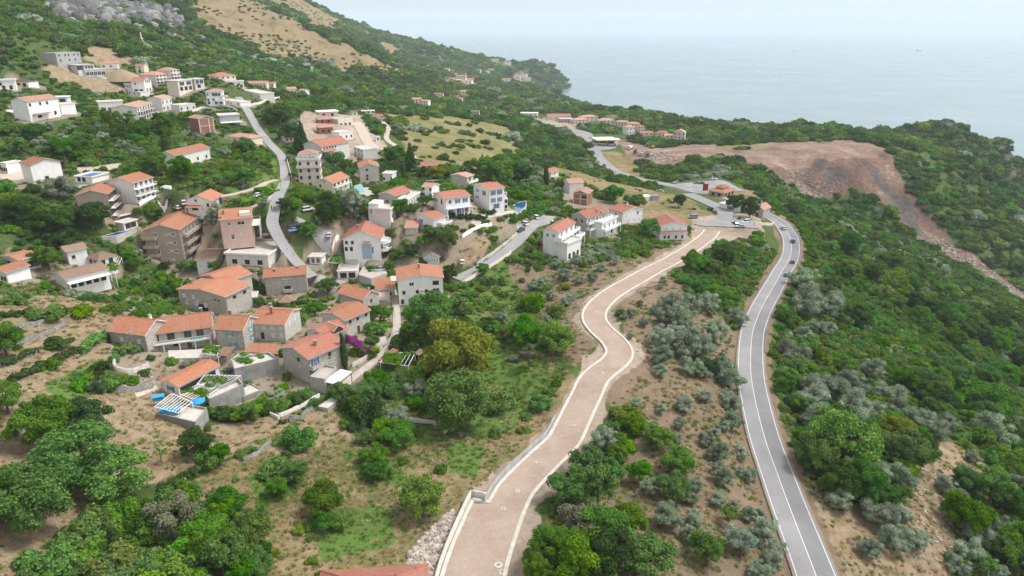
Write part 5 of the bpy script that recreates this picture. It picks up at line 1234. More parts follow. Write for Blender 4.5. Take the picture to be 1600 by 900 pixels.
# ------------------------------------------------------------------ cars
M['tyre'] = mat_plain('black rubber', (0.025, 0.025, 0.027), .8, .1)
M['carglass'] = mat_plain('tinted car glass', (0.03, 0.035, 0.045), .1, .1, 1, .6)
M['lamp'] = mat_plain('headlamp glass', (0.7, 0.7, 0.68), .2, .05)
PAINT = {}
def paint(c):
    if c not in PAINT:
        t = NT('car paint'); p = t.bsdf(c, .32, None, .5); p.inputs['Coat Weight'].default_value = .5; PAINT[c] = t.m
    return PAINT[c]
COLS = {'white': (.72, .72, .72), 'silver': (.42, .43, .45), 'black': (.025, .026, .03), 'grey': (.17, .18, .19), 'blue': (.04, .09, .32), 'red': (.33, .03, .03), 'dark red': (.16, .025, .03), 'teal': (.09, .17, .20), 'sky blue': (.16, .42, .62), 'dark blue': (.03, .05, .12)}
CARM = {}
def car_meshes(style, col):
    key = (style, col)
    if key in CARM: return CARM[key]
    Lh, W, Hh, hood = {'hatch': (2.0, .86, 1.48, .92), 'sedan': (2.25, .88, 1.44, .92), 'suv': (2.25, .92, 1.68, 1.02), 'van': (2.35, .92, 1.85, 1.08)}[style]
    b = MB(); prof = [(-Lh, .38), (-Lh - .04, .62), (-Lh + .05, .9), (-Lh + .35, hood + .03), (Lh - 1.25, hood + .02), (Lh - .35, hood - .12), (Lh, .72), (Lh + .03, .4)]
    for y0, y1, s_ in ((-W, W, 1),):
        n = len(prof); i = len(b.v)
        b.v += [(x, -W + (.08 if z > .8 else 0), z) for x, z in prof] + [(x, W - (.08 if z > .8 else 0), z) for x, z in prof]
        b.f.append(tuple(range(i, i + n))); b.m.append(0); b.f.append(tuple(range(i + 2*n - 1, i + n - 1, -1))); b.m.append(0)
        for k in range(n): b.f.append((i+k, i+n+k, i+n+(k+1) % n, i+(k+1) % n)); b.m.append(0)
    r0, r1 = {'hatch': (-Lh + .12, Lh - 1.2), 'sedan': (-Lh + .55, Lh - 1.25), 'suv': (-Lh + .1, Lh - 1.2), 'van': (-Lh + .06, Lh - .75)}[style]
    t0, t1 = {'hatch': (-Lh + .45, Lh - 1.95), 'sedan': (-Lh + 1.15, Lh - 2.0), 'suv': (-Lh + .4, Lh - 1.85), 'van': (-Lh + .15, Lh - 1.45)}[style]
    def cab(m, zt, mi):
        lo = [(r0, -W + .08, hood), (r1, -W + .08, hood), (r1, W - .08, hood), (r0, W - .08, hood)]; hi = [(t0, -W + .24, zt), (t1, -W + .24, zt), (t1, W - .24, zt), (t0, W - .24, zt)]
        for k in range(4): m.face([lo[k], lo[(k+1) % 4], hi[(k+1) % 4], hi[k]], mi)
        m.face(hi, mi)
    g = MB(); cab(g, Hh - .06, 0)
    rf = MB(); rf.prism([(t0 - .05, -W + .2), (t1 + .05, -W + .2), (t1 + .05, W - .2), (t0 - .05, W - .2)], Hh - .055, Hh)
    wv = MB(); n = 14
    for k in range(n): 
        a, c = 2 * math.pi * k / n, 2 * math.pi * (k + 1) / n
        wv.face([(.33*math.cos(a), -.1, .33*math.sin(a)), (.33*math.cos(c), -.1, .33*math.sin(c)), (.33*math.cos(c), .1, .33*math.sin(c)), (.33*math.cos(a), .1, .33*math.sin(a))], 0)
        for y in (-.1, .1): wv.face([(0, y * 1.05, 0), (.2*math.cos(a), y * 1.03, .2*math.sin(a)), (.2*math.cos(c), y * 1.03, .2*math.sin(c))], 1); wv.face([(.2*math.cos(a), y * 1.03, .2*math.sin(a)), (.33*math.cos(a), y, .33*math.sin(a)), (.33*math.cos(c), y, .33*math.sin(c)), (.2*math.cos(c), y * 1.03, .2*math.sin(c))], 0)
    hl = MB(); hl.box(-.06, .05, -.2, .2, -.08, .08)
    P_ = paint(COLS[col])
    CARM[key] = dict(body=b.mesh('body', P_), windows=g.mesh('windows', M['carglass']), roof=rf.mesh('roof', P_), wheel=wv.mesh('wheel', [M['tyre'], M['greymetal']]), headlight=hl.mesh('headlight', M['lamp']), L=Lh, W=W)
    return CARM[key]
def car(px, py, hx, hy, style, col, label, group=None, zoom=None, up=0.0, name='parked_car', cat='car', z=None):
    """stands at a picture point and points towards the picture point (hx, hy)"""
    if zoom: (px, py), (hx, hy) = zp(zoom, (px, py)), zp(zoom, (hx, hy))
    p = cast1(px, py, up); q = at_plane(hx, hy, p[2] + up); d = q[:2] - p[:2]; rz = math.atan2(d[1], d[0]); me = car_meshes(style, col)
    zz = float(hgt(p[0], p[1])) + .06 + up
    for L, hw in ((MAIN_L, 5), (LANE_L, 3), (LANE2_L, 3), (LOOP_L, 4)):
        i = np.argmin(np.hypot(L[:, 0] - p[0], L[:, 1] - p[1]))
        if np.hypot(L[i, 0] - p[0], L[i, 1] - p[1]) < hw: zz = max(zz, L[i, 2] + .06)
    o = empty(name, (p[0], p[1], zz), rz, label, cat, group); Lh, W = me['L'], me['W']
    link('body', me['body'], o); link('windows', me['windows'], o); link('roof', me['roof'], o)
    for sx in (-1, 1):
        for sy in (-1, 1): link('wheel', me['wheel'], o, (sx * Lh * .63, sy * (W - .06), .33))
    for sy in (-1, 1): link('headlight', me['headlight'], o, (Lh - .02, sy * (W - .26), .68))
    KEEP_CLEAR.append(np.array([[p[0]-3, p[1]-4], [p[0]+3, p[1]-4], [p[0]+3, p[1]+3], [p[0]-3, p[1]+3]]))
    return o
car(1224, 359, 1216, 351, 'sedan', 'silver', 'silver car farthest up the bend of the main road', name='moving_car')
car(1239, 379, 1235, 365, 'hatch', 'blue', 'blue car in the right lane of the road bend', name='moving_car')
car(1238, 412, 1240, 398, 'hatch', 'dark red', 'dark red car in the right lane of the main road', name='moving_car')
car(1229, 432, 1234, 418, 'hatch', 'teal', 'grey teal car nearest on the main road', name='moving_car')
Q = 'cars queuing by the filling station'
for x, y, hx, hy, st, c, lab in [(553,342,560,365,'sedan','black','black car first in the queue, beside the filling station'), (584,374,592,396,'sedan','silver','silver car second in the queue by the filling station'), (597,397,606,420,'hatch','white','white hatchback third in the queue by the filling station'), (627,453,634,474,'sedan','black','black car in the middle of the queue on the coast road'), (641,472,652,494,'sedan','white','white car in the middle of the queue on the coast road'), (651,496,664,516,'hatch','grey','grey hatchback near the tail of the queue'), (675,524,690,540,'sedan','grey','grey saloon last but one in the queue'), (722,552,744,570,'suv','black','big black off roader at the tail of the queue'), (905,636,934,650,'hatch','white','white hatchback below the motorcycles on the coast road')]:
    car(x, y, hx, hy, st, c, lab, Q, 'K', name='queuing_car')
for x, y, hx, hy, st, c, lab in [(615,332,625,345,'sedan','dark red','dark red car under the filling station canopy'), (640,348,652,362,'hatch','white','white car in front of the filling station pumps'), (1155,749,1125,745,'sedan','silver','silver saloon on the road beside the lone pedestrian'), (1278,681,1250,684,'hatch','silver','silver hatchback alone in the middle of the car park'), (1388,709,1360,716,'hatch','white','white hatchback at the front of the car park'), (1442,686,1420,684,'sedan','dark blue','dark blue car left of the black car park off roader'), (1478,689,1450,686,'suv','black','black off roader in the car park'), (1506,704,1500,690,'hatch','grey','grey hatchback beside the restaurant corner'), (1560,657,1540,652,'sedan','white','white saloon at the back of the car park'), (1586,662,1566,656,'suv','white','white off roader behind the restaurant roof')]:
    car(x, y, hx, hy, st, c, lab, None, 'K')
for x, y, hx, hy, st, c, lab in [(1265,728,1275,716,'hatch','red','red car on the grass inside the turning loop'), (1130,764,1100,766,'van','grey','grey green van by the shallow gabled white house'), (1420,770,1426,752,'hatch','black','black hatchback below the snack kiosk'), (1396,803,1376,792,'sedan','black','black saloon beside the white van'), (1463,793,1440,796,'van','white','white van parked below the church'), (1426,823,1402,822,'sedan','silver','silver saloon in front of the white van'), (147,766,125,756,'suv','white','white off roader on the small parking place left of the stone villa'), (73,806,50,800,'suv','white','second white off roader, lower left on the small parking place'), (56,850,36,860,'hatch','black','black hatchback at the corner of the small parking place'), (310,782,290,774,'sedan','black','black saloon behind the balustraded villa')]:
    car(x, y, hx, hy, st, c, lab, None, 'E')
for x, y, hx, hy, st, c, lab, up in [(326,718,360,712,'suv','white','white off roader on the short dirt lane off the village lane',0), (22,628,40,624,'hatch','white','white car in the lay by beside the teal car',0), (60,654,74,634,'sedan','teal','teal car in the lay by left of the village lane',0), (458,878,464,858,'hatch','white','small white car in the yard by the solar villa',0), (1176,563,1150,560,'sedan','black','black saloon in front of the two storey stone villa',0), (201,404,206,388,'van','black','black van beside the lane left of the tall pink house',0), (240,822,270,818,'suv','black','black off roader at the back of the small parking deck',0), (245,846,275,842,'sedan','sky blue','sky blue car at the front of the small parking deck',0)]:
    car(x, y, hx, hy, st, c, lab, None, 'B', up)
for x, y, hx, hy, st, c, lab in [(1522,254,1545,246,'sedan','black','black saloon on the upper dirt lane'), (1150,358,1140,345,'suv','white','white off roader behind the brown flats'), (1108,387,1090,380,'hatch','white','white hatchback by the brown flats, lower of the two'), (1062,322,1070,310,'suv','black','black off roader in the yard of the hotel')]:
    car(x, y, hx, hy, st, c, lab, None, 'A')
car(1290, 326, 1288, 306, 'hatch', 'white', 'white hatchback beside the fallow plot and the rising lane', None, 'D')
# ------------------------------------------------------------------ works vehicles on the quarry ground
M['yellow'] = mat_plain('yellow machine paint', (0.50, 0.27, 0.03), .5, .15)
M['truckgrey'] = mat_plain('dusty grey truck body', (0.24, 0.24, 0.24), .7, .2)
def truck(px, py, hx, hy, label, cab, bed, zoom='K'):
    (px, py), (hx, hy) = zp(zoom, (px, py)), zp(zoom, (hx, hy)); p = cast1(px, py); q = at_plane(hx, hy, p[2]); d = q[:2] - p[:2]
    o = empty('tipper_truck', (p[0], p[1], p[2] + .05), math.atan2(d[1], d[0]), label, 'truck', 'tipper trucks on the quarry ground')
    m = MB(); m.box(2.1, 4.0, -1.2, 1.2, .8, 2.9); m.box(4.0, 4.15, -1.15, 1.15, .7, 1.7); m.build('cab', M[cab], o)
    m = MB(); m.box(4.0, 4.08, -1.05, 1.05, 1.8, 2.7); m.build('windscreen', M['carglass'], o)
    m = MB(); m.prism([(-4, -1.2), (1.9, -1.2), (1.9, 1.2), (-4, 1.2)], 1.1, 1.4)
    for a in ((-4, 1.9, -1.25, -1.1), (-4, 1.9, 1.1, 1.25), (1.75, 1.9, -1.1, 1.1), (-4, -3.9, -1.1, 1.1)): m.box(*a, 1.4, 2.7)
    m.build('tipper_bed', M[bed], o); m = MB(); m.box(-4, 4, -.5, .5, .6, .85); m.build('chassis', M['tyre'], o)
    w_ = MB(); w_.bar((0, -.2, 0), (0, .2, 0), .52, 0, 12); wm = w_.mesh('wheel', M['tyre'])
    for x in (-2.9, -1.7, 2.9):
        for y in (-1.0, 1.0): link('wheel', wm, o, (x, y, .52))
    KEEP_CLEAR.append(np.array([[p[0]-6, p[1]-9], [p[0]+6, p[1]-9], [p[0]+6, p[1]+6], [p[0]-6, p[1]+6]]))
truck(922, 414, 905, 424, 'white tipper truck at the left end of the parked trucks', 'white', 'white')
truck(964, 446, 952, 462, 'tipper truck with red cab among the parked trucks', 'tile_red', 'truckgrey')
truck(1010, 462, 998, 478, 'grey tipper truck right of the red cab', 'white', 'truckgrey')
truck(1062, 468, 1050, 484, 'dark tipper truck at the right end of the parked trucks', 'greymetal', 'greymetal')
p = cast1(*zp('K', (1090, 408))); o = empty('excavator', tuple(p), 2.6, 'yellow excavator digging at the rock heap', 'excavator')
m = MB()
for y in (-1.2, 1.2): m.box(-2, 2, y - .3, y + .3, 0, .9)
m.build('tracks', M['tyre'], o); m = MB(); m.box(-2.2, 1.2, -1.3, 1.3, 1.0, 2.2); m.build('body', M['yellow'], o); m = MB(); m.box(-.2, 1.4, .2, 1.3, 2.2, 3.6); m.build('cab', M['carglass'], o)
m = MB(); m.bar((1.0, -.3, 2.0), (4.0, -.3, 4.6), .35, 0, 4); m.build('boom', M['yellow'], o); m = MB(); m.bar((4.0, -.3, 4.6), (6.2, -.3, 2.2), .26, 0, 4); m.build('arm', M['yellow'], o); m = MB(); m.box(5.8, 6.8, -.9, .3, .9, 2.2); m.build('bucket', M['greymetal'], o)
# filling station: canopy on columns over pumps, shop behind
p = cast1(*zp('K', (742, 388))); o = empty('filling_station', tuple(p), .12, 'filling station with wide white canopy and yellow edge beside the coast road', 'filling station')
m = MB(); m.box(-11, 11, -5.5, 5.5, 5.2, 5.9); m.build('canopy_roof', M['whitemetal'], o); m = MB(); m.box(-11.1, 11.1, -5.7, -5.5, 5.15, 5.95); m.box(-11.2, -11, -5.5, 5.5, 5.15, 5.95); m.build('canopy_band', mat_plain('yellow band', (0.62, .5, .06), .5, .05), o)
for x in (-7, 0, 7): 
    m = MB(); m.box(x - .25, x + .25, -.25, .25, 0, 5.2); m.build('column', M['greymetal'], o)
    m = MB(); m.box(x - .5, x + .5, -2.4, -1.8, .1, 1.9); m.build('fuel_pump', M['tile_red'], o)
m = MB(); m.box(-10, 9, 9, 17, -1, 4.6); m.build('shop', M['greywall'], o); m = MB(); m.box(-9.5, 8.5, 8.92, 9, .4, 3.2); m.build('shop_front', M['glass'], o); m = MB(); m.box(-10.6, 9.6, 8.4, 17.5, 4.6, 5.2); m.build('shop_roof', M['whitemetal'], o)
PADS.append((tuple(p), .12, 20, 24))
p = cast1(*zp('E', (1206, 606))); o = empty('sign_board', tuple(p), 0, 'tall red advertising board beside the car park', 'sign'); m = MB(); m.box(-1.6, 1.6, -.12, .12, 1.4, 5.6); m.build('panel', mat_plain('red panel', (.30, .02, .03), .5, .05), o)
for x in (-1.3, 1.3): m = MB(); m.box(x - .09, x + .09, -.09, .09, -.4, 1.4); m.build('post', M['greymetal'], o)
# tower crane over the far site
p = cast1(711, 163); o = empty('tower_crane', tuple(p), .2, 'orange tower crane standing over the wooded valley', 'crane'); d = project(p)[2]; Hc = 40 * d / F
M['crane'] = mat_plain('orange crane steel', (.50, .24, .06), .6, .1)
m = MB(); w_ = 1.3
for sx in (-w_, w_):
    for sy in (-w_, w_): m.bar((sx, sy, -2), (sx, sy, Hc), .22, 0, 4)
k = 0; z = 0
while z < Hc - 3:
    for a, b in (((-w_, -w_), (w_, -w_)), ((w_, -w_), (w_, w_)), ((w_, w_), (-w_, w_)), ((-w_, w_), (-w_, -w_))): m.bar((*a, z), (*b, z + 3), .12, 0, 3)
    z += 3
m.build('mast', M['crane'], o)
m = MB(); m.bar((-12, 0, Hc), (34, 0, Hc + 1), .5, 0, 4); m.bar((0, 0, Hc), (0, 0, Hc + 6), .3, 0, 4); m.bar((0, 0, Hc + 6), (26, 0, Hc + 1), .12, 0, 3); m.bar((0, 0, Hc + 6), (-11, 0, Hc), .12, 0, 3); m.build('jib', M['crane'], o)
m = MB(); m.box(-13, -9.5, -1, 1, Hc - 2.6, Hc); m.build('counterweight', M['concrete_old'], o)
# sailing boat far out
p = at_plane(890.5, 135.5, 0); o = empty('sailing_boat', (p[0], p[1], 0), .4, 'tiny sailing boat on the bay off the far cape', 'boat'); m = MB(); m.prism([(-6, -1.8), (4, -1.8), (8, 0), (4, 1.8), (-6, 1.8)], -.4, 1.5); m.build('hull', M['white'], o); m = MB(); m.bar((0, 0, 1.5), (0, 0, 15), .25, 0, 5); m.build('mast', M['greymetal'], o); m = MB(); m.face([(.2, .05, 2.5), (-5.5, .05, 2.5), (.1, .05, 14)]); m.face([(.2, -.05, 2.5), (.1, -.05, 14), (-5.5, -.05, 2.5)]); m.build('sail', M['brown'], o)
p = at_plane(1436, 80, 0); o = empty('sailing_boat', (p[0], p[1], 0), .4, 'speck of a ship near the horizon, right', 'boat'); m = MB(); m.prism([(-30, -7), (20, -7), (34, 0), (20, 7), (-30, 7)], -1, 6); m.build('hull', M['greywall'], o); m = MB(); m.box(-24, -12, -5, 5, 6, 18); m.build('bridge', M['white'], o)
# ------------------------------------------------------------------ pools, parasols, pergolas
M['pool'] = mat_plain('pool water', (0.03, 0.30, 0.36), .08, .1, .5, .5); M['pool_deep'] = mat_plain('deep blue pool water', (0.015, 0.09, 0.22), .08, .12, .5, .5)
def pool(pix, label, deep=False, rim=.6, up=.5):
    q = cast([p[0] for p in pix], [p[1] for p in pix]); z = float(q[:, 2].mean()) + up; c = q[:, :2].mean(0); pts = [tuple(p[:2]) for p in q]
    ar = sum(pts[i][0] * pts[(i+1) % len(pts)][1] - pts[(i+1) % len(pts)][0] * pts[i][1] for i in range(len(pts)))
    if ar < 0: pts = pts[::-1]
    o = empty('swimming_pool', (c[0], c[1], z), 0, label, 'pool'); P_ = np.array(pts) - c; big = [tuple(v * (1 + rim / np.hypot(*v))) for v in P_]
    m = MB(); n = len(big); m.prism(big, -3, -.08); 
    for i in range(n):
        j = (i + 1) % n; a, b = P_[i], P_[j]; A, B = big[i], big[j]
        m.face([(*A, .06), (*B, .06), (b[0], b[1], .06), (a[0], a[1], .06)]); m.face([(*A, -.2), (*B, -.2), (*B, .06), (*A, .06)]); m.face([(a[0], a[1], .06), (b[0], b[1], .06), (b[0], b[1], -.08), (a[0], a[1], -.08)])
    m.build('pool_edge', M['slab'], o); m = MB(); m.face([(v[0], v[1], -.04) for v in P_]); m.build('water', M['pool_deep' if deep else 'pool'], o)
    KEEP_CLEAR.append(np.array([tuple(np.array(b) * 1.1 + c) for b in big])); return o
za = lambda z, L: [zp(z, p) for p in L]
pool(za('A', [(618,578),(730,530),(845,530),(735,596)]), 'long deep blue pool below the hotel terrace', True, .7, 1.0)
pool(za('B', [(597,622),(620,602),(660,596),(682,606),(655,634),(612,640)]), 'turquoise pool beside the orange roofed cream house')
pool(za('A', [(492,258),(520,246),(548,246),(520,270)]), 'small turquoise pool behind the hotel')
pool(za('B', [(1222,826),(1300,812),(1318,820),(1240,838)]), 'slim blue pool at the lower blue shuttered villa', True)
pool(za('B', [(1415,772),(1440,764),(1468,770),(1440,782)]), 'bright small pool behind the clipped hedge')
pool(za('D', [(735,400),(738,380),(760,366),(795,362),(808,376),(800,392),(765,404)]), 'oval dark blue pool with stone rim below the curved balcony villa', True, .7, 1.6)
pool(za('E', [(0,690),(30,678),(88,680),(84,712),(40,735),(0,735)]), 'blue pool behind the clipped hedge right of the villas', True)
pool(za('J', [(300,828),(330,812),(386,814),(372,836),(320,842)]), 'small turquoise pool on the terrace of the pink house', False, .4, 1.2)
def parasol(z, x, y, r, col, label, up=0.0):
    px, py = zp(z, (x, y)); p = cast1(px, py, up); o = empty('parasol', (p[0], p[1], p[2] + up), 0, label, 'parasol'); m = MB(); m.bar((0, 0, 0), (0, 0, 2.4), .04); m.build('pole', M['greymetal'], o)
    m = MB(); n = 10
    for k in range(n):
        a, b = 2*math.pi*k/n, 2*math.pi*(k+1)/n; m.face([(0, 0, 2.65), (r*math.cos(a), r*math.sin(a), 2.1), (r*math.cos(b), r*math.sin(b), 2.1)]); m.face([(0, 0, 2.6), (r*math.cos(b), r*math.sin(b), 2.05), (r*math.cos(a), r*math.sin(a), 2.05)])
    m.build('canopy', M[col], o)
parasol('J', 595, 770, 1.7, 'palepink', 'round pale pink parasol nearest the pink house wall', 1.5)
parasol('J', 770, 765, 1.6, 'offwhite', 'round cream parasol by the lane edge of the terrace', 1.5)
parasol('J', 725, 800, 1.7, 'palepink', 'round pale parasol between the other two terrace parasols', 1.5)
parasol('H', 858, 590, 1.5, 'sky', 'bright blue parasol on the restaurant deck') if False else None
M['skyblue'] = mat_plain('bright blue canvas', (.03, .27, .62), .7, .05); M['tarp'] = mat_plain('blue tarpaulin', (.05, .30, .52), .6, .15); M['awning'] = mat_plain('white awning canvas', (.74, .74, .73), .7, .05)
parasol('H', 858, 600, 1.5, 'skyblue', 'bright blue parasol on the restaurant deck', 1.0)

PERGOLAS = []   # vines are grown on them once foliage is defined
def pergola(z, pix, hgt_, label, rafters=7, mat='whitemetal', vine=None, name='pergola'):
    w4 = [cast1(*zp(z, p), hgt_) for p in pix]; top = float(np.mean([p[2] for p in w4])) + hgt_; c = np.mean([p[:2] for p in w4], 0)
    o = empty(name, (c[0], c[1], top - hgt_), 0, label, 'pergola'); P_ = [Vector((p[0] - c[0], p[1] - c[1], hgt_)) for p in [at_plane(*zp(z, q), top) for q in pix]]
    for i in range(4): m = MB(); m.bar((P_[i].x, P_[i].y, -1.5), tuple(P_[i]), .09, 0, 5); m.build('post', M[mat], o)
    m = MB()
    for i in range(4): m.bar(tuple(P_[i]), tuple(P_[(i + 1) % 4]), .09, 0, 4)
    m.build('beam_ring', M[mat], o)
    for k in range(1, rafters): a = P_[0].lerp(P_[3], k / rafters); b = P_[1].lerp(P_[2], k / rafters); m = MB(); m.bar(tuple(a + Vector((0,0,.1))), tuple(b + Vector((0,0,.1))), .065, 0, 4); m.build('rafter', M[mat], o)
    if vine: PERGOLAS.append((o, P_, vine))
    KEEP_CLEAR.append(np.array([[p.x + c[0], p.y + c[1]] for p in P_])); return o
pergola('H', [(505,580),(640,475),(800,540),(690,625)], 3.0, 'white steel pergola over blue tubs at the restaurant', 8)
pergola('H', [(700,480),(850,400),(1000,440),(850,535)], 3.0, 'white pergola half covered by vine in front of the long orange roof', 8, vine=.55)
pergola('H', [(840,400),(900,330),(1180,335),(985,450)], 3.2, 'long pergola thick with vine above the dark retaining wall', 10, vine=1.0)
pergola('H', [(1105,210),(1170,165),(1395,175),(1230,250)], 3.0, 'vine covered pergola terrace below the orange awning', 9, vine=1.0)
pergola('D', [(540,325),(560,275),(635,280),(632,335)], 2.8, 'dark slatted pergola over the drive of the solar villa', 12, 'greymetal')
pergola('D', [(448,320),(470,265),(540,268),(535,330)], 2.8, 'vine covered pergola left of the dark slatted pergola', 7, vine=1.0)
pergola('B', [(1108,760),(1130,738),(1210,740),(1202,766)], 2.8, 'white slatted sun roof beside the lower blue shuttered villa', 10)
pergola('B', [(1480,622),(1500,600),(1568,600),(1560,624)], 2.8, 'white slatted sun roof right of the tall narrow villa', 10)
pergola('C', [(855,240),(875,190),(930,200),(925,245)], 3.0, 'vine arbour in the yard behind the big stone house', 5, vine=1.0)
pergola('I', [(820,330),(900,250),(1090,260),(1040,360)], 2.8, 'vine arbour beside the red lean to roof in the gardens', 7, vine=1.0)
pergola('C', [(650,690),(690,640),(770,640),(760,700)], 2.8, 'leafy arbour at the right end of the long balcony patio', 5, vine=1.0)
pergola('A', [(640,750),(700,670),(760,690),(720,790)], 2.8, 'vine arbour on the right side of the brown tiled pavilion', 5, vine=.8)
def canopy4(name, z, pix, hts, mat, label, cat, posts=True, th=.16):
    """a single sloping roof sheet on four posts; hts = height above ground of each corner"""
    base = cast1(*zp(z, pix[0]), hts[0]); P_ = [at_plane(*zp(z, p), base[2] + hh) for p, hh in zip(pix, hts)]; c = np.mean(P_, 0); o = empty(name, (c[0], c[1], base[2]), 0, label, cat)
    Q_ = [Vector((p[0] - c[0], p[1] - c[1], hh)) for p, hh in zip(P_, hts)]; m = MB(); up = Vector((0, 0, th)); L1 = (Q_[1] - Q_[0]).length; L2 = (Q_[3] - Q_[0]).length
    n = (Q_[1] - Q_[0]).cross(Q_[3] - Q_[0])
    if n.z < 0: Q_ = Q_[::-1]
    m.face([q + up for q in Q_], 0, [(0, 0), (L1, 0), (L1, L2), (0, L2)]); m.face(Q_[::-1], 0)
    for i in range(4): j = (i + 1) % 4; m.face([Q_[i], Q_[j], Q_[j] + up, Q_[i] + up])
    m.build('canopy', M[mat], o)
    if posts:
        for q in Q_: m = MB(); m.bar((q.x * .94, q.y * .94, -2.5), (q.x * .94, q.y * .94, q.z), .1, 0, 5); m.build('post', M['concrete_old'], o)
    KEEP_CLEAR.append(np.array([p[:2] for p in P_])); return o
canopy4('awning', 'I', [(380,485),(475,507),(600,408),(510,388)], [2.6, 2.6, 3.2, 3.2], 'awning', 'plain white canvas awning right of the red streaked stone house', 'awning')
canopy4('porch_roof', 'C', [(920,682),(1140,697),(1130,632),(965,628)], [2.4, 2.4, 3.2, 3.2], 'tile', 'orange porch roof in front of the tall stone house with two chimneys', 'roof shelter')
canopy4('porch_roof', 'C', [(742,698),(820,712),(868,652),(800,648)], [2.4, 2.4, 3.0, 3.0], 'tile_old', 'brown rusty porch roof below the turquoise shuttered house', 'roof shelter')
canopy4('shelter_roof', 'I', [(800,318),(830,318),(965,240),(920,222)], [2.2, 2.2, 2.8, 2.8], 'tile_red', 'dark red lean to roof along the garden path', 'roof shelter')
canopy4('shelter_roof', 'I', [(1085,262),(1120,282),(1175,250),(1130,225)], [2.2, 2.2, 2.6, 2.6], 'tile_old', 'small rusty roof left of the yellow green tree', 'roof shelter')
canopy4('parking_deck', 'J', [(1002,690),(1168,690),(1130,560),(955,580)], [1.4, 1.4, .3, .3], 'slab', 'concrete parking deck with low walls right of the lane', 'parking deck', True, .25) if False else None
canopy4('canopy', 'A', [(738,438),(895,400),(862,382),(770,402)], [3.0, 3.0, 3.2, 3.2], 'slab', 'pale canopy roof over the hotel terrace', 'canopy')
canopy4('shelter_roof', 'E', [(1180,588),(1205,590),(1210,575),(1185,575)], [2, 2, 2.3, 2.3], 'tile_red', 'tiny red roof at the car park edge', 'roof shelter') if False else None
P_ = cast1(*zp('C', (1195, 392))); o = empty('gazebo', tuple(P_), .3, 'small gazebo with four sided brown tile roof among garden trees', 'gazebo'); m = MB(); r = 2.4
for i in range(4):
    a, b = math.pi/4 + i*math.pi/2, math.pi/4 + (i+1)*math.pi/2; A_ = (r*1.5*math.cos(a), r*1.5*math.sin(a), 2.4); B_ = (r*1.5*math.cos(b), r*1.5*math.sin(b), 2.4); m.face([A_, B_, (0, 0, 3.9)], 0, [(0, 0), (4, 0), (2, 3)])
m.build('roof', M['tile_old'], o)
for i in range(4): a = math.pi/4 + i*math.pi/2; m = MB(); m.bar((r*1.3*math.cos(a), r*1.3*math.sin(a), -1), (r*1.3*math.cos(a), r*1.3*math.sin(a), 2.5), .14, 0, 5); m.build('post', M['woodframe'], o)
# restaurant deck with tubs, tables; dark retaining walls
def deck(z, pix, top, mat, label, name='terrace', wall='concrete_old', parapet=.0):
    q = [cast1(*zp(z, p), top) for p in pix]; zt = float(np.mean([p[2] for p in q])) + top; P_ = [at_plane(*zp(z, p), zt)[:2] for p in pix]; c = np.mean(P_, 0)
    o = empty(name, (c[0], c[1], zt), 0, label, 'terrace'); pts = [tuple(p - c) for p in P_]
    ar = sum(pts[i][0] * pts[(i+1) % len(pts)][1] - pts[(i+1) % len(pts)][0] * pts[i][1] for i in range(len(pts)))
    if ar < 0: pts = pts[::-1]
    m = MB(); m.prism(pts, -6, 0, 0, 1); m.build('base', [M[wall], M[mat]], o)
    if parapet:
        n = len(pts)
        for i in range(n):
            a, b = np.array(pts[i]), np.array(pts[(i+1) % n]); d = (b - a) / np.hypot(*(b - a)); nn = np.array([-d[1], d[0]]) * .12
            m = MB(); m.prism([tuple(a + d * .13), tuple(b - d * .13), tuple(b - d * .13 + nn * 2), tuple(a + d * .13 + nn * 2)], .003, parapet); m.build('parapet', M[wall], o)
    KEEP_CLEAR.append(np.array([np.array(p) + c for p in pts])); return o, zt
o, zt = deck('H', [(515,640),(830,715),(920,600),(700,560)], 1.6, 'slab', 'pale restaurant deck with blue parasol and tubs', parapet=.5)
deck('H', [(935,545),(1205,425),(1165,375),(905,490)], 3.0, 'slab', 'narrow dining terrace on the tall dark concrete wall', parapet=.8)
deck('H', [(1130,300),(1475,215),(1400,165),(1110,215)], 3.2, 'slab', 'upper terrace on the curved dark grey wall below the orange porch roof', parapet=.6)
deck('H', [(1200,510),(1350,450),(1260,400),(1190,430)], .8, 'concrete', 'lower landing with white railing right of the dining terrace', parapet=.3)
deck('I', [(270,455),(385,475),(480,380),(390,360)], 3.4, 'paving', 'walled roof terrace in front of the red streaked stone house', wall='stone', parapet=.5)
deck('I', [(335,672),(410,690),(490,625),(440,605)], 1.0, 'concrete', 'small pale concrete slab on the rock below the garden tree', wall='stone')
deck('J', [(1005,715),(1170,712),(1130,560),(960,590)], 1.6, 'slab', 'concrete parking deck with low walls right of the lane', name='parking_deck', parapet=.4) if False else None
deck('C', [(455,720),(700,715),(735,660),(450,670)], .6, 'slab', 'pale patio under the long white balcony', wall='stone_pale')
deck('D', [(640,395),(720,420),(820,385),(800,310),(690,310)], .6, 'paving', 'paved garden terrace below the curved balcony villa', wall='stone_pale')
deck('D', [(705,560),(842,565),(835,500),(705,500)], 2.0, 'village' if 'village' in M else 'track', 'small planted roof terrace left of the white three storey house', wall='stone', parapet=.4)
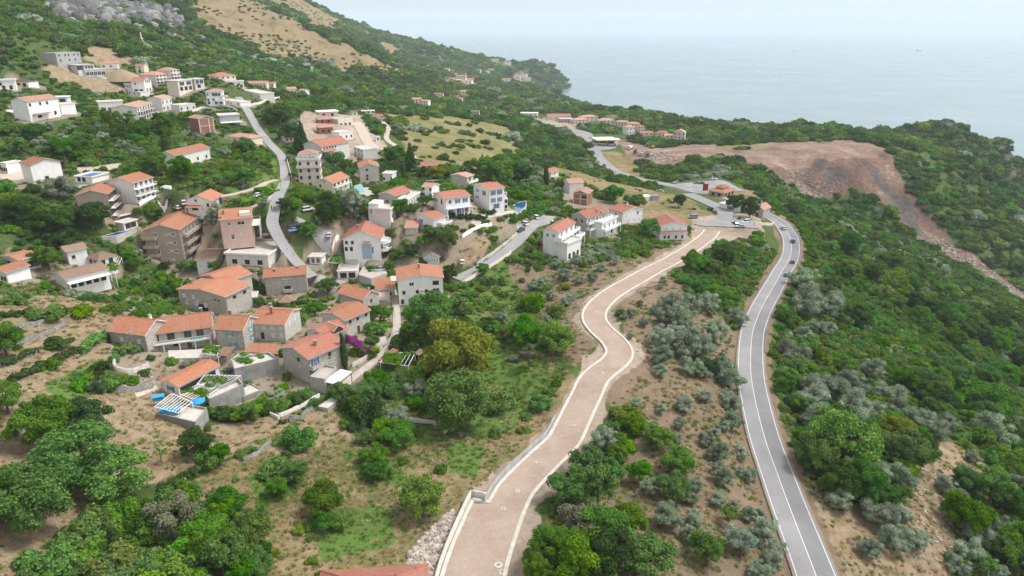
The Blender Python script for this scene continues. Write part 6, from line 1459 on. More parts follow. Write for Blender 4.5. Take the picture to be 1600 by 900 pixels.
for z, x, y, lab in (('H', 600, 615, 'larger blue tarpaulin tub under the steel pergola'), ('H', 665, 625, 'smaller blue tub at the deck edge'), ('H', 540, 520, 'blue tarpaulin heap left of the steel pergola')):
    px, py = zp(z, (x, y)); p = cast1(px, py, 1.6); m = MB(); m.prism([(-1.1, -.7), (1.1, -.7), (1.1, .7), (-1.1, .7)], 0, .8); m.prism([(-1.2, -.8), (1.2, -.8), (1.2, .8), (-1.2, .8)], .8, .9); o = m.build('covered_tub', M['tarp'], None, (p[0], p[1], p[2] + 1.6), .4); tag(o, lab, 'tub')
# ------------------------------------------------------------------ dry stone and garden walls
WALLS = [
 ('long dry stone wall below the rocky yard, left of the steel pergola', [(152,610),(180,613),(215,613),(240,604)], 1.6, .5, 'drystone'),
 ('stone garden wall under the leafy hedge of the plain stone house', [(180,566),(182,580),(210,584),(232,574)], 1.4, .5, 'stone'),
 ('low stone wall on the uppermost terrace at the left', [(0,522),(30,513),(60,507),(85,500)], 1.0, .5, 'drystone'),
 ('low stone wall on the second terrace at the left', [(0,548),(40,535),(75,522),(105,507)], 1.1, .5, 'drystone'),
 ('stone wall edge on the third terrace at the left', [(0,575),(30,563),(60,552)], .9, .5, 'drystone'),
 ('dry stone wall beside the field edge at the left margin', [(0,690),(25,680),(45,665)], 1.0, .6, 'drystone'),
 ('dark retaining wall of the rising lane beside the fallow plot', [(745,415),(772,396),(795,378),(808,366)], 1.1, .4, 'stone'),
 ('pale wall along the left side of the small terrace lane', [(862,476),(866,500)], 0.1, .3, 'stone'),
 ('garden wall of the planted plot below the white awning', [(436,652),(465,640),(502,618)], .9, .35, 'stone_pale'),
 ('front wall of the planted plot with stakes', [(402,640),(436,655)], .8, .35, 'stone_pale'),
 ('stone edge of the small walled dry plot', [(636,658),(668,662),(700,668),(692,680)], .9, .35, 'stone_pale'),
 ('stone wall along the garden path by the dark red lean to', [(550,574),(575,560),(598,544)], 1.2, .35, 'stone'),
 ('loose field wall across the dry slope', [(452,660),(470,652),(490,640)], .9, .7, 'drystone'),
 ('grey stone wall on the lane by the black saloon', [(600,284),(640,288),(690,284)], 1.2, .4, 'stone'),
 ('roadside wall under the church', [(1178,352),(1196,352),(1210,350)], 1.4, .4, 'stone'),
 ('pale wall round the head of the village lane', [(392,166),(412,160),(440,152)], 1.4, .4, 'concrete'),
 ('pale curved wall in the garden of the stepped three storey villa', [(345,166),(362,170),(372,176)], 1.2, .4, 'concrete'),
 ('curved yellowish wall round the drive of the solar villa', [(519,394),(522,382),(531,374)], 1.6, .4, 'cream'),
 ('field wall at the lower edge of the rough grass', [(380,720),(400,712),(424,690)], .7, .7, 'drystone'),
 ('earth bank wall beneath the mature olives', [(1060,520),(1085,512),(1110,508)], .8, .6, 'drystone'),
]
for lab, pix, hh, th, mt in WALLS: wall_line('stone_wall', ground_line(pix, .8), hh, .8, th, M[mt], lab, 'wall', 'stone walls', jitter=.12)
for lab, pix, mt in (('white garden wall stepping down beside the wide red roofed house', [(205,145),(222,147),(240,150)], 'white'), ('pale curved retaining wall below the three storey villa', [(300,175),(315,170),(330,172),(345,176)], 'concrete'), ('white terrace wall in front of the long terrace house', [(185,192),(205,186),(228,182),(250,178)], 'white'), ('white terrace wall below the long upper left villa', [(10,176),(40,180),(70,184),(95,182)], 'white'), ('white parapet along the hotel yard', [(218,322),(240,312),(262,304)], 'white'), ('white yard wall behind the hotel yard cars', [(228,308),(248,300),(270,296)], 'white'), ('pale wall along the right side of the village lane', [(448,250),(452,265),(456,280)], 'concrete'), ('white wall of the blue shuttered villas terrace', [(722,372),(745,358),(770,352)], 'white'), ('pale wall below the modern glass front villa', [(150,120),(165,124),(180,126)], 'concrete'), ('pale stone wall along the top of the works ground', [(470,182),(472,205),(478,222)], 'concrete'), ('white wall of the yard under the cubic white villa', [(572,352),(592,350),(616,346)], 'white'), ('pale parapet of the rising lane', [(722,444),(750,428),(776,412),(800,396)], 'concrete')):
    wall_line('garden_wall', ground_line(pix, .8), 1.3, 1.2, .3, M[mt], lab, 'wall', 'plastered garden walls')
# guard rail on the outer side of the main road bend
gr = offset_line(MAIN_L[int(95/1.2):int(255/1.2)], 4.15); o = empty('guard_rail', tuple(gr[0]), 0, 'steel guard rail along the outer edge of the main road bend', 'guard rail'); c = gr[0]
w_ = wall_line('rail', gr - c + np.array([0, 0, .0]), .8, -.5, .08, M['greymetal']); w_.parent = o
for q in gr[::14]: m = MB(); m.box(-.07, .07, -.07, .07, -.6, .6); m.build('post', M['greymetal'], o, tuple(q - c + np.array([0, 0, -.1])))
# poles and lamps
def pole(px, py, hh, label, lamp=True):
    p = cast1(px, py); o = empty('street_lamp' if lamp else 'utility_pole', tuple(p), R_.uniform(0, 6), label, 'street lamp' if lamp else 'pole'); m = MB(); m.bar((0, 0, -.5), (0, 0, hh), .09, 0, 6, .06); m.build('mast', M['greymetal' if lamp else 'woodframe'], o)
    m = MB()
    if lamp: m.bar((0, 0, hh), (1.1, 0, hh + .25), .05, 0, 5); m.box(1.0, 1.7, -.14, .14, hh + .18, hh + .32)
    else: m.box(-.8, .8, -.06, .06, hh - .5, hh - .38)
    m.build('lamp_head' if lamp else 'crossarm', M['greymetal'], o)
for px, py, hh, lab, lp in [(785,388,6,'street lamp on the rising lane beside the fallow plot',True), (616,552,6,'slim street lamp on the paved garden path',True), (640,474,5,'white lamp post in front of the white three storey house',True), (426,352,6,'street lamp at the fork of the village lane',True), (616,496,5,'lamp post at the top of the paved garden path',True), (820,548,6,'wooden pole in the green hollow',False), (178,455,6,'tall wooden pole by the vine porch of the brown tiled house',False), (44,478,7,'wooden pole above the terraces at the left',False), (524,382,5,'street lamp by the solar villa drive',True), (440,300,7,'street lamp beside the straight part of the lane',True), (985,395,6,'wooden pole above the stony olive grove',False)]: pole(px, py, hh, lab, lp)
# sand heap and site rubble
p = cast1(*zp('G', (1265, 555))); m = MB(); rr = np.random.RandomState(3); n = 28
rings = [(9.5, 0), (7.6, 1.2), (5.2, 3.2), (2.6, 5.0), (.6, 5.9)]
for k, (r, z) in enumerate(rings):
    for i in range(n): a = 2*math.pi*i/n; q = r * (1 + rr.uniform(-.09, .09)); m.v.append((q*math.cos(a)*1.5, q*math.sin(a), z - (1.2 if k == 0 else 0)))
for k in range(4):
    for i in range(n): m.f.append((k*n+i, k*n+(i+1) % n, (k+1)*n+(i+1) % n, (k+1)*n+i)); m.m.append(0)
m.f.append(tuple(range(4*n, 5*n))); m.m.append(0)
o = m.build('sand_heap', mat_gravel('ochre sand', (.27, .20, .13), (.34, .26, .18)), None, tuple(p), 0, True); tag(o, 'big ochre sand heap on the hillside building site', 'sand heap'); PADS.append((tuple(p), 0, 18, 26))
# people
def person(px, py, label, shirt, trousers, hx, hy, stride=.25, z=None):
    p = cast1(px, py); zz = float(hgt(p[0], p[1])) + .02
    for L, hw in ((MAIN_L, 6), (LANE_L, 3)):
        i = np.argmin(np.hypot(L[:, 0] - p[0], L[:, 1] - p[1]))
        if np.hypot(L[i, 0] - p[0], L[i, 1] - p[1]) < hw: zz = L[i, 2] + .02
    q = at_plane(hx, hy, zz); d = q[:2] - p[:2]; o = empty('person', (p[0], p[1], zz), math.atan2(d[1], d[0]), label, 'person')
    J = [(0, 0, .95), (0, 0, 1.2), (0, 0, 1.42), (.02, 0, 1.53), (.03, 0, 1.66), (.03, 0, 1.76)]; E = [(0,1),(1,2),(2,3),(3,4),(4,5)]; Rr = [.15, .14, .16, .06, .10, .07]
    for s_ in (-1, 1):
        i = len(J); J += [(0, .1*s_, .9), (stride*.4*s_+.05, .1*s_, .5), (stride*s_, .1*s_, .09), (stride*s_+.17, .1*s_, .04)]; E += [(0, i), (i, i+1), (i+1, i+2), (i+2, i+3)]; Rr += [.1, .075, .05, .04]
        i = len(J); J += [(0, .2*s_, 1.4), (-stride*.5*s_, .25*s_, 1.14), (-stride*.6*s_+.1, .25*s_, .9), (-stride*.6*s_+.14, .25*s_, .8)]; E += [(2, i), (i, i+1), (i+1, i+2), (i+2, i+3)]; Rr += [.07, .05, .04, .035]
    me = bpy.data.meshes.new('body'); me.from_pydata(J, E, []); tmp = bpy.data.objects.new('body', me); COL.objects.link(tmp); sk = tmp.modifiers.new('skin', 'SKIN'); 
    for v, r in zip(me.skin_vertices[0].data, Rr): v.radius = (r, r)
    me.skin_vertices[0].data[0].use_root = True; tmp.modifiers.new('sub', 'SUBSURF').levels = 1
    dg = bpy.context.evaluated_depsgraph_get(); m2 = bpy.data.meshes.new_from_object(tmp.evaluated_get(dg)); bpy.data.objects.remove(tmp)
    m2.materials.clear()
    for c in (shirt, trousers, 'skin', 'hair'): m2.materials.append(M[c])
    for f in m2.polygons:
        z_ = f.center.z; f.material_index = (3 if z_ > 1.68 else 2) if z_ > 1.5 else (2 if z_ < .88 and abs(f.center.y) > .19 else (0 if z_ > .96 else 1))
    m2.name = 'body'; link('body', m2, o)
M['skin'] = mat_plain('skin', (.42, .25, .17), .6, .05); M['hair'] = mat_plain('dark hair', (.03, .02, .015), .7, .1); M['cloth_dark'] = mat_plain('dark cloth', (.04, .045, .06), .9, .1); M['cloth_red'] = mat_plain('red cloth', (.32, .05, .05), .9, .1); M['cloth_light'] = mat_plain('light cloth', (.5, .5, .52), .9, .1)
for px, py, lab, a, b, hx, hy in [(434.5,369,'walker in red top in the middle of the lane, nearer of two','cloth_red','cloth_dark',438,378), (428,353,'walker in dark top farther up the lane','cloth_dark','cloth_dark',430,362), (1040.5,304,'pedestrian in dark clothes beside the silver saloon','cloth_dark','cloth_dark',1046,308), (1017.5,292,'person in light top at the roadside left of the pair','cloth_light','cloth_dark',1022,296), (1021,293.5,'person in red top at the roadside, right of the pair','cloth_red','cloth_dark',1026,297), (286,658,'person in red sitting area at the restaurant deck','cloth_red','cloth_dark',292,660)][:5]: person(px, py, lab, a, b, hx, hy)
def motorcycle(px, py, hx, hy, label):
    p = cast1(px, py); i = np.argmin(np.hypot(MAIN_L[:, 0] - p[0], MAIN_L[:, 1] - p[1])); q = at_plane(hx, hy, p[2]); d = q[:2] - p[:2]; o = empty('motorcycle', (p[0], p[1], MAIN_L[i, 2] + .05), math.atan2(d[1], d[0]), label, 'motorcycle')
    w_ = MB(); w_.bar((0, -.07, 0), (0, .07, 0), .32, 0, 12); wm = w_.mesh('wheel', M['tyre'])
    for x in (-.7, .72): link('wheel', wm, o, (x, 0, .32))
    m = MB(); m.box(-.7, .1, -.14, .14, .55, .82); m.box(.1, .55, -.16, .16, .5, .95); m.build('body', M['greymetal'], o); m = MB(); m.bar((.72, 0, .32), (.45, 0, 1.05), .05); m.bar((.45, -.35, 1.05), (.45, .35, 1.05), .03); m.build('handlebar', M['tyre'], o)
    m = MB(); m.bar((-.15, 0, .8), (-.05, 0, 1.35), .19, 0, 8, .22); m.bar((-.05, 0, 1.35), (0, 0, 1.7), .1, 0, 8, .14); o2 = m.build('person', M['cloth_dark'], None, (p[0], p[1], MAIN_L[i, 2] + .05), o.rotation_euler.z); tag(o2, 'rider in dark clothes on the ' + label, 'person')
motorcycle(962, 271, 968, 277, 'motorcycle just behind the black off roader'); motorcycle(952, 266, 958, 272, 'motorcycle beside the queue on the coast road')
# ------------------------------------------------------------------ foliage: leaf sprays on clumps, a trunk with limbs below
M['leaf'] = mat_leaf('broadleaf foliage', (0.034, 0.105, 0.010), (0.150, 0.305, 0.026), hue=0.028, valr=(0.75, 1.35))
M['leaf_yellow'] = mat_leaf('yellow green foliage', (0.11, 0.16, 0.012), (0.28, 0.31, 0.035), hue=0.012, valr=(0.9, 1.1))
M['leaf_bright'] = mat_leaf('fresh green foliage', (0.045, 0.125, 0.014), (0.15, 0.29, 0.04), hue=0.012, valr=(0.9, 1.1))
M['leaf_dark'] = mat_leaf('dark evergreen foliage', (0.022, 0.060, 0.013), (0.085, 0.155, 0.032), hue=0.015, valr=(0.8, 1.15))
M['leaf_olive'] = mat_leaf('olive foliage', (0.13, 0.178, 0.108), (0.345, 0.42, 0.285), hue=0.014, valr=(0.75, 1.25), trans=0.15)
M['leaf_grey'] = mat_leaf('half bare grey green foliage', (0.10, 0.105, 0.06), (0.22, 0.22, 0.15), hue=0.012, trans=0.15)
M['leaf_scrub'] = mat_leaf('maquis scrub', (0.040, 0.102, 0.014), (0.165, 0.275, 0.038), hue=0.045, valr=(0.72, 1.45), nscale=0.5)
M['leaf_far'] = mat_leaf('far maquis', (0.028, 0.076, 0.016), (0.120, 0.200, 0.042), hue=0.035, valr=(0.65, 1.3), nscale=0.3)
M['petal'] = mat_leaf('purple bougainvillea bracts', (0.16, 0.02, 0.12), (0.42, 0.06, 0.34), hue=0.01, valr=(0.9, 1.1))
M['bark'] = mat_plain('grey brown bark', (0.13, 0.10, 0.075), 0.9, 0.3, 3.0)

def rdir(rs, n):
    v = rs.normal(size=(n, 3)); return v / np.linalg.norm(v, axis=1)[:, None]
def ico(sub=1):
    bm = bmesh.new(); bmesh.ops.create_icosphere(bm, subdivisions=sub, radius=1)
    V = np.array([v.co[:] for v in bm.verts]); Fq = np.array([[v.index for v in f.verts] for f in bm.faces]); bm.free()
    return V, Fq
ICO1 = ico(2)
def leaves(rs, C, Rr, n, size, squash=0.85, narrow=0.65, inner=0.5, up=0.35, core=0.66):
    """leaf cards round clumps C (k,3) of radius Rr (k,), plus a rough inner mass; all triangles"""
    w = Rr ** 2; pick = rs.choice(len(C), n, p=w / w.sum())
    d = rdir(rs, n); d[:, 2] = np.where(d[:, 2] < -0.45, -d[:, 2], d[:, 2])
    rad = Rr[pick] * (inner + (1.08 - inner) * rs.rand(n) ** 0.6)
    P = C[pick] + d * rad[:, None] * np.array([1, 1, squash])
    nrm = d * 0.75 + rdir(rs, n) * 0.75 + np.array([0, 0, up]); nrm /= np.linalg.norm(nrm, axis=1)[:, None]
    t = np.cross(nrm, rdir(rs, n)); t /= np.linalg.norm(t, axis=1)[:, None]; b = np.cross(nrm, t)
    s = size * (0.6 + 0.8 * rs.rand(n))[:, None]
    V = np.stack([P - t * s, P + b * s * narrow + nrm * s * .15, P + t * s, P - b * s * narrow + nrm * s * .15], 1).reshape(-1, 3)
    i = np.arange(n) * 4
    Fq = np.concatenate([np.stack([i, i+1, i+2], 1), np.stack([i, i+2, i+3], 1)])
    if core:
        vs, fs = [V], [Fq]; o = len(V)
        for c, r in zip(C, Rr):
            q = ICO1[0] * (r * core) * (0.85 + 0.3 * rs.rand(len(ICO1[0]), 1)) * np.array([1, 1, squash]) + c
            vs.append(q); fs.append(ICO1[1] + o); o += len(q)
        V = np.concatenate(vs); Fq = np.concatenate(fs)
    return V, Fq
def clumps_round(rs, k, R, H, z0, rmin=.3, rmax=.48, flat=1.0):
    """clump centres spread through an egg-shaped crown of radius R and height H above z0"""
    d = rdir(rs, k); q = 0.35 + 0.45 * rs.rand(k)
    C = d * q[:, None] * np.array([R, R, H / 2]); C[:, 2] += z0 + H / 2
    C[:, :2] *= (1 + 0.25 * rs.rand(k, 1))
    return C, R * (rmin + (rmax - rmin) * rs.rand(k))
def trunk_mesh(rs, name, h, r, C, limbs=5):
    m = MB(); lean = Vector((rs.uniform(-.1, .1) * h, rs.uniform(-.1, .1) * h, h))
    mid = lean * .55 + Vector((rs.uniform(-.1, .1), rs.uniform(-.1, .1), 0))
    m.bar((0, 0, -0.6), tuple(mid), r, 0, 7, r * .75); m.bar(tuple(mid), tuple(lean), r * .75, 0, 6, r * .45)
    for k in rs.choice(len(C), min(limbs, len(C)), replace=False):
        c = Vector(C[k]); a = mid.lerp(lean, rs.rand()); j = a.lerp(c, .5) + Vector((0, 0, .25))
        m.bar(tuple(a), tuple(j), r * .42, 0, 5, r * .28); m.bar(tuple(j), tuple(c), r * .28, 0, 5, r * .1)
    return m.mesh(name, M['bark'], True)

PROTO = {}
def proto(kind, seed, mat):
    """unit plants: crown about 2 m across for scale 1 (scaled when planted)"""
    rs = np.random.RandomState(seed)
    if kind == 'broadleaf':
        C, r = clumps_round(rs, 40, 0.95, 1.75, 0.16, .12, .38); V, Fq = leaves(rs, C, r, 9500, .040, inner=.6, up=.1)
        th, tr = 0.95, .075
    elif kind == 'airy':
        C, r = clumps_round(rs, 22, 0.95, 1.5, 0.5, .17, .30); V, Fq = leaves(rs, C, r, 3600, .046, inner=.2, core=0.4)
        th, tr = 1.1, .06
    elif kind == 'sparse':
        C, r = clumps_round(rs, 14, 0.9, 1.3, 0.6, .14, .24); V, Fq = leaves(rs, C, r, 420, .06, inner=.1, core=0)
        th, tr = 1.2, .05
    elif kind == 'olive':
        C, r = clumps_round(rs, 38, 0.92, 1.75, 0.02, .18, .36); V, Fq = leaves(rs, C, r, 6500, .042, narrow=.45, up=.2)
        th, tr = 0.8, .09
    elif kind == 'shrub':
        C, r = clumps_round(rs, 22, 0.9, 0.95, 0.0, .14, .44); V, Fq = leaves(rs, C, r, 3000, .066); th = 0
    elif kind == 'mound':
        C, r = clumps_round(rs, 14, 0.95, 0.65, 0.0, .16, .48); V, Fq = leaves(rs, C, r, 900, .11); th = 0
    elif kind == 'cypress':
        z = np.linspace(.25, 5.2, 22); rad = .62 * np.sin(np.clip(z / 5.6, 0, 1) * math.pi * .93) ** .55 * (1 - .35 * z / 5.4)
        C = np.stack([rs.normal(0, .06, 22), rs.normal(0, .06, 22), z], 1); V, Fq = leaves(rs, C, np.maximum(rad, .08), 2600, .13, squash=1.2, narrow=.4, inner=.8, core=.9); th, tr = 1.0, .12
    elif kind == 'conifer':
        z = np.linspace(.7, 3.6, 22); k = 5; C = []; r = []
        for i, zz in enumerate(z):
            ra = 1.05 * (1 - zz / 4.0)
            for q in range(k):
                an = q * 2 * math.pi / k + i * 1.1; C.append((math.cos(an) * ra * .7, math.sin(an) * ra * .7, zz)); r.append(max(.1, ra * .5))
        C = np.array(C); r = np.array(r); V, Fq = leaves(rs, C, r, 2600, .11, squash=.6, narrow=.4, core=.6); th, tr = 1.2, .1
    crown = np_mesh('crown', V, Fq, M[mat], smooth=False)
    tk = trunk_mesh(rs, 'trunk', th, tr, C, 6 if kind in ('broadleaf', 'sparse', 'airy') else 3) if th else None
    return crown, tk
def get(kind, v, mat):
    key = (kind, v, mat)
    if key not in PROTO: PROTO[key] = proto(kind, 100 + v * 17 + len(kind), mat)
    return PROTO[key]

WORLD_TREES = []      # x, y, radius of every individual plant, so scrub keeps out of its way
def plant(name, kind, mat, x, y, r, hs=1.0, label=None, cat='tree', group=None, sink=0.1, parts=True, var=None):
    z = float(hgt(x, y)) - sink
    cr, tk = get(kind, R_.randrange(4) if var is None else var, mat)
    rz = R_.uniform(0, 6.28); sc = (r * R_.uniform(.92, 1.1), r * R_.uniform(.92, 1.1), r * hs * R_.uniform(.93, 1.08))
    WORLD_TREES.append((x, y, r))
    if tk is None or not parts:
        o = link(name, cr, None, (x, y, z), rz, sc); return tag(o, label, cat, group)
    o = empty(name, (x, y, z), rz, label, cat, group); o.scale = sc; o.rotation_euler = (R_.uniform(-.07, .07), R_.uniform(-.07, .07), rz)
    link('crown', cr, o); link('trunk', tk, o)
    return o
def plant_px(name, kind, mat, cx, by, w, hs=1.0, label=None, cat='tree', group=None, **kw):
    p = cast1(cx, by); d = project(p)[2]
    if any(line_dist(L, [p[0]], [p[1]])[0] < hw_ for L, hw_ in ((NEW_L, 5.0), (MAIN_L, 4.6), (LANE_L, 2.6), (LANE2_L, 2.8))): return None
    r = w * d / F / 2
    # step back so that the near edge of the crown, not the trunk, stands at the picture point
    return plant(name, kind, mat, float(p[0]), float(p[1] + r * .3), r, hs, label, cat, group, **kw)

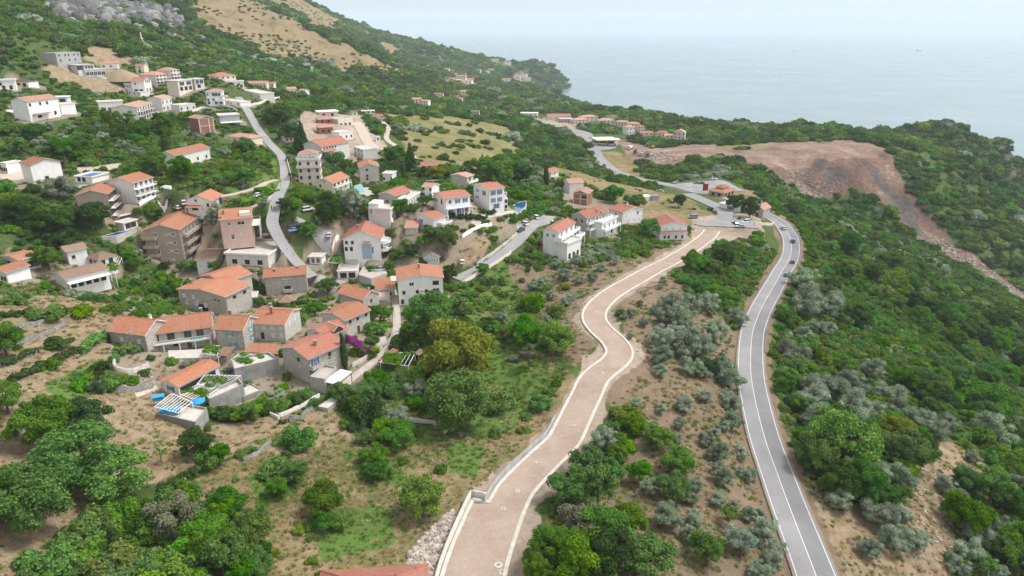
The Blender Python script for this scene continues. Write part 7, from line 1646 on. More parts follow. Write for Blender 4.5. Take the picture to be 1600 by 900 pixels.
# --- trees one can point to
NAMED = [
 ('cypress_tree', 'cypress', 'leaf_dark', 540, 581, 19, 1.2, 'tall slim cypress beside the purple bougainvillea'),
 ('cypress_tree', 'cypress', 'leaf_dark', 262, 258, 26, .85, 'tall broad dark cypress left of the long orange roof'),
 ('cypress_tree', 'cypress', 'leaf_dark', 631, 281, 13, .8, 'rounded dark cypress right of the stone house behind the pool'),
 ('cypress_tree', 'cypress', 'leaf_dark', 855, 292, 15, .8, 'dark cypress in front of the half hidden orange roofed house'),
 ('cypress_tree', 'cypress', 'leaf_dark', 752, 262, 8, 1.0, 'thin cypress at the right end of the grassland'),
 ('cypress_tree', 'cypress', 'leaf_dark', 252, 862, 22, .75, 'pointed cypress in the dark wood at the bottom left'),
 ('cypress_tree', 'cypress', 'leaf_dark', 188, 880, 36, .7, 'broad pointed evergreen left of the grey half bare tree'),
 ('conifer_tree', 'conifer', 'leaf_dark', 470, 242, 30, .9, 'dark conifer beside the lane below the tracks'),
 ('conifer_tree', 'conifer', 'leaf_dark', 641, 270, 26, 1.0, 'dark conifer above the rounded cypress'),
 ('broadleaf_tree', 'broadleaf', 'leaf_yellow', 708, 612, 112, 1.1, 'large yellow green tree in the middle of the gardens'),
 ('broadleaf_tree', 'broadleaf', 'leaf_bright', 712, 675, 118, .8, 'broad fresh green tree below the yellow green tree'),
 ('broadleaf_tree', 'broadleaf', 'leaf', 678, 545, 80, 1.15, 'tall deep green tree in front of the white three storey house'),
 ('broadleaf_tree', 'broadleaf', 'leaf', 728, 545, 60, .9, 'low wide crown right of the tall deep green tree'),
 ('broadleaf_tree', 'broadleaf', 'leaf_dark', 132, 690, 90, .9, 'dark upright tree clump above the big walnut on the left slope'),
 ('broadleaf_tree', 'broadleaf', 'leaf', 68, 706, 92, 1.05, 'big round topped tree left of the dark upright clump'),
 ('broadleaf_tree', 'broadleaf', 'leaf_bright', 118, 770, 150, .8, 'largest spreading walnut crown on the left slope'),
 ('broadleaf_tree', 'broadleaf', 'leaf', 178, 785, 110, .8, 'deep green crown right of the spreading walnut'),
 ('broadleaf_tree', 'broadleaf', 'leaf', 40, 835, 130, .85, 'wide tree at the left edge below the spreading walnut'),
 ('broadleaf_tree', 'broadleaf', 'leaf', -5, 800, 80, .9, 'tree cut by the left edge beside the wide tree'),
 ('broadleaf_tree', 'airy', 'leaf_grey', 268, 850, 90, .9, 'grey half bare tree in the wood at the bottom left'),
 ('broadleaf_tree', 'broadleaf', 'leaf_dark', 305, 718, 58, .95, 'round dark tree on the dry field below the pergola'),
 ('broadleaf_tree', 'broadleaf', 'leaf', 342, 728, 36, 1.1, 'smaller tree touching the round dark tree on the right'),
 ('broadleaf_tree', 'sparse', 'leaf_bright', 252, 728, 36, 1.2, 'thin young tree with bare limbs on the dry field'),
 ('broadleaf_tree', 'airy', 'leaf_bright', 388, 662, 40, .95, 'small fig tree with visible trunk below the retaining wall'),
 ('shrub', 'shrub', 'leaf_bright', 430, 748, 62, .75, 'rounded bright bush in the dry grass, lower middle'),
 ('shrub', 'shrub', 'leaf', 489, 782, 34, 1.2, 'upright oval bush right of the rounded bright bush'),
 ('shrub', 'shrub', 'leaf', 528, 828, 36, 1.2, 'tall bush at the foot of the dry grass slope'),
 ('broadleaf_tree', 'broadleaf', 'leaf', 660, 815, 78, 1.0, 'bushy tree left of the rubble heap'),
 ('broadleaf_tree', 'broadleaf', 'leaf_bright', 585, 730, 44, .9, 'round green tree left of the small walled plot'),
 ('broadleaf_tree', 'broadleaf', 'leaf_bright', 622, 700, 60, .8, 'leafy tree beside the small walled plot'),
 ('broadleaf_tree', 'broadleaf', 'leaf', 588, 610, 38, .9, 'dark garden tree right of the white awning'),
 ('broadleaf_tree', 'broadleaf', 'leaf', 532, 630, 36, .9, 'garden tree in front of the white awning'),
 ('broadleaf_tree', 'broadleaf', 'leaf', 872, 555, 66, .85, 'dark tree left of the sharp bend of the new road'),
 ('broadleaf_tree', 'broadleaf', 'leaf', 820, 545, 60, .95, 'dark tree in the middle of the hollow left of the bend'),
 ('broadleaf_tree', 'airy', 'leaf_grey', 826, 580, 42, 1.0, 'greyish tree at the lower side of the hollow'),
 ('olive_tree', 'olive', 'leaf_olive', 783, 508, 32, 1.0, 'lone round olive in the green hollow'),
 ('olive_tree', 'olive', 'leaf_olive', 650, 622, 40, .9, 'olive left of the yellow green tree'),
 ('olive_tree', 'olive', 'leaf_olive', 620, 668, 46, .9, 'wispy olive above the small walled plot'),
 ('olive_tree', 'olive', 'leaf_olive', 552, 345, 52, .9, 'grey olive above the solar villa'),
 ('broadleaf_tree', 'broadleaf', 'leaf_dark', 512, 358, 44, 1.0, 'dark tree below the white car lane'),
 ('broadleaf_tree', 'broadleaf', 'leaf', 482, 384, 30, .9, 'round tree below the parking deck'),
 ('broadleaf_tree', 'broadleaf', 'leaf_bright', 511, 462, 34, .9, 'round walnut in the small square at the lane end'),
 ('broadleaf_tree', 'broadleaf', 'leaf', 698, 398, 38, 1.1, 'dense tree right of the grey shingle shed'),
 ('broadleaf_tree', 'broadleaf', 'leaf_dark', 704, 444, 24, 1.5, 'narrow dark tree against the right wall of the white three storey house'),
 ('broadleaf_tree', 'broadleaf', 'leaf', 780, 292, 60, .85, 'big dark oak right of the grassland houses'),
 ('broadleaf_tree', 'broadleaf', 'leaf_dark', 812, 290, 44, .85, 'dark oak right of the big dark oak'),
 ('broadleaf_tree', 'broadleaf', 'leaf_yellow', 681, 283, 30, .9, 'small yellow green tree by the grey lane wall'),
 ('broadleaf_tree', 'broadleaf', 'leaf', 616, 255, 34, .9, 'round tree above the stone house behind the pool'),
 ('broadleaf_tree', 'broadleaf', 'leaf', 382, 292, 38, .8, 'round tree beside the upper dirt lane'),
 ('broadleaf_tree', 'broadleaf', 'leaf', 1016, 372, 30, 1.2, 'tall round tree left of the shallow gabled white house'),
 ('broadleaf_tree', 'broadleaf', 'leaf_dark', 1082, 384, 30, .9, 'round tree in front of the shallow gabled white house'),
 ('broadleaf_tree', 'broadleaf', 'leaf_dark', 1062, 325, 22, 1.1, 'dark round tree between the road and its loop'),
 ('broadleaf_tree', 'broadleaf', 'leaf_dark', 1172, 342, 36, 1.0, 'big dark tree left of the stone church'),
 ('broadleaf_tree', 'broadleaf', 'leaf_dark', 1150, 330, 30, .9, 'dark tree between the snack kiosk and the church'),
 ('broadleaf_tree', 'broadleaf', 'leaf', 960, 318, 40, .8, 'bushy tree below the dry slope, left of the kiosks'),
 ('broadleaf_tree', 'broadleaf', 'leaf', 992, 330, 36, .8, 'bushy tree behind the white two storey house'),
 ('broadleaf_tree', 'broadleaf', 'leaf', 878, 300, 24, 1.0, 'small tree right of the dark cypress by the orange house'),
 ('shrub', 'shrub', 'leaf', 71, 500, 52, .8, 'big fig bush on the upper terrace, left'),
 ('shrub', 'shrub', 'leaf', 122, 494, 50, .7, 'wide bush right of the big fig bush'),
 ('shrub', 'shrub', 'leaf', 172, 490, 42, .6, 'low bush right of the wide bush'),
 ('shrub', 'shrub', 'leaf_dark', 86, 545, 50, .75, 'dark bush pair on the middle terrace'),
 ('shrub', 'shrub', 'leaf_bright', 73, 577, 36, .9, 'light green bush on the lowest terrace'),
 ('broadleaf_tree', 'broadleaf', 'leaf', 8, 560, 60, 1.0, 'leafy tree cut by the left edge above the terraces'),
 ('broadleaf_tree', 'broadleaf', 'leaf', 5, 650, 60, 1.1, 'leafy tree cut by the left edge below the terraces'),
 ('broadleaf_tree', 'broadleaf', 'leaf', 258, 468, 44, .9, 'round garden tree left of the big stone house'),
 ('broadleaf_tree', 'broadleaf', 'leaf_dark', 140, 362, 60, .75, 'dark spreading tree in front of the dark hotel wing'),
 ('broadleaf_tree', 'broadleaf', 'leaf_dark', 82, 372, 74, .7, 'widest dark tree left of the hotel'),
 ('broadleaf_tree', 'broadleaf', 'leaf_dark', 30, 352, 60, .75, 'dark tree at the left edge beside the widest dark tree'),
 ('broadleaf_tree', 'broadleaf', 'leaf_dark', 100, 400, 50, .8, 'dark tree behind the small house with brown tiles'),
 ('broadleaf_tree', 'broadleaf', 'leaf', 72, 425, 50, .9, 'tree right of the open shelter'),
 ('broadleaf_tree', 'broadleaf', 'leaf', 234, 345, 36, .8, 'tree between the hotel wing and the brown flats'),
 ('olive_tree', 'olive', 'leaf_olive', 90, 312, 56, .75, 'olive left of the hotel pool'),
 ('olive_tree', 'olive', 'leaf_olive', 337, 345, 26, 1.1, 'dark olive between the porch house and the pink house'),
 ('broadleaf_tree', 'broadleaf', 'leaf_bright', 240, 278, 50, .8, 'bright green tree behind the hotel'),
 ('broadleaf_tree', 'broadleaf', 'leaf', 285, 285, 44, .9, 'tree right of the bright green tree behind the hotel'),
 ('broadleaf_tree', 'broadleaf', 'leaf', 437, 198, 46, .9, 'large tree right of the lane, below the crest houses'),
 ('broadleaf_tree', 'broadleaf', 'leaf', 452, 222, 40, .9, 'tree left of the dark lane conifer'),
 ('broadleaf_tree', 'airy', 'leaf', 935, 800, 66, 1.3, 'tall loose tree right of the new road, near its foot'),
 ('olive_tree', 'olive', 'leaf_olive', 945, 712, 58, .9, 'wide olive right of the new road wall'),
 ('broadleaf_tree', 'broadleaf', 'leaf', 985, 845, 70, .9, 'green tree below the tall loose tree'),
 ('broadleaf_tree', 'airy', 'leaf_grey', 905, 850, 80, .8, 'brownish thicket tree right of the drain covers'),
 ('broadleaf_tree', 'broadleaf', 'leaf', 1005, 905, 100, .8, 'leafy tree at the bottom edge between the two roads'),
 ('broadleaf_tree', 'broadleaf', 'leaf', 1062, 740, 54, .9, 'green tree among the olives between the roads'),
 ('broadleaf_tree', 'broadleaf', 'leaf', 1030, 705, 50, .9, 'green tree upper left among the young olives'),
 ('broadleaf_tree', 'broadleaf', 'leaf', 1105, 880, 60, .9, 'green bush tree beside the lowest olives'),
 ('broadleaf_tree', 'broadleaf', 'leaf', 1320, 735, 118, .8, 'wide domed carob tree right of the main road'),
 ('broadleaf_tree', 'broadleaf', 'leaf', 1430, 735, 74, .95, 'green tree at the left side of the dirt clearing'),
 ('broadleaf_tree', 'broadleaf', 'leaf_yellow', 1402, 690, 50, .9, 'yellowish tree above the dirt clearing'),
 ('broadleaf_tree', 'broadleaf', 'leaf_dark', 1470, 650, 60, .8, 'dark oak above the dirt clearing'),
 ('broadleaf_tree', 'broadleaf', 'leaf', 1535, 660, 80, .8, 'wide dark tree upper right of the clearing'),
]
for nm, kind, mat, cx, by, w, hs, lab in NAMED:
    plant_px(nm, kind, mat, cx, by, w, hs, lab, 'shrub' if nm == 'shrub' else 'tree')

# --- garden trees and bushes close round the houses
GARDEN = [(800,320,60),(770,350,70),(730,372,60),(850,330,50),(950,310,70),(1000,340,80),(900,335,60),(1040,335,70),(1100,300,45),(1050,385,80),(980,395,80),(830,505,80),(1200,375,80),(1250,362,60),(1300,228,60),(1360,222,60),(930,168,90),(980,192,60),(860,192,40),(1540,205,80),(1480,292,50),(1300,342,60),(1310,445,70),(1350,472,60),(1400,462,60),(1290,505,70),(1250,552,70),(1200,562,60),(1220,505,60),(1390,642,60),(1290,592,40),(1080,612,60),(1150,602,50),(1320,482,60),(810,735,70),(850,782,80),(630,742,50),(560,652,70),(600,682,60),(640,692,50),(180,692,50),(140,662,50),(250,602,50),(340,604,80),(390,602,60),(450,600,50),(230,632,60),(120,602,70),(100,562,60),(60,524,60),(210,402,80),(200,442,60),(650,412,40),(520,382,40),(300,722,50),(210,762,60),(100,762,60),(60,732,60),(1100,855,110),(1130,805,90),(1080,782,60),(1220,842,60),(1450,845,80),(1530,622,60),(1420,195,50),(1470,195,50),(740,252,30),(760,222,40)]
for k, (x, y, w) in enumerate(GARDEN):
    if k % 3 == 1: plant_px('shrub', 'shrub', ['leaf', 'leaf_bright'][k % 2], 160 + x / 2.571, 190 + y / 2.571, w / 2.571, .95, 'garden bush filling a gap between the close houses of the village', 'shrub', 'garden bushes of the village')
    else: plant_px('broadleaf_tree', 'broadleaf', ['leaf', 'leaf_bright', 'leaf_dark', 'leaf'][k % 4], 160 + x / 2.571, 190 + y / 2.571, w / 2.571, .85, 'garden tree filling a gap between the close houses of the village', 'tree', 'garden trees of the village')
for x, y, w in [(1010,435,90),(1240,262,40),(440,432,50),(640,372,50),(880,420,60)]: plant_px('olive_tree', 'olive', 'leaf_olive', 160 + x / 2.571, 190 + y / 2.571, w / 2.571, .9, 'grey olive between the close houses of the village', 'olive tree', 'olives among the village houses')
# --- olives of the groves
OL4 = [(275,330,140),(240,390,110),(365,400,110),(405,320,110),(520,305,110),(330,440,120),(300,500,120),(215,530,150),(545,490,140),(430,510,100),(370,590,150),(460,600,150),(690,400,110),(215,650,130),(400,710,110),(480,740,90),(580,720,120),(640,780,150),(620,700,90),(620,890,80)]
OR4 = [(1110,180,150),(1130,320,180),(1250,330,150),(1140,250,110),(1190,460,80),(1265,475,80),(1100,505,90),(1045,630,150),(1540,720,120),(1140,820,110),(1290,850,150),(1420,820,150)]
OL5 = [(530,30,110),(540,120,110),(270,130,70),(410,210,80),(450,170,60),(470,280,110),(580,280,80),(465,350,80),(490,405,100),(610,385,90),(340,440,80),(320,500,80),(465,510,90),(540,545,60),(205,600,150),(340,610,90),(620,590,80),(665,600,70),(575,730,150),(690,680,150),(745,780,130),(740,840,110),(680,890,120),(860,890,110)]
OR6 = [(205,40,100),(320,40,110),(210,95,120),(245,195,140),(400,220,150),(410,130,130),(505,130,70),(600,135,110),(580,65,120),(690,175,90),(750,175,80),(800,225,90),(845,200,80),(560,300,90),(500,440,110),(625,455,110),(845,490,80),(885,565,100),(975,470,120),(970,715,110),(1135,720,120),(935,800,110),(965,350,60),(1075,245,140),(1160,500,90),(1165,190,70),(1070,890,80)]
OC6 = [(335,560,100),(520,630,120),(620,630,90),(605,755,130),(705,750,100),(480,790,90),(890,865,80)]
def olives(lst, ox, oy, s, label, group, hs=.95, big=1.38):
    for cx, cy, w in lst:
        plant_px('olive_tree', 'olive', 'leaf_olive', ox + cx / s, oy + (cy + w * .38) / s, w * big / s, hs, label, 'olive tree', group)
olives(OL4 + [], 980, 400, 4, 'silvery mature olive on the brown ground between the new road and the main road', 'mature olives between the two roads')
olives(OL5, 980, 625, 3.27, 'smaller olive in the terraced rows left of the near end of the main road', 'olive rows beside the main road', big=1.2)
olives(OR4 + [], 980, 400, 4, 'pale silvery olive in the green scrub just right of the main road curve', 'olives in the scrub right of the main road')
olives(OR6, 1200, 600, 3, 'silvery olive in the scrub around the dirt clearing, lower right', 'olives round the dirt clearing')
olives(OC6, 1200, 600, 3, 'small olive standing on the bare dirt clearing, lower right', 'olives on the dirt clearing')
grove = area((975,470),(1045,435),(1125,505),(1150,560),(1158,640),(1190,740),(1225,850),(1235,900),(1100,900),(1010,800),(1010,690),(960,620),(985,560)); q = np.random.RandomState(77); lo, hi = grove.min(0), grove.max(0); got = 0
for _ in range(4000):
    x, y = lo + (hi - lo) * q.rand(2)
    if got >= 18 or not inside(grove, np.array([x]), np.array([y]))[0] or line_dist(MAIN_L, [x], [y])[0] < 8 or line_dist(NEW_L, [x], [y])[0] < 8: continue
    r = q.uniform(1.3, 2.6)
    if min((math.hypot(x - a, y - b) - c * .8 for a, b, c in WORLD_TREES)) < r * .9: continue
    plant('olive_tree', 'olive', 'leaf_olive', x, y, r, .9, 'young round olive on the grassy brown terraces between the two roads', 'olive tree', 'young olives between the two roads', parts=r > 1.7); got += 1
for cx, by, w in [(848,450,20),(862,470,18),(880,440,22),(893,470,16),(905,445,16),(870,420,18),(846,480,14),(925,440,14),(940,425,14),(960,415,14),(900,415,18),(884,480,16),(1005,440,14),(975,500,12),(985,530,12),(1000,480,12),(855,505,14),(832,455,16)]:
    plant_px('olive_tree', 'olive', 'leaf_olive', cx, by, w * 1.25, .95, 'young olive in the stony grove upper left of the new road', 'olive tree', 'young olives in the stony grove')
for k, (cx, by, w) in enumerate([(60,232,26),(95,226,24),(130,236,26),(40,218,22),(160,222,24),(190,236,26),(112,208,20),(75,205,20),(20,240,26),(150,205,20),(215,246,24),(330,232,20),(352,244,22),(310,220,20)]):
    plant_px('olive_tree', 'olive', 'leaf_olive', cx, by, w, .8, 'grey olive in the wooded belt below the upper left villas', 'olive tree', 'olives below the upper left villas', parts=False)

# ------------------------------------------------------------------ everything else that grows: sampled over the ground
rs = np.random.RandomState(21)
def polar_candidates(r0, r1, k, smin, smax, amax=50):
    out = []; r = r0
    while r < r1:
        s = max(r * k, smin)
        if s > smax: s = smax + (s - smax) * .45
        a = np.arange(-math.radians(amax), math.radians(amax), s / r)
        q = np.stack([np.full(len(a), r) + rs.uniform(-.5, .5, len(a)) * s, a + rs.uniform(-.5, .5, len(a)) * s / r, np.full(len(a), s)], 1); out.append(q); r += s
    q = np.concatenate(out)
    return q[:, 0] * np.sin(q[:, 1]), q[:, 0] * np.cos(q[:, 1]), q[:, 2]
ALLROADS = [(MAIN_L, 5.6), (NEW_L, 7.0), (LANE_L, 3.6), (LANE2_L, 3.2), (LOOP_L, 4.8), (TRACK_L, 2), (QUARRY_L, 4), (PATH_L, 1.6), (DIRT1_L, 2.2), (DIRT2_L, 2)]
def free(x, y, rad):
    ok = np.ones(len(x), bool)
    for L, hw in ALLROADS: ok &= line_dist(L, x, y) > hw - .6 + rad * .7
    for loc, rz, a, b in PADS:
        c, s_ = math.cos(rz), math.sin(rz); dx = x - loc[0]; dy = y - loc[1]
        d = np.hypot(np.maximum(abs(dx * c + dy * s_) - b / 2, 0), np.maximum(abs(-dx * s_ + dy * c) - a / 2, 0)); ok &= d > rad * .6 + .4
    for poly in KEEP_CLEAR: ok &= ~inside(poly, x, y)
    return ok
X, Y, SP_ = polar_candidates(52, 3400, 0.0095, 2.9, 7.5)
h_ = hgt(X, Y); ok = h_ > 3.0
p0 = project(np.stack([X, Y, h_], 1)); ok &= (p0[0] > -250) & (p0[0] < 1850) & (p0[1] < 1150)
X, Y, SP_, h_ = X[ok], Y[ok], SP_[ok], h_[ok]
cv = cover(X, Y); dens = np.array([d for _, d, _ in AREAS] + [1.0])[cv]
kindof = np.array([k for k, _, _ in AREAS] + ['scrub'], object)
clear = fbm(X, Y, 24, 71, 3) + 0.5 * fbm(X, Y, 90, 81, 2)
dens = np.where(cv == -1, np.clip(1.15 - np.clip(clear - .12, 0, 1) * 4.5, np.where(np.hypot(X, Y) > 380, .55, .2), 1), dens)
dens = np.where((cv >= 0) & (dens > 0), dens * np.clip(1.6 * (fbm(X, Y, 16, 91, 3) + .5) ** 2 * 2, 0, 2.5), dens)
rad = SP_ * rs.uniform(.48, .95, len(X)) * np.where(rs.rand(len(X)) < .16, 1.6, 1.0)
tanm = (cv >= 0) & (kindof[cv] == 'tan'); dens = np.where(tanm, np.clip((fbm(X, Y, 70, 141, 3) + .6 * fbm(X, Y, 18, 151, 2)) * 5 + .35, .05, .95), dens)
wood = inside(area((150,805),(225,772),(330,750),(410,790),(450,850),(460,960),(60,960)), X, Y); dens = np.where(wood, .95, dens); rad = np.where(wood, rs.uniform(1.8, 3.6, len(X)), rad)
keep = (rs.rand(len(X)) < dens)
X, Y, SP_, h_, rad, cv = [q[keep] for q in (X, Y, SP_, h_, rad, cv)]
keep = free(X, Y, rad)
nearH = np.full(len(X), 1e9)
for loc, rz, a, b in PADS:          # gardens: open ground in front of the houses, only low growth close by
    dl = math.hypot(loc[0], loc[1]); ux, uy = -loc[0] / dl, -loc[1] / dl; lx, ly = X - loc[0], Y - loc[1]
    t_ = lx * ux + ly * uy; s_ = abs(-lx * uy + ly * ux); hw = .5 * max(a, b)
    keep &= ~((t_ > 0) & (t_ < hw + 2.5) & (s_ < hw * .9))
    st_ = (t_ > 0) & (t_ < hw + 20) & (s_ < hw * 1.1); rad = np.where(st_, np.minimum(rad, 1.1 + .09 * np.maximum(t_ - hw, 0)), rad)
    nearH = np.minimum(nearH, np.hypot(lx, ly) - hw)
rad = np.where((cv >= 0) & (kindof[cv] == 'straw'), np.minimum(rad, rs.uniform(.6, 1.5, len(X))), rad)
rad = np.where((cv >= 0) & (kindof[cv] == 'tan'), np.minimum(rad, 2.6), rad)
rad = np.where(nearH < 14, np.minimum(rad, 1.5 + np.maximum(nearH, 0) * .06), rad)
far_road = MAIN_L[project(MAIN_L)[2] > 330]
for q in far_road[::4]:
    dl = math.hypot(q[0], q[1]); ux, uy = -q[0] / dl, -q[1] / dl; lx, ly = X - q[0], Y - q[1]; t_ = lx * ux + ly * uy
    keep &= ~((t_ > -4) & (t_ < 18) & (abs(-lx * uy + ly * ux) < 4))
T = np.array(WORLD_TREES)
for tx, ty, tr in T:
    near_ = (abs(X - tx) < tr * 1.2) & (abs(Y - ty) < tr * 1.2); keep &= ~(near_ & (np.hypot(X - tx, Y - ty) < tr * .85))
X, Y, SP_, h_, rad, cv = [q[keep] for q in (X, Y, SP_, h_, rad, cv)]
px, py, dd = project(np.stack([X, Y, h_ + rad * .8], 1))
inb = (px > -10) & (px < 1610) & (py > 0) & (py < 905) & (dd > 0)
app = np.where(inb, rad * F / dd, 0)
# the crowns that show largest are trees and shrubs of their own, the rest one stretch of scrub
order = np.argsort(-app)
def zone_label(x, y, what):
    if y > 640 and x < 470: return '%s in the dark wood along the bottom left edge' % what, 'wood at the bottom left'
    if x > 1180 and y > 330: return '%s in the scrub on the slope right of the main road' % what, 'slope right of the main road'
    if x > 880 and y > 400: return '%s on the slope between the new road and the main road' % what, 'slope between the roads'
    if x < 240 and y > 400: return '%s among the dry terraces at the left' % what, 'dry terraces'
    if y > 560: return '%s in the rough grass left of the new road' % what, 'rough grass by the new road'
    if y > 400: return '%s in the gardens and hollow between the village and the new road' % what, 'gardens and hollow'
    if x < 450: return '%s on the hillside around the upper left houses' % what, 'hillside upper left'
    return '%s in the scrub around the middle houses' % what, 'middle houses'
ntree = 300 - sum(1 for q in NAMED if q[0] == 'broadleaf_tree') - len(GARDEN) * 2 // 3 - 4
used = np.zeros(len(X), bool); nt_ = ns_ = 0
for i in order[:1600]:
    x, y, r = float(X[i]), float(Y[i]), float(rad[i])
    if dd[i] > 380 or nt_ + ns_ > 560: continue
    tall = fbm(np.array([x]), np.array([y]), 30, 101, 2)[0] > -0.02
    if tall and nt_ < ntree and nt_ + ns_ < 560:
        lab, grp = zone_label(px[i], py[i], 'broadleaf tree'); nt_ += 1
        plant('broadleaf_tree', R_.choice(['broadleaf', 'broadleaf', 'broadleaf', 'airy']), R_.choice(['leaf', 'leaf', 'leaf', 'leaf_bright', 'leaf_dark']), x, y, r * 1.15, R_.uniform(.75, 1.15), lab, 'tree', 'broadleaf trees, ' + grp, parts=app[i] > 14)
        used[i] = True
    elif ns_ < 255:
        lab, grp = zone_label(px[i], py[i], 'leafy shrub'); ns_ += 1
        plant('shrub', 'shrub', R_.choice(['leaf', 'leaf', 'leaf_bright', 'leaf_dark', 'leaf_scrub']), x, y, r * 1.1, R_.uniform(.8, 1.2), lab, 'shrub', 'shrubs, ' + grp)
        used[i] = True
rest = ~used

def instancer(name, protos, P, rot, scl, idx, seedname):
    """one object: points that carry copies of a few plants"""
    me = bpy.data.meshes.new(name); me.vertices.add(len(P)); me.vertices.foreach_set('co', np.ascontiguousarray(P, np.float32).ravel())
    for nm, typ, arr in (('turn', 'FLOAT', rot), ('pick', 'INT', idx)):
        at = me.attributes.new(nm, typ, 'POINT'); at.data.foreach_set('value', np.ascontiguousarray(arr, np.float32 if typ == 'FLOAT' else np.int32))
    at = me.attributes.new('size', 'FLOAT_VECTOR', 'POINT'); at.data.foreach_set('vector', np.ascontiguousarray(scl, np.float32).ravel())
    o = link(name, me); o['kind'] = 'stuff'
    c = bpy.data.collections.new(seedname)
    for k, p in enumerate(protos):
        q = bpy.data.objects.new('%s_%02d' % (seedname, k), p); c.objects.link(q)
    g = bpy.data.node_groups.new(seedname, 'GeometryNodeTree')
    g.interface.new_socket('Geometry', in_out='INPUT', socket_type='NodeSocketGeometry'); g.interface.new_socket('Geometry', in_out='OUTPUT', socket_type='NodeSocketGeometry')
    N = g.nodes.new; gi = N('NodeGroupInput'); go = N('NodeGroupOutput'); ip = N('GeometryNodeInstanceOnPoints'); ci = N('GeometryNodeCollectionInfo')
    ci.inputs['Collection'].default_value = c; ci.inputs['Separate Children'].default_value = True; ci.inputs['Reset Children'].default_value = True
    def na(nm, dt):
        q = N('GeometryNodeInputNamedAttribute'); q.data_type = dt; q.inputs['Name'].default_value = nm; return q.outputs[0]
    cx_ = N('ShaderNodeCombineXYZ'); g.links.new(na('turn', 'FLOAT'), cx_.inputs[2])
    ip.inputs['Pick Instance'].default_value = True
    g.links.new(gi.outputs[0], ip.inputs['Points']); g.links.new(ci.outputs[0], ip.inputs['Instance'])
    g.links.new(na('pick', 'INT'), ip.inputs['Instance Index']); g.links.new(cx_.outputs[0], ip.inputs['Rotation']); g.links.new(na('size', 'FLOAT_VECTOR'), ip.inputs['Scale'])
    g.links.new(ip.outputs[0], go.inputs[0])
    md = o.modifiers.new('scatter', 'NODES'); md.node_group = g
    return o
near_ = rest & (dd < 330); far_ = rest & ~near_
for nm, sel, kind, mats in (('scrub', near_, 'shrub', ['leaf_scrub', 'leaf_scrub', 'leaf_scrub', 'leaf', 'leaf_bright', 'leaf_scrub', 'leaf_olive', 'leaf_bright']), ('far_scrub', far_, 'mound', ['leaf_far', 'leaf_far', 'leaf_far', 'leaf_scrub', 'leaf_far', 'leaf_scrub', 'leaf_olive', 'leaf_bright'])):
    n = int(sel.sum()); pr = [get(kind, k, mats[k])[0] for k in range(len(mats))]
    r = rad[sel]; hs = rs.uniform(.7, 1.25, n)
    instancer(nm, pr, np.stack([X[sel], Y[sel], h_[sel] - .15 * r], 1), rs.uniform(0, 6.28, n), np.stack([r, r, r * hs], 1), np.where(vnoise(X[sel], Y[sel], 26, 201) + .5 * rs.rand(n) > 1.02, rs.choice([4, 7], n), np.where(vnoise(X[sel], Y[sel], 18, 211) * 1.2 + .45 * rs.rand(n) > 1.32, 6, rs.choice([0, 1, 2, 3, 5], n))), nm + '_kinds')
for o_, P_, dn in PERGOLAS:
    q = np.random.RandomState(len(PERGOLAS) + int(P_[0].x * 10) % 97); area_ = ((P_[1] - P_[0]).cross(P_[3] - P_[0])).length; k = max(8, int(area_ * .55 * dn)); C_ = []
    for _ in range(k):
        a, b = q.uniform(.03, .97 if dn > .9 else .6), q.uniform(.03, .97); v = P_[0].lerp(P_[1], a).lerp(P_[3].lerp(P_[2], a), b); C_.append((v.x, v.y, v.z + .25))
    V_, F_ = leaves(q, np.array(C_), q.uniform(.6, 1.1, k), int(k * 42), .26, squash=.5, core=.7); link('vine', np_mesh('vine', V_, F_, M['leaf_bright']), o_)
def hedge(pix, w_, hh, mat, label):
    L = ground_line(pix, .55); q = np.random.RandomState(int(pix[0][0])); C_ = []; r_ = []
    for p in L:
        for _ in range(max(1, int(w_ * 1.6))):
            C_.append((p[0] + q.uniform(-.5, .5) * w_, p[1] + q.uniform(-.5, .5) * w_, p[2] + q.uniform(.2, 1) * hh * .75)); r_.append(q.uniform(.4, .6) * min(hh, 1.3))
    c = L.mean(0); V_, F_ = leaves(q, np.array(C_) - c, np.array(r_), len(C_) * 36, .2, core=.75); o = link('hedge', np_mesh('hedge', V_, F_, M[mat]), None, tuple(c)); tag(o, label, 'hedge')
    for p in L[::2]: WORLD_TREES.append((p[0], p[1], w_ * .7))
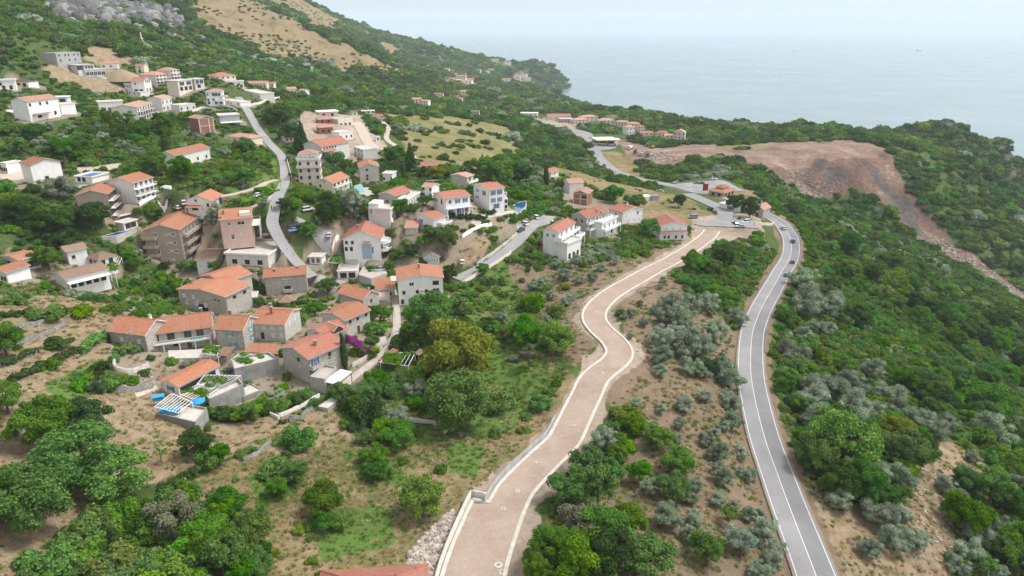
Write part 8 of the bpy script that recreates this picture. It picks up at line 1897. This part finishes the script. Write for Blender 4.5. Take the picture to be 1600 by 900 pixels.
for a in [([(0,574),(25,565),(52,552)], 1.4, 1.5, 'leaf_dark', 'dark clipped hedge strip on the third terrace, left'), ([(20,597),(50,583),(75,571),(100,560),(125,550)], 1.5, 1.6, 'leaf_dark', 'long dark hedge along the lowest terrace'), ([(118,612),(130,598),(144,582),(158,568)], 1.3, 1.5, 'leaf', 'hedge running down the right edge of the terraces'),
 ([(0,497),(25,494),(50,488)], 1.5, 1.5, 'leaf_dark', 'hedge strip above the uppermost terrace wall'), ([(128,552),(145,538),(165,524)], 2.2, 2.0, 'leaf', 'thick hedge at the upper right of the terraces'), ([(186,556),(205,550),(232,546)], 3.0, 2.2, 'leaf', 'leafy mass below the pale shutters of the plain stone house'), ([(700,344),(730,342),(757,343)], 2.2, 2.2, 'leaf_dark', 'square clipped dark hedge at the white villas'),
 ([(752,332),(764,336),(772,334)], 2, 2, 'leaf_dark', 'short clipped hedge below the tall narrow villa'), ([(800,350),(822,338),(840,330)], 2, 2.2, 'leaf', 'green hedge along the small parking place'), ([(240,473),(262,477),(280,468)], 2.2, 2.0, 'leaf', 'hedge in front of the big stone house on its left'), ([(440,664),(470,650),(500,628)], .9, .9, 'leaf_dark', 'low hedge below the planted plot'), ([(380,322),(400,313),(434,300)], 1.6, 1.2, 'leaf', 'green bank between the two dirt lanes'), ([(436,352),(445,338),(455,325),(466,312)], 3.0, 2.6, 'leaf', 'shrubby bank right of the village lane')]: hedge(*a)
# bougainvillea in flower against the old house
p_ = cast1(562, 556); o_ = empty('bougainvillea', tuple(p_), 0, 'purple flowering bougainvillea cascading right of the slim cypress', 'climbing plant'); q = np.random.RandomState(8)
C_ = np.stack([q.uniform(-3.2, 3.0, 30), q.uniform(-.6, 1.6, 30), q.uniform(.6, 3.0, 30)], 1); C_[:, 2] += np.clip(-C_[:, 0], -1.6, 3) * .75 + .8; V_, F_ = leaves(q, C_, q.uniform(.6, 1.0, 30), 1900, .17, core=.6); link('blossom', np_mesh('blossom', V_, F_, M['petal']), o_)
C_ = np.stack([q.uniform(-2.0, 4.4, 26), q.uniform(-.4, 1.8, 26), q.uniform(.3, 2.0, 26)], 1); V_, F_ = leaves(q, C_, q.uniform(.7, 1.1, 26), 1500, .19, core=.7); link('foliage', np_mesh('foliage', V_, F_, M['leaf']), o_); WORLD_TREES.append((p_[0], p_[1], 3.5))
# stones: the rubble heap by the bay, scattered field stones, the rocky fill slope
def stone(seed):
    q = np.random.RandomState(seed); V_ = ICO1[0] * (0.75 + .5 * q.rand(len(ICO1[0]), 1)) * np.array([1, .8, .6]); return np_mesh('stone', V_, ICO1[1], M['rockstone'])
t_ = NT('broken limestone'); oi_ = t_.n('ShaderNodeObjectInfo'); c_ = t_.ramp(oi_.outputs['Random'], [(0, (.19, .15, .125)), (.5, (.31, .265, .225)), (1, (.46, .41, .37))]); t_.bsdf(c_, .9, None, .1); M['rockstone'] = t_.m
SP_K = [stone(k) for k in range(4)]
def stones(name, poly_pix, n, s0, s1, SP_K=SP_K):
    poly = area(*poly_pix); lo, hi = poly.min(0), poly.max(0); q = np.random.RandomState(n); P_ = lo + (hi - lo) * q.rand(n * 8, 2); P_ = P_[inside(poly, P_[:, 0], P_[:, 1])][:n]; k = len(P_)
    sz = s0 + (s1 - s0) * q.rand(k) ** 3; instancer(name, SP_K, np.column_stack([P_, hgt(P_[:, 0], P_[:, 1]) + sz * .1]), q.uniform(0, 6.28, k), np.stack([sz] * 3, 1), q.randint(0, 4, k), name + '_kinds')
stones('rubble', [(706,796),(712,815),(684,905),(628,905),(640,862),(680,820)], 2200, .1, .62)
stones('loose_stones', [(850,430),(1000,410),(940,475),(915,520),(870,520)], 900, .08, .4)
stones('fill_rocks', [(1225,268),(1262,266),(1280,285),(1310,284),(1300,300),(1280,310),(1240,300)], 500, .3, 1.1)
stones('slide_rocks', [(1440,360),(1470,372),(1600,458),(1600,472),(1470,394)], 900, .3, 1.3)
def stone2(seed):
    q = np.random.RandomState(seed); V_ = ICO1[0] * (0.6 + .8 * q.rand(len(ICO1[0]), 1)) * np.array([1, .8, .9]); return np_mesh('crag', V_, ICO1[1], M['crag'])
t_ = NT('grey crag limestone'); oi_ = t_.n('ShaderNodeObjectInfo'); c_ = t_.mix(.5, t_.ramp(oi_.outputs['Random'], [(0, (.09, .092, .095)), (.5, (.17, .17, .168)), (1, (.29, .285, .275))]), t_.ramp(t_.noise(2.5, 4, .7, t_.coord()), [(.35, .35), (.7, 1.5)]), 'MULTIPLY'); t_.bsdf(c_, .9, None, .1); M['crag'] = t_.m
stones('crag_rocks', [(60,-20),(120,-20),(200,4),(272,16),(288,42),(240,44),(160,40),(100,30)], 900, 2, 8, [stone2(k) for k in range(4)])
stones('scree', [(255,50),(275,52),(288,66),(270,64)], 150, 1, 3, [stone2(k + 9) for k in range(2)] * 2)
stones('site_rocks', [(1010,236),(1050,240),(1060,250),(1020,256)], 500, .3, 1.4)
stones('field_stones', [(990,480),(1045,430),(1130,500),(1165,650),(1220,800),(1080,860),(1000,700)], 900, .08, .35)
stones('yard_stones', [(150,590),(235,580),(245,600),(160,612)], 500, .1, .45)
stones('clearing_stones', [(1400,760),(1470,700),(1480,760),(1490,880),(1420,880)], 500, .1, .5)
# low ground cover: tufts of dry and green grass over the near fields
def tuft(seed, mat, n=70):
    q = np.random.RandomState(seed); V = []; Fq = []
    for k in range(n):
        a = q.uniform(0, 6.28); b = q.uniform(0, .55); x, y = b * math.cos(a), b * math.sin(a); t = q.uniform(0, 6.28); hh = q.uniform(.15, .5); l = q.uniform(.1, .45); w = .06
        i = len(V); V += [(x - w * math.sin(t), y + w * math.cos(t), 0), (x + w * math.sin(t), y - w * math.cos(t), 0), (x + l * math.cos(t), y + l * math.sin(t), hh)]; Fq.append((i, i+1, i+2))
    return np_mesh('tuft', np.array(V), np.array(Fq), M[mat])
M['grass_dry'] = mat_leaf('dry grass', (0.28, 0.205, 0.10), (0.48, 0.375, 0.21), hue=.01, trans=.2)
M['grass_green'] = mat_leaf('green grass', (0.08, 0.145, 0.025), (0.20, 0.27, 0.06), hue=.02, trans=.2)
X2, Y2, S2 = polar_candidates(50, 330, 0.0075, .75, 3)
c2 = cover(X2, Y2); kd = np.array([k for k, _, _ in AREAS] + ['scrub'], object)[c2]
pd = np.select([kd == 'straw', kd == 'green', kd == 'dry', kd == 'earth', kd == 'grassland', kd == 'village', kd == 'scrub'], [.8, .9, .5, .6, .5, .3, .6], 0.0)
nz = fbm(X2, Y2, 9, 121, 3) + .5
k2 = (rs.rand(len(X2)) < pd * np.clip(nz * 2.2 - .3, 0, 1.4)); X2, Y2, S2, kd, nz = X2[k2], Y2[k2], S2[k2], kd[k2], nz[k2]
k2 = free(X2, Y2, S2 * .3); X2, Y2, S2, kd, nz = X2[k2], Y2[k2], S2[k2], kd[k2], nz[k2]
pg = np.select([kd == 'straw', kd == 'green', kd == 'dry', kd == 'earth', kd == 'scrub'], [.42, .85, .3, .5, .9], .5)
gsel = rs.rand(len(X2)) < pg + (vnoise(X2, Y2, 7, 131) - .5) * .8
if DEBUG: print('scrub', near_.sum(), far_.sum(), 'grass', len(X2), 'trees', nt_, ns_)
for nm, sel, mat in (('dry_grass', ~gsel, 'grass_dry'), ('green_grass', gsel, 'grass_green')):
    n = int(sel.sum()); sc = S2[sel] * rs.uniform(.6, 1.3, n)
    instancer(nm, [tuft(k, mat) for k in range(3)], np.stack([X2[sel], Y2[sel], hgt(X2[sel], Y2[sel]) - .03], 1), rs.uniform(0, 6.28, n), np.stack([sc, sc, sc * .8], 1), rs.randint(0, 3, n), nm + '_kinds')
# ------------------------------------------------------------------ the ground sheet, sea, haze, light, camera
def build_ground():
    V = np.stack([GX, GY, GZ], -1).reshape(-1, 3)
    i = np.arange(NRAD - 1)[:, None] * NANG; j = np.arange(NANG - 1)[None, :]
    a = (i + j).ravel()
    Fq = np.stack([a, a + NANG, a + NANG + 1, a + 1], 1)
    cv = cover(GX, GY)
    newd = line_dist(NEW_L, GX, GY).reshape(GX.shape)
    t = NT('hillside ground'); co = t.coord()
    me = np_mesh('terrain', V, Fq, t.m, smooth=True)
    kind = np.array([KINDS_.index(k) for k, _, _ in AREAS] + [99])[cv]
    kind = np.where((newd < 4.6 + 9 * np.clip(fbm(GX, GY, 9, 77) + 0.12, 0, 1)) & (kind != KINDS_.index('village')), KINDS_.index('pale'), kind)
    maind = line_dist(MAIN_L, GX, GY).reshape(GX.shape)
    kind = np.where((maind < 5.2 + 4 * np.clip(fbm(GX, GY, 7, 78) + .1, 0, 1)), KINDS_.index('earth'), kind)
    for (loc, rz, a, b) in PADS:
        if math.hypot(loc[0], loc[1]) > 520: continue
        r = math.hypot(a, b) / 2 + 6; sub = np.argwhere((abs(GX - loc[0]) < r) & (abs(GY - loc[1]) < r)); I, J = sub[:, 0], sub[:, 1]
        c, s_ = math.cos(rz), math.sin(rz); dx = GX[I, J] - loc[0]; dy = GY[I, J] - loc[1]
        d = np.hypot(np.maximum(abs(dx * c + dy * s_) - b / 2, 0), np.maximum(abs(-dx * s_ + dy * c) - a / 2, 0)) + fbm(GX[I, J], GY[I, J], 6, 55) * 4
        hit = d < 2.6; kind[I[hit], J[hit]] = KINDS_.index('village')
    for k, nm in enumerate(KINDS_):
        at = me.attributes.new(nm, 'FLOAT', 'POINT')
        w = (kind == k).astype(np.float32)
        w[1:-1, 1:-1] = (w[1:-1, 1:-1] * 2 + w[:-2, 1:-1] + w[2:, 1:-1] + w[1:-1, :-2] + w[1:-1, 2:]) / 6
        at.data.foreach_set('value', w.ravel())
    f1 = t.noise(0.05, 5, 0.6, co); f2 = t.noise(0.35, 6, 0.65, co); f3 = t.noise(2.2, 5, 0.7, co); f4 = t.noise(9.0, 3, 0.7, co)
    mixn = t.math('ADD', t.math('MULTIPLY', f2, 0.6), t.math('MULTIPLY', f3, 0.4))
    col = t.ramp(mixn, [(0.3, (0.03, 0.06, 0.016)), (0.5, (0.065, 0.105, 0.028)), (0.64, (0.13, 0.135, 0.06)), (0.75, (0.22, 0.18, 0.11))])
    pal = {
     'dry':  [(0.34, (0.10, 0.11, 0.04)), (0.42, (0.20, 0.16, 0.095)), (0.52, (0.30, 0.225, 0.145)), (0.61, (0.36, 0.28, 0.19)), (0.70, (0.17, 0.165, 0.075))],
     'straw': [(0.36, (0.06, 0.095, 0.022)), (0.45, (0.13, 0.13, 0.05)), (0.53, (0.25, 0.19, 0.10)), (0.62, (0.33, 0.25, 0.15)), (0.72, (0.22, 0.18, 0.10))],
     'earth': [(0.30, (0.08, 0.10, 0.035)), (0.42, (0.17, 0.135, 0.085)), (0.58, (0.25, 0.18, 0.125)), (0.75, (0.31, 0.235, 0.17))],
     'green': [(0.34, (0.05, 0.12, 0.02)), (0.52, (0.11, 0.19, 0.04)), (0.68, (0.16, 0.16, 0.06)), (0.8, (0.26, 0.21, 0.12))],
     'grassland': [(0.30, (0.06, 0.09, 0.03)), (0.45, (0.17, 0.165, 0.065)), (0.6, (0.27, 0.225, 0.115)), (0.75, (0.33, 0.28, 0.18))],
     'site': [(0.36, (0.07, 0.05, 0.043)), (0.46, (0.135, 0.085, 0.066)), (0.55, (0.19, 0.122, 0.094)), (0.64, (0.31, 0.24, 0.20))],
     'site2': [(0.36, (0.12, 0.085, 0.066)), (0.46, (0.20, 0.135, 0.105)), (0.55, (0.27, 0.19, 0.15)), (0.64, (0.38, 0.30, 0.25))],
     'pale': [(0.36, (0.17, 0.15, 0.10)), (0.46, (0.30, 0.24, 0.19)), (0.55, (0.39, 0.31, 0.25)), (0.66, (0.46, 0.40, 0.34))],
     'tan':  [(0.34, (0.06, 0.08, 0.03)), (0.44, (0.17, 0.14, 0.07)), (0.53, (0.27, 0.20, 0.115)), (0.62, (0.22, 0.18, 0.125)), (0.75, (0.36, 0.33, 0.29))],
     'rock': [(0.30, (0.05, 0.07, 0.04)), (0.42, (0.17, 0.17, 0.165)), (0.6, (0.26, 0.255, 0.25)), (0.75, (0.36, 0.35, 0.34))],
     'village': [(0.3, (0.08, 0.10, 0.04)), (0.43, (0.22, 0.18, 0.125)), (0.6, (0.32, 0.27, 0.21)), (0.75, (0.40, 0.36, 0.31))],
     'cliff': [(0.36, (0.06, 0.055, 0.057)), (0.48, (0.105, 0.09, 0.086)), (0.57, (0.16, 0.125, 0.108)), (0.66, (0.28, 0.23, 0.20))],
    }
    coarse = t.math('ADD', t.math('MULTIPLY', f1, 0.55), t.math('MULTIPLY', f2, 0.45))
    wide = t.math('ADD', t.math('MULTIPLY', f1, 0.35), t.math('MULTIPLY', mixn, 0.65))
    for k in KINDS_:
        a_ = t.attr(k)
        nz_ = t.math('MULTIPLY', f1, 1.5) if k in ('tan', 'rock', 'grassland') else t.math('MULTIPLY', f3, 0.6)
        edge = t.math('MULTIPLY', t.math('SUBTRACT', t.math('ADD', a_, nz_), 1.05 if k in ('tan', 'rock', 'grassland') else 0.55), 3.0, clamp=True)
        col = t.mix(edge, col, t.ramp(coarse if k in ('tan', 'rock', 'site', 'site2', 'cliff', 'grassland') else mixn if k == 'dry' else wide, pal[k]))
    col = t.mix(0.35, col, t.ramp(f4, [(0.3, 0.55), (0.7, 1.35)]), 'MULTIPLY')
    hb = t.math('ADD', t.math('MULTIPLY', f3, 1.0), t.math('MULTIPLY', f4, 0.3))
    t.bsdf(col, 0.95, t.bump(hb, 0.7, 0.5), 0.1)
    o = link('terrain', me); o['kind'] = 'structure'
    return o
build_ground()

def build_sea():
    t = NT('calm sea'); co = t.coord()
    w1 = t.noise(0.05, 4, 0.6, co); w2 = t.noise(0.004, 4, 0.6, co)
    p = t.bsdf(t.ramp(w2, [(0.35, (0.095, 0.165, 0.20)), (0.65, (0.11, 0.185, 0.22))]), t.ramp(w2, [(0.35, 0.26), (0.65, 0.36)]), t.bump(w1, 0.12, 0.6), 0.5)
    m = MB()
    ys = [-900, 0, 900, 2500, 6000, 14000, 30000]; xs = [-24000, -6000, 0, 3000, 9000, 24000]
    for i in range(len(xs) - 1):
        for j in range(len(ys) - 1):
            m.face([(xs[i], ys[j], 0), (xs[i+1], ys[j], 0), (xs[i+1], ys[j+1], 0), (xs[i], ys[j+1], 0)])
    o = m.build('sea', t.m); o['kind'] = 'structure'
build_sea()

def build_haze():
    mt = bpy.data.materials.new('thin sea haze'); mt.use_nodes = True
    nt = mt.node_tree; nt.nodes.clear(); out = nt.nodes.new('ShaderNodeOutputMaterial')
    v = nt.nodes.new('ShaderNodeVolumePrincipled')
    v.inputs['Color'].default_value = (0.80, 0.905, 1.0, 1); v.inputs['Density'].default_value = HAZE; v.inputs['Anisotropy'].default_value = 0.0
    nt.links.new(v.outputs[0], out.inputs['Volume'])
    zlow = float(GZ.min()) - 3; zhigh = max(float(GZ.max()) + 25, CAMZ + 60)
    m = MB(); m.box(-24500, 24500, -1500, 30500, zlow, zhigh)
    o = m.build('haze', mt); o['kind'] = 'stuff'
    mt.cycles.homogeneous_volume = True
HAZE = 0.85e-4
build_haze()

SUN_EL, SUN_AZ = math.radians(58), math.radians(78)     # the sun stands high, to the right over the sea
w = bpy.data.worlds.new('World'); S.world = w; w.use_nodes = True
nt = w.node_tree; nt.nodes.clear()
sky = nt.nodes.new('ShaderNodeTexSky'); sky.sky_type = 'NISHITA'; sky.sun_disc = False
sky.sun_elevation = SUN_EL; sky.sun_rotation = SUN_AZ; sky.air_density = 1.0; sky.dust_density = 3.0; sky.ozone_density = 1.0; sky.altitude = 200
hs = nt.nodes.new('ShaderNodeHueSaturation'); hs.inputs['Saturation'].default_value = 0.05; hs.inputs['Value'].default_value = 1.0
bg = nt.nodes.new('ShaderNodeBackground'); bg.inputs['Strength'].default_value = 0.15
out = nt.nodes.new('ShaderNodeOutputWorld')
nt.links.new(sky.outputs[0], hs.inputs['Color']); nt.links.new(hs.outputs[0], bg.inputs['Color']); nt.links.new(bg.outputs[0], out.inputs['Surface'])
sl = bpy.data.lights.new('sun', 'SUN'); sl.energy = 1.5; sl.angle = math.radians(10); sl.color = (1.0, 0.95, 0.88)
so = bpy.data.objects.new('sun', sl); COL.objects.link(so); so.location = (0, 0, 400)
dv = Vector((math.sin(SUN_AZ) * math.cos(SUN_EL), math.cos(SUN_AZ) * math.cos(SUN_EL), math.sin(SUN_EL)))
so.rotation_euler = dv.to_track_quat('Z', 'Y').to_euler()

cam = bpy.data.cameras.new('camera'); cam.sensor_width = 36; cam.lens = 36 * F / 1600; cam.clip_start = 0.5; cam.clip_end = 60000
co_ = bpy.data.objects.new('camera', cam); COL.objects.link(co_)
co_.location = (0, 0, CAMZ); co_.rotation_euler = (math.radians(90) - PITCH, 0, 0)
S.camera = co_
S.view_settings.view_transform = 'Standard'; S.view_settings.look = 'None'; S.view_settings.gamma = 1.0
S.view_settings.exposure = EXPOSURE if 'EXPOSURE' in globals() else 0.85
S.render.engine = 'CYCLES'
S.cycles.use_denoising = True
S.cycles.max_bounces = 5; S.cycles.diffuse_bounces = 3; S.cycles.glossy_bounces = 2; S.cycles.transmission_bounces = 2
S.cycles.volume_bounces = 3; S.cycles.transparent_max_bounces = 4
S.cycles.caustics_reflective = False; S.cycles.caustics_refractive = False
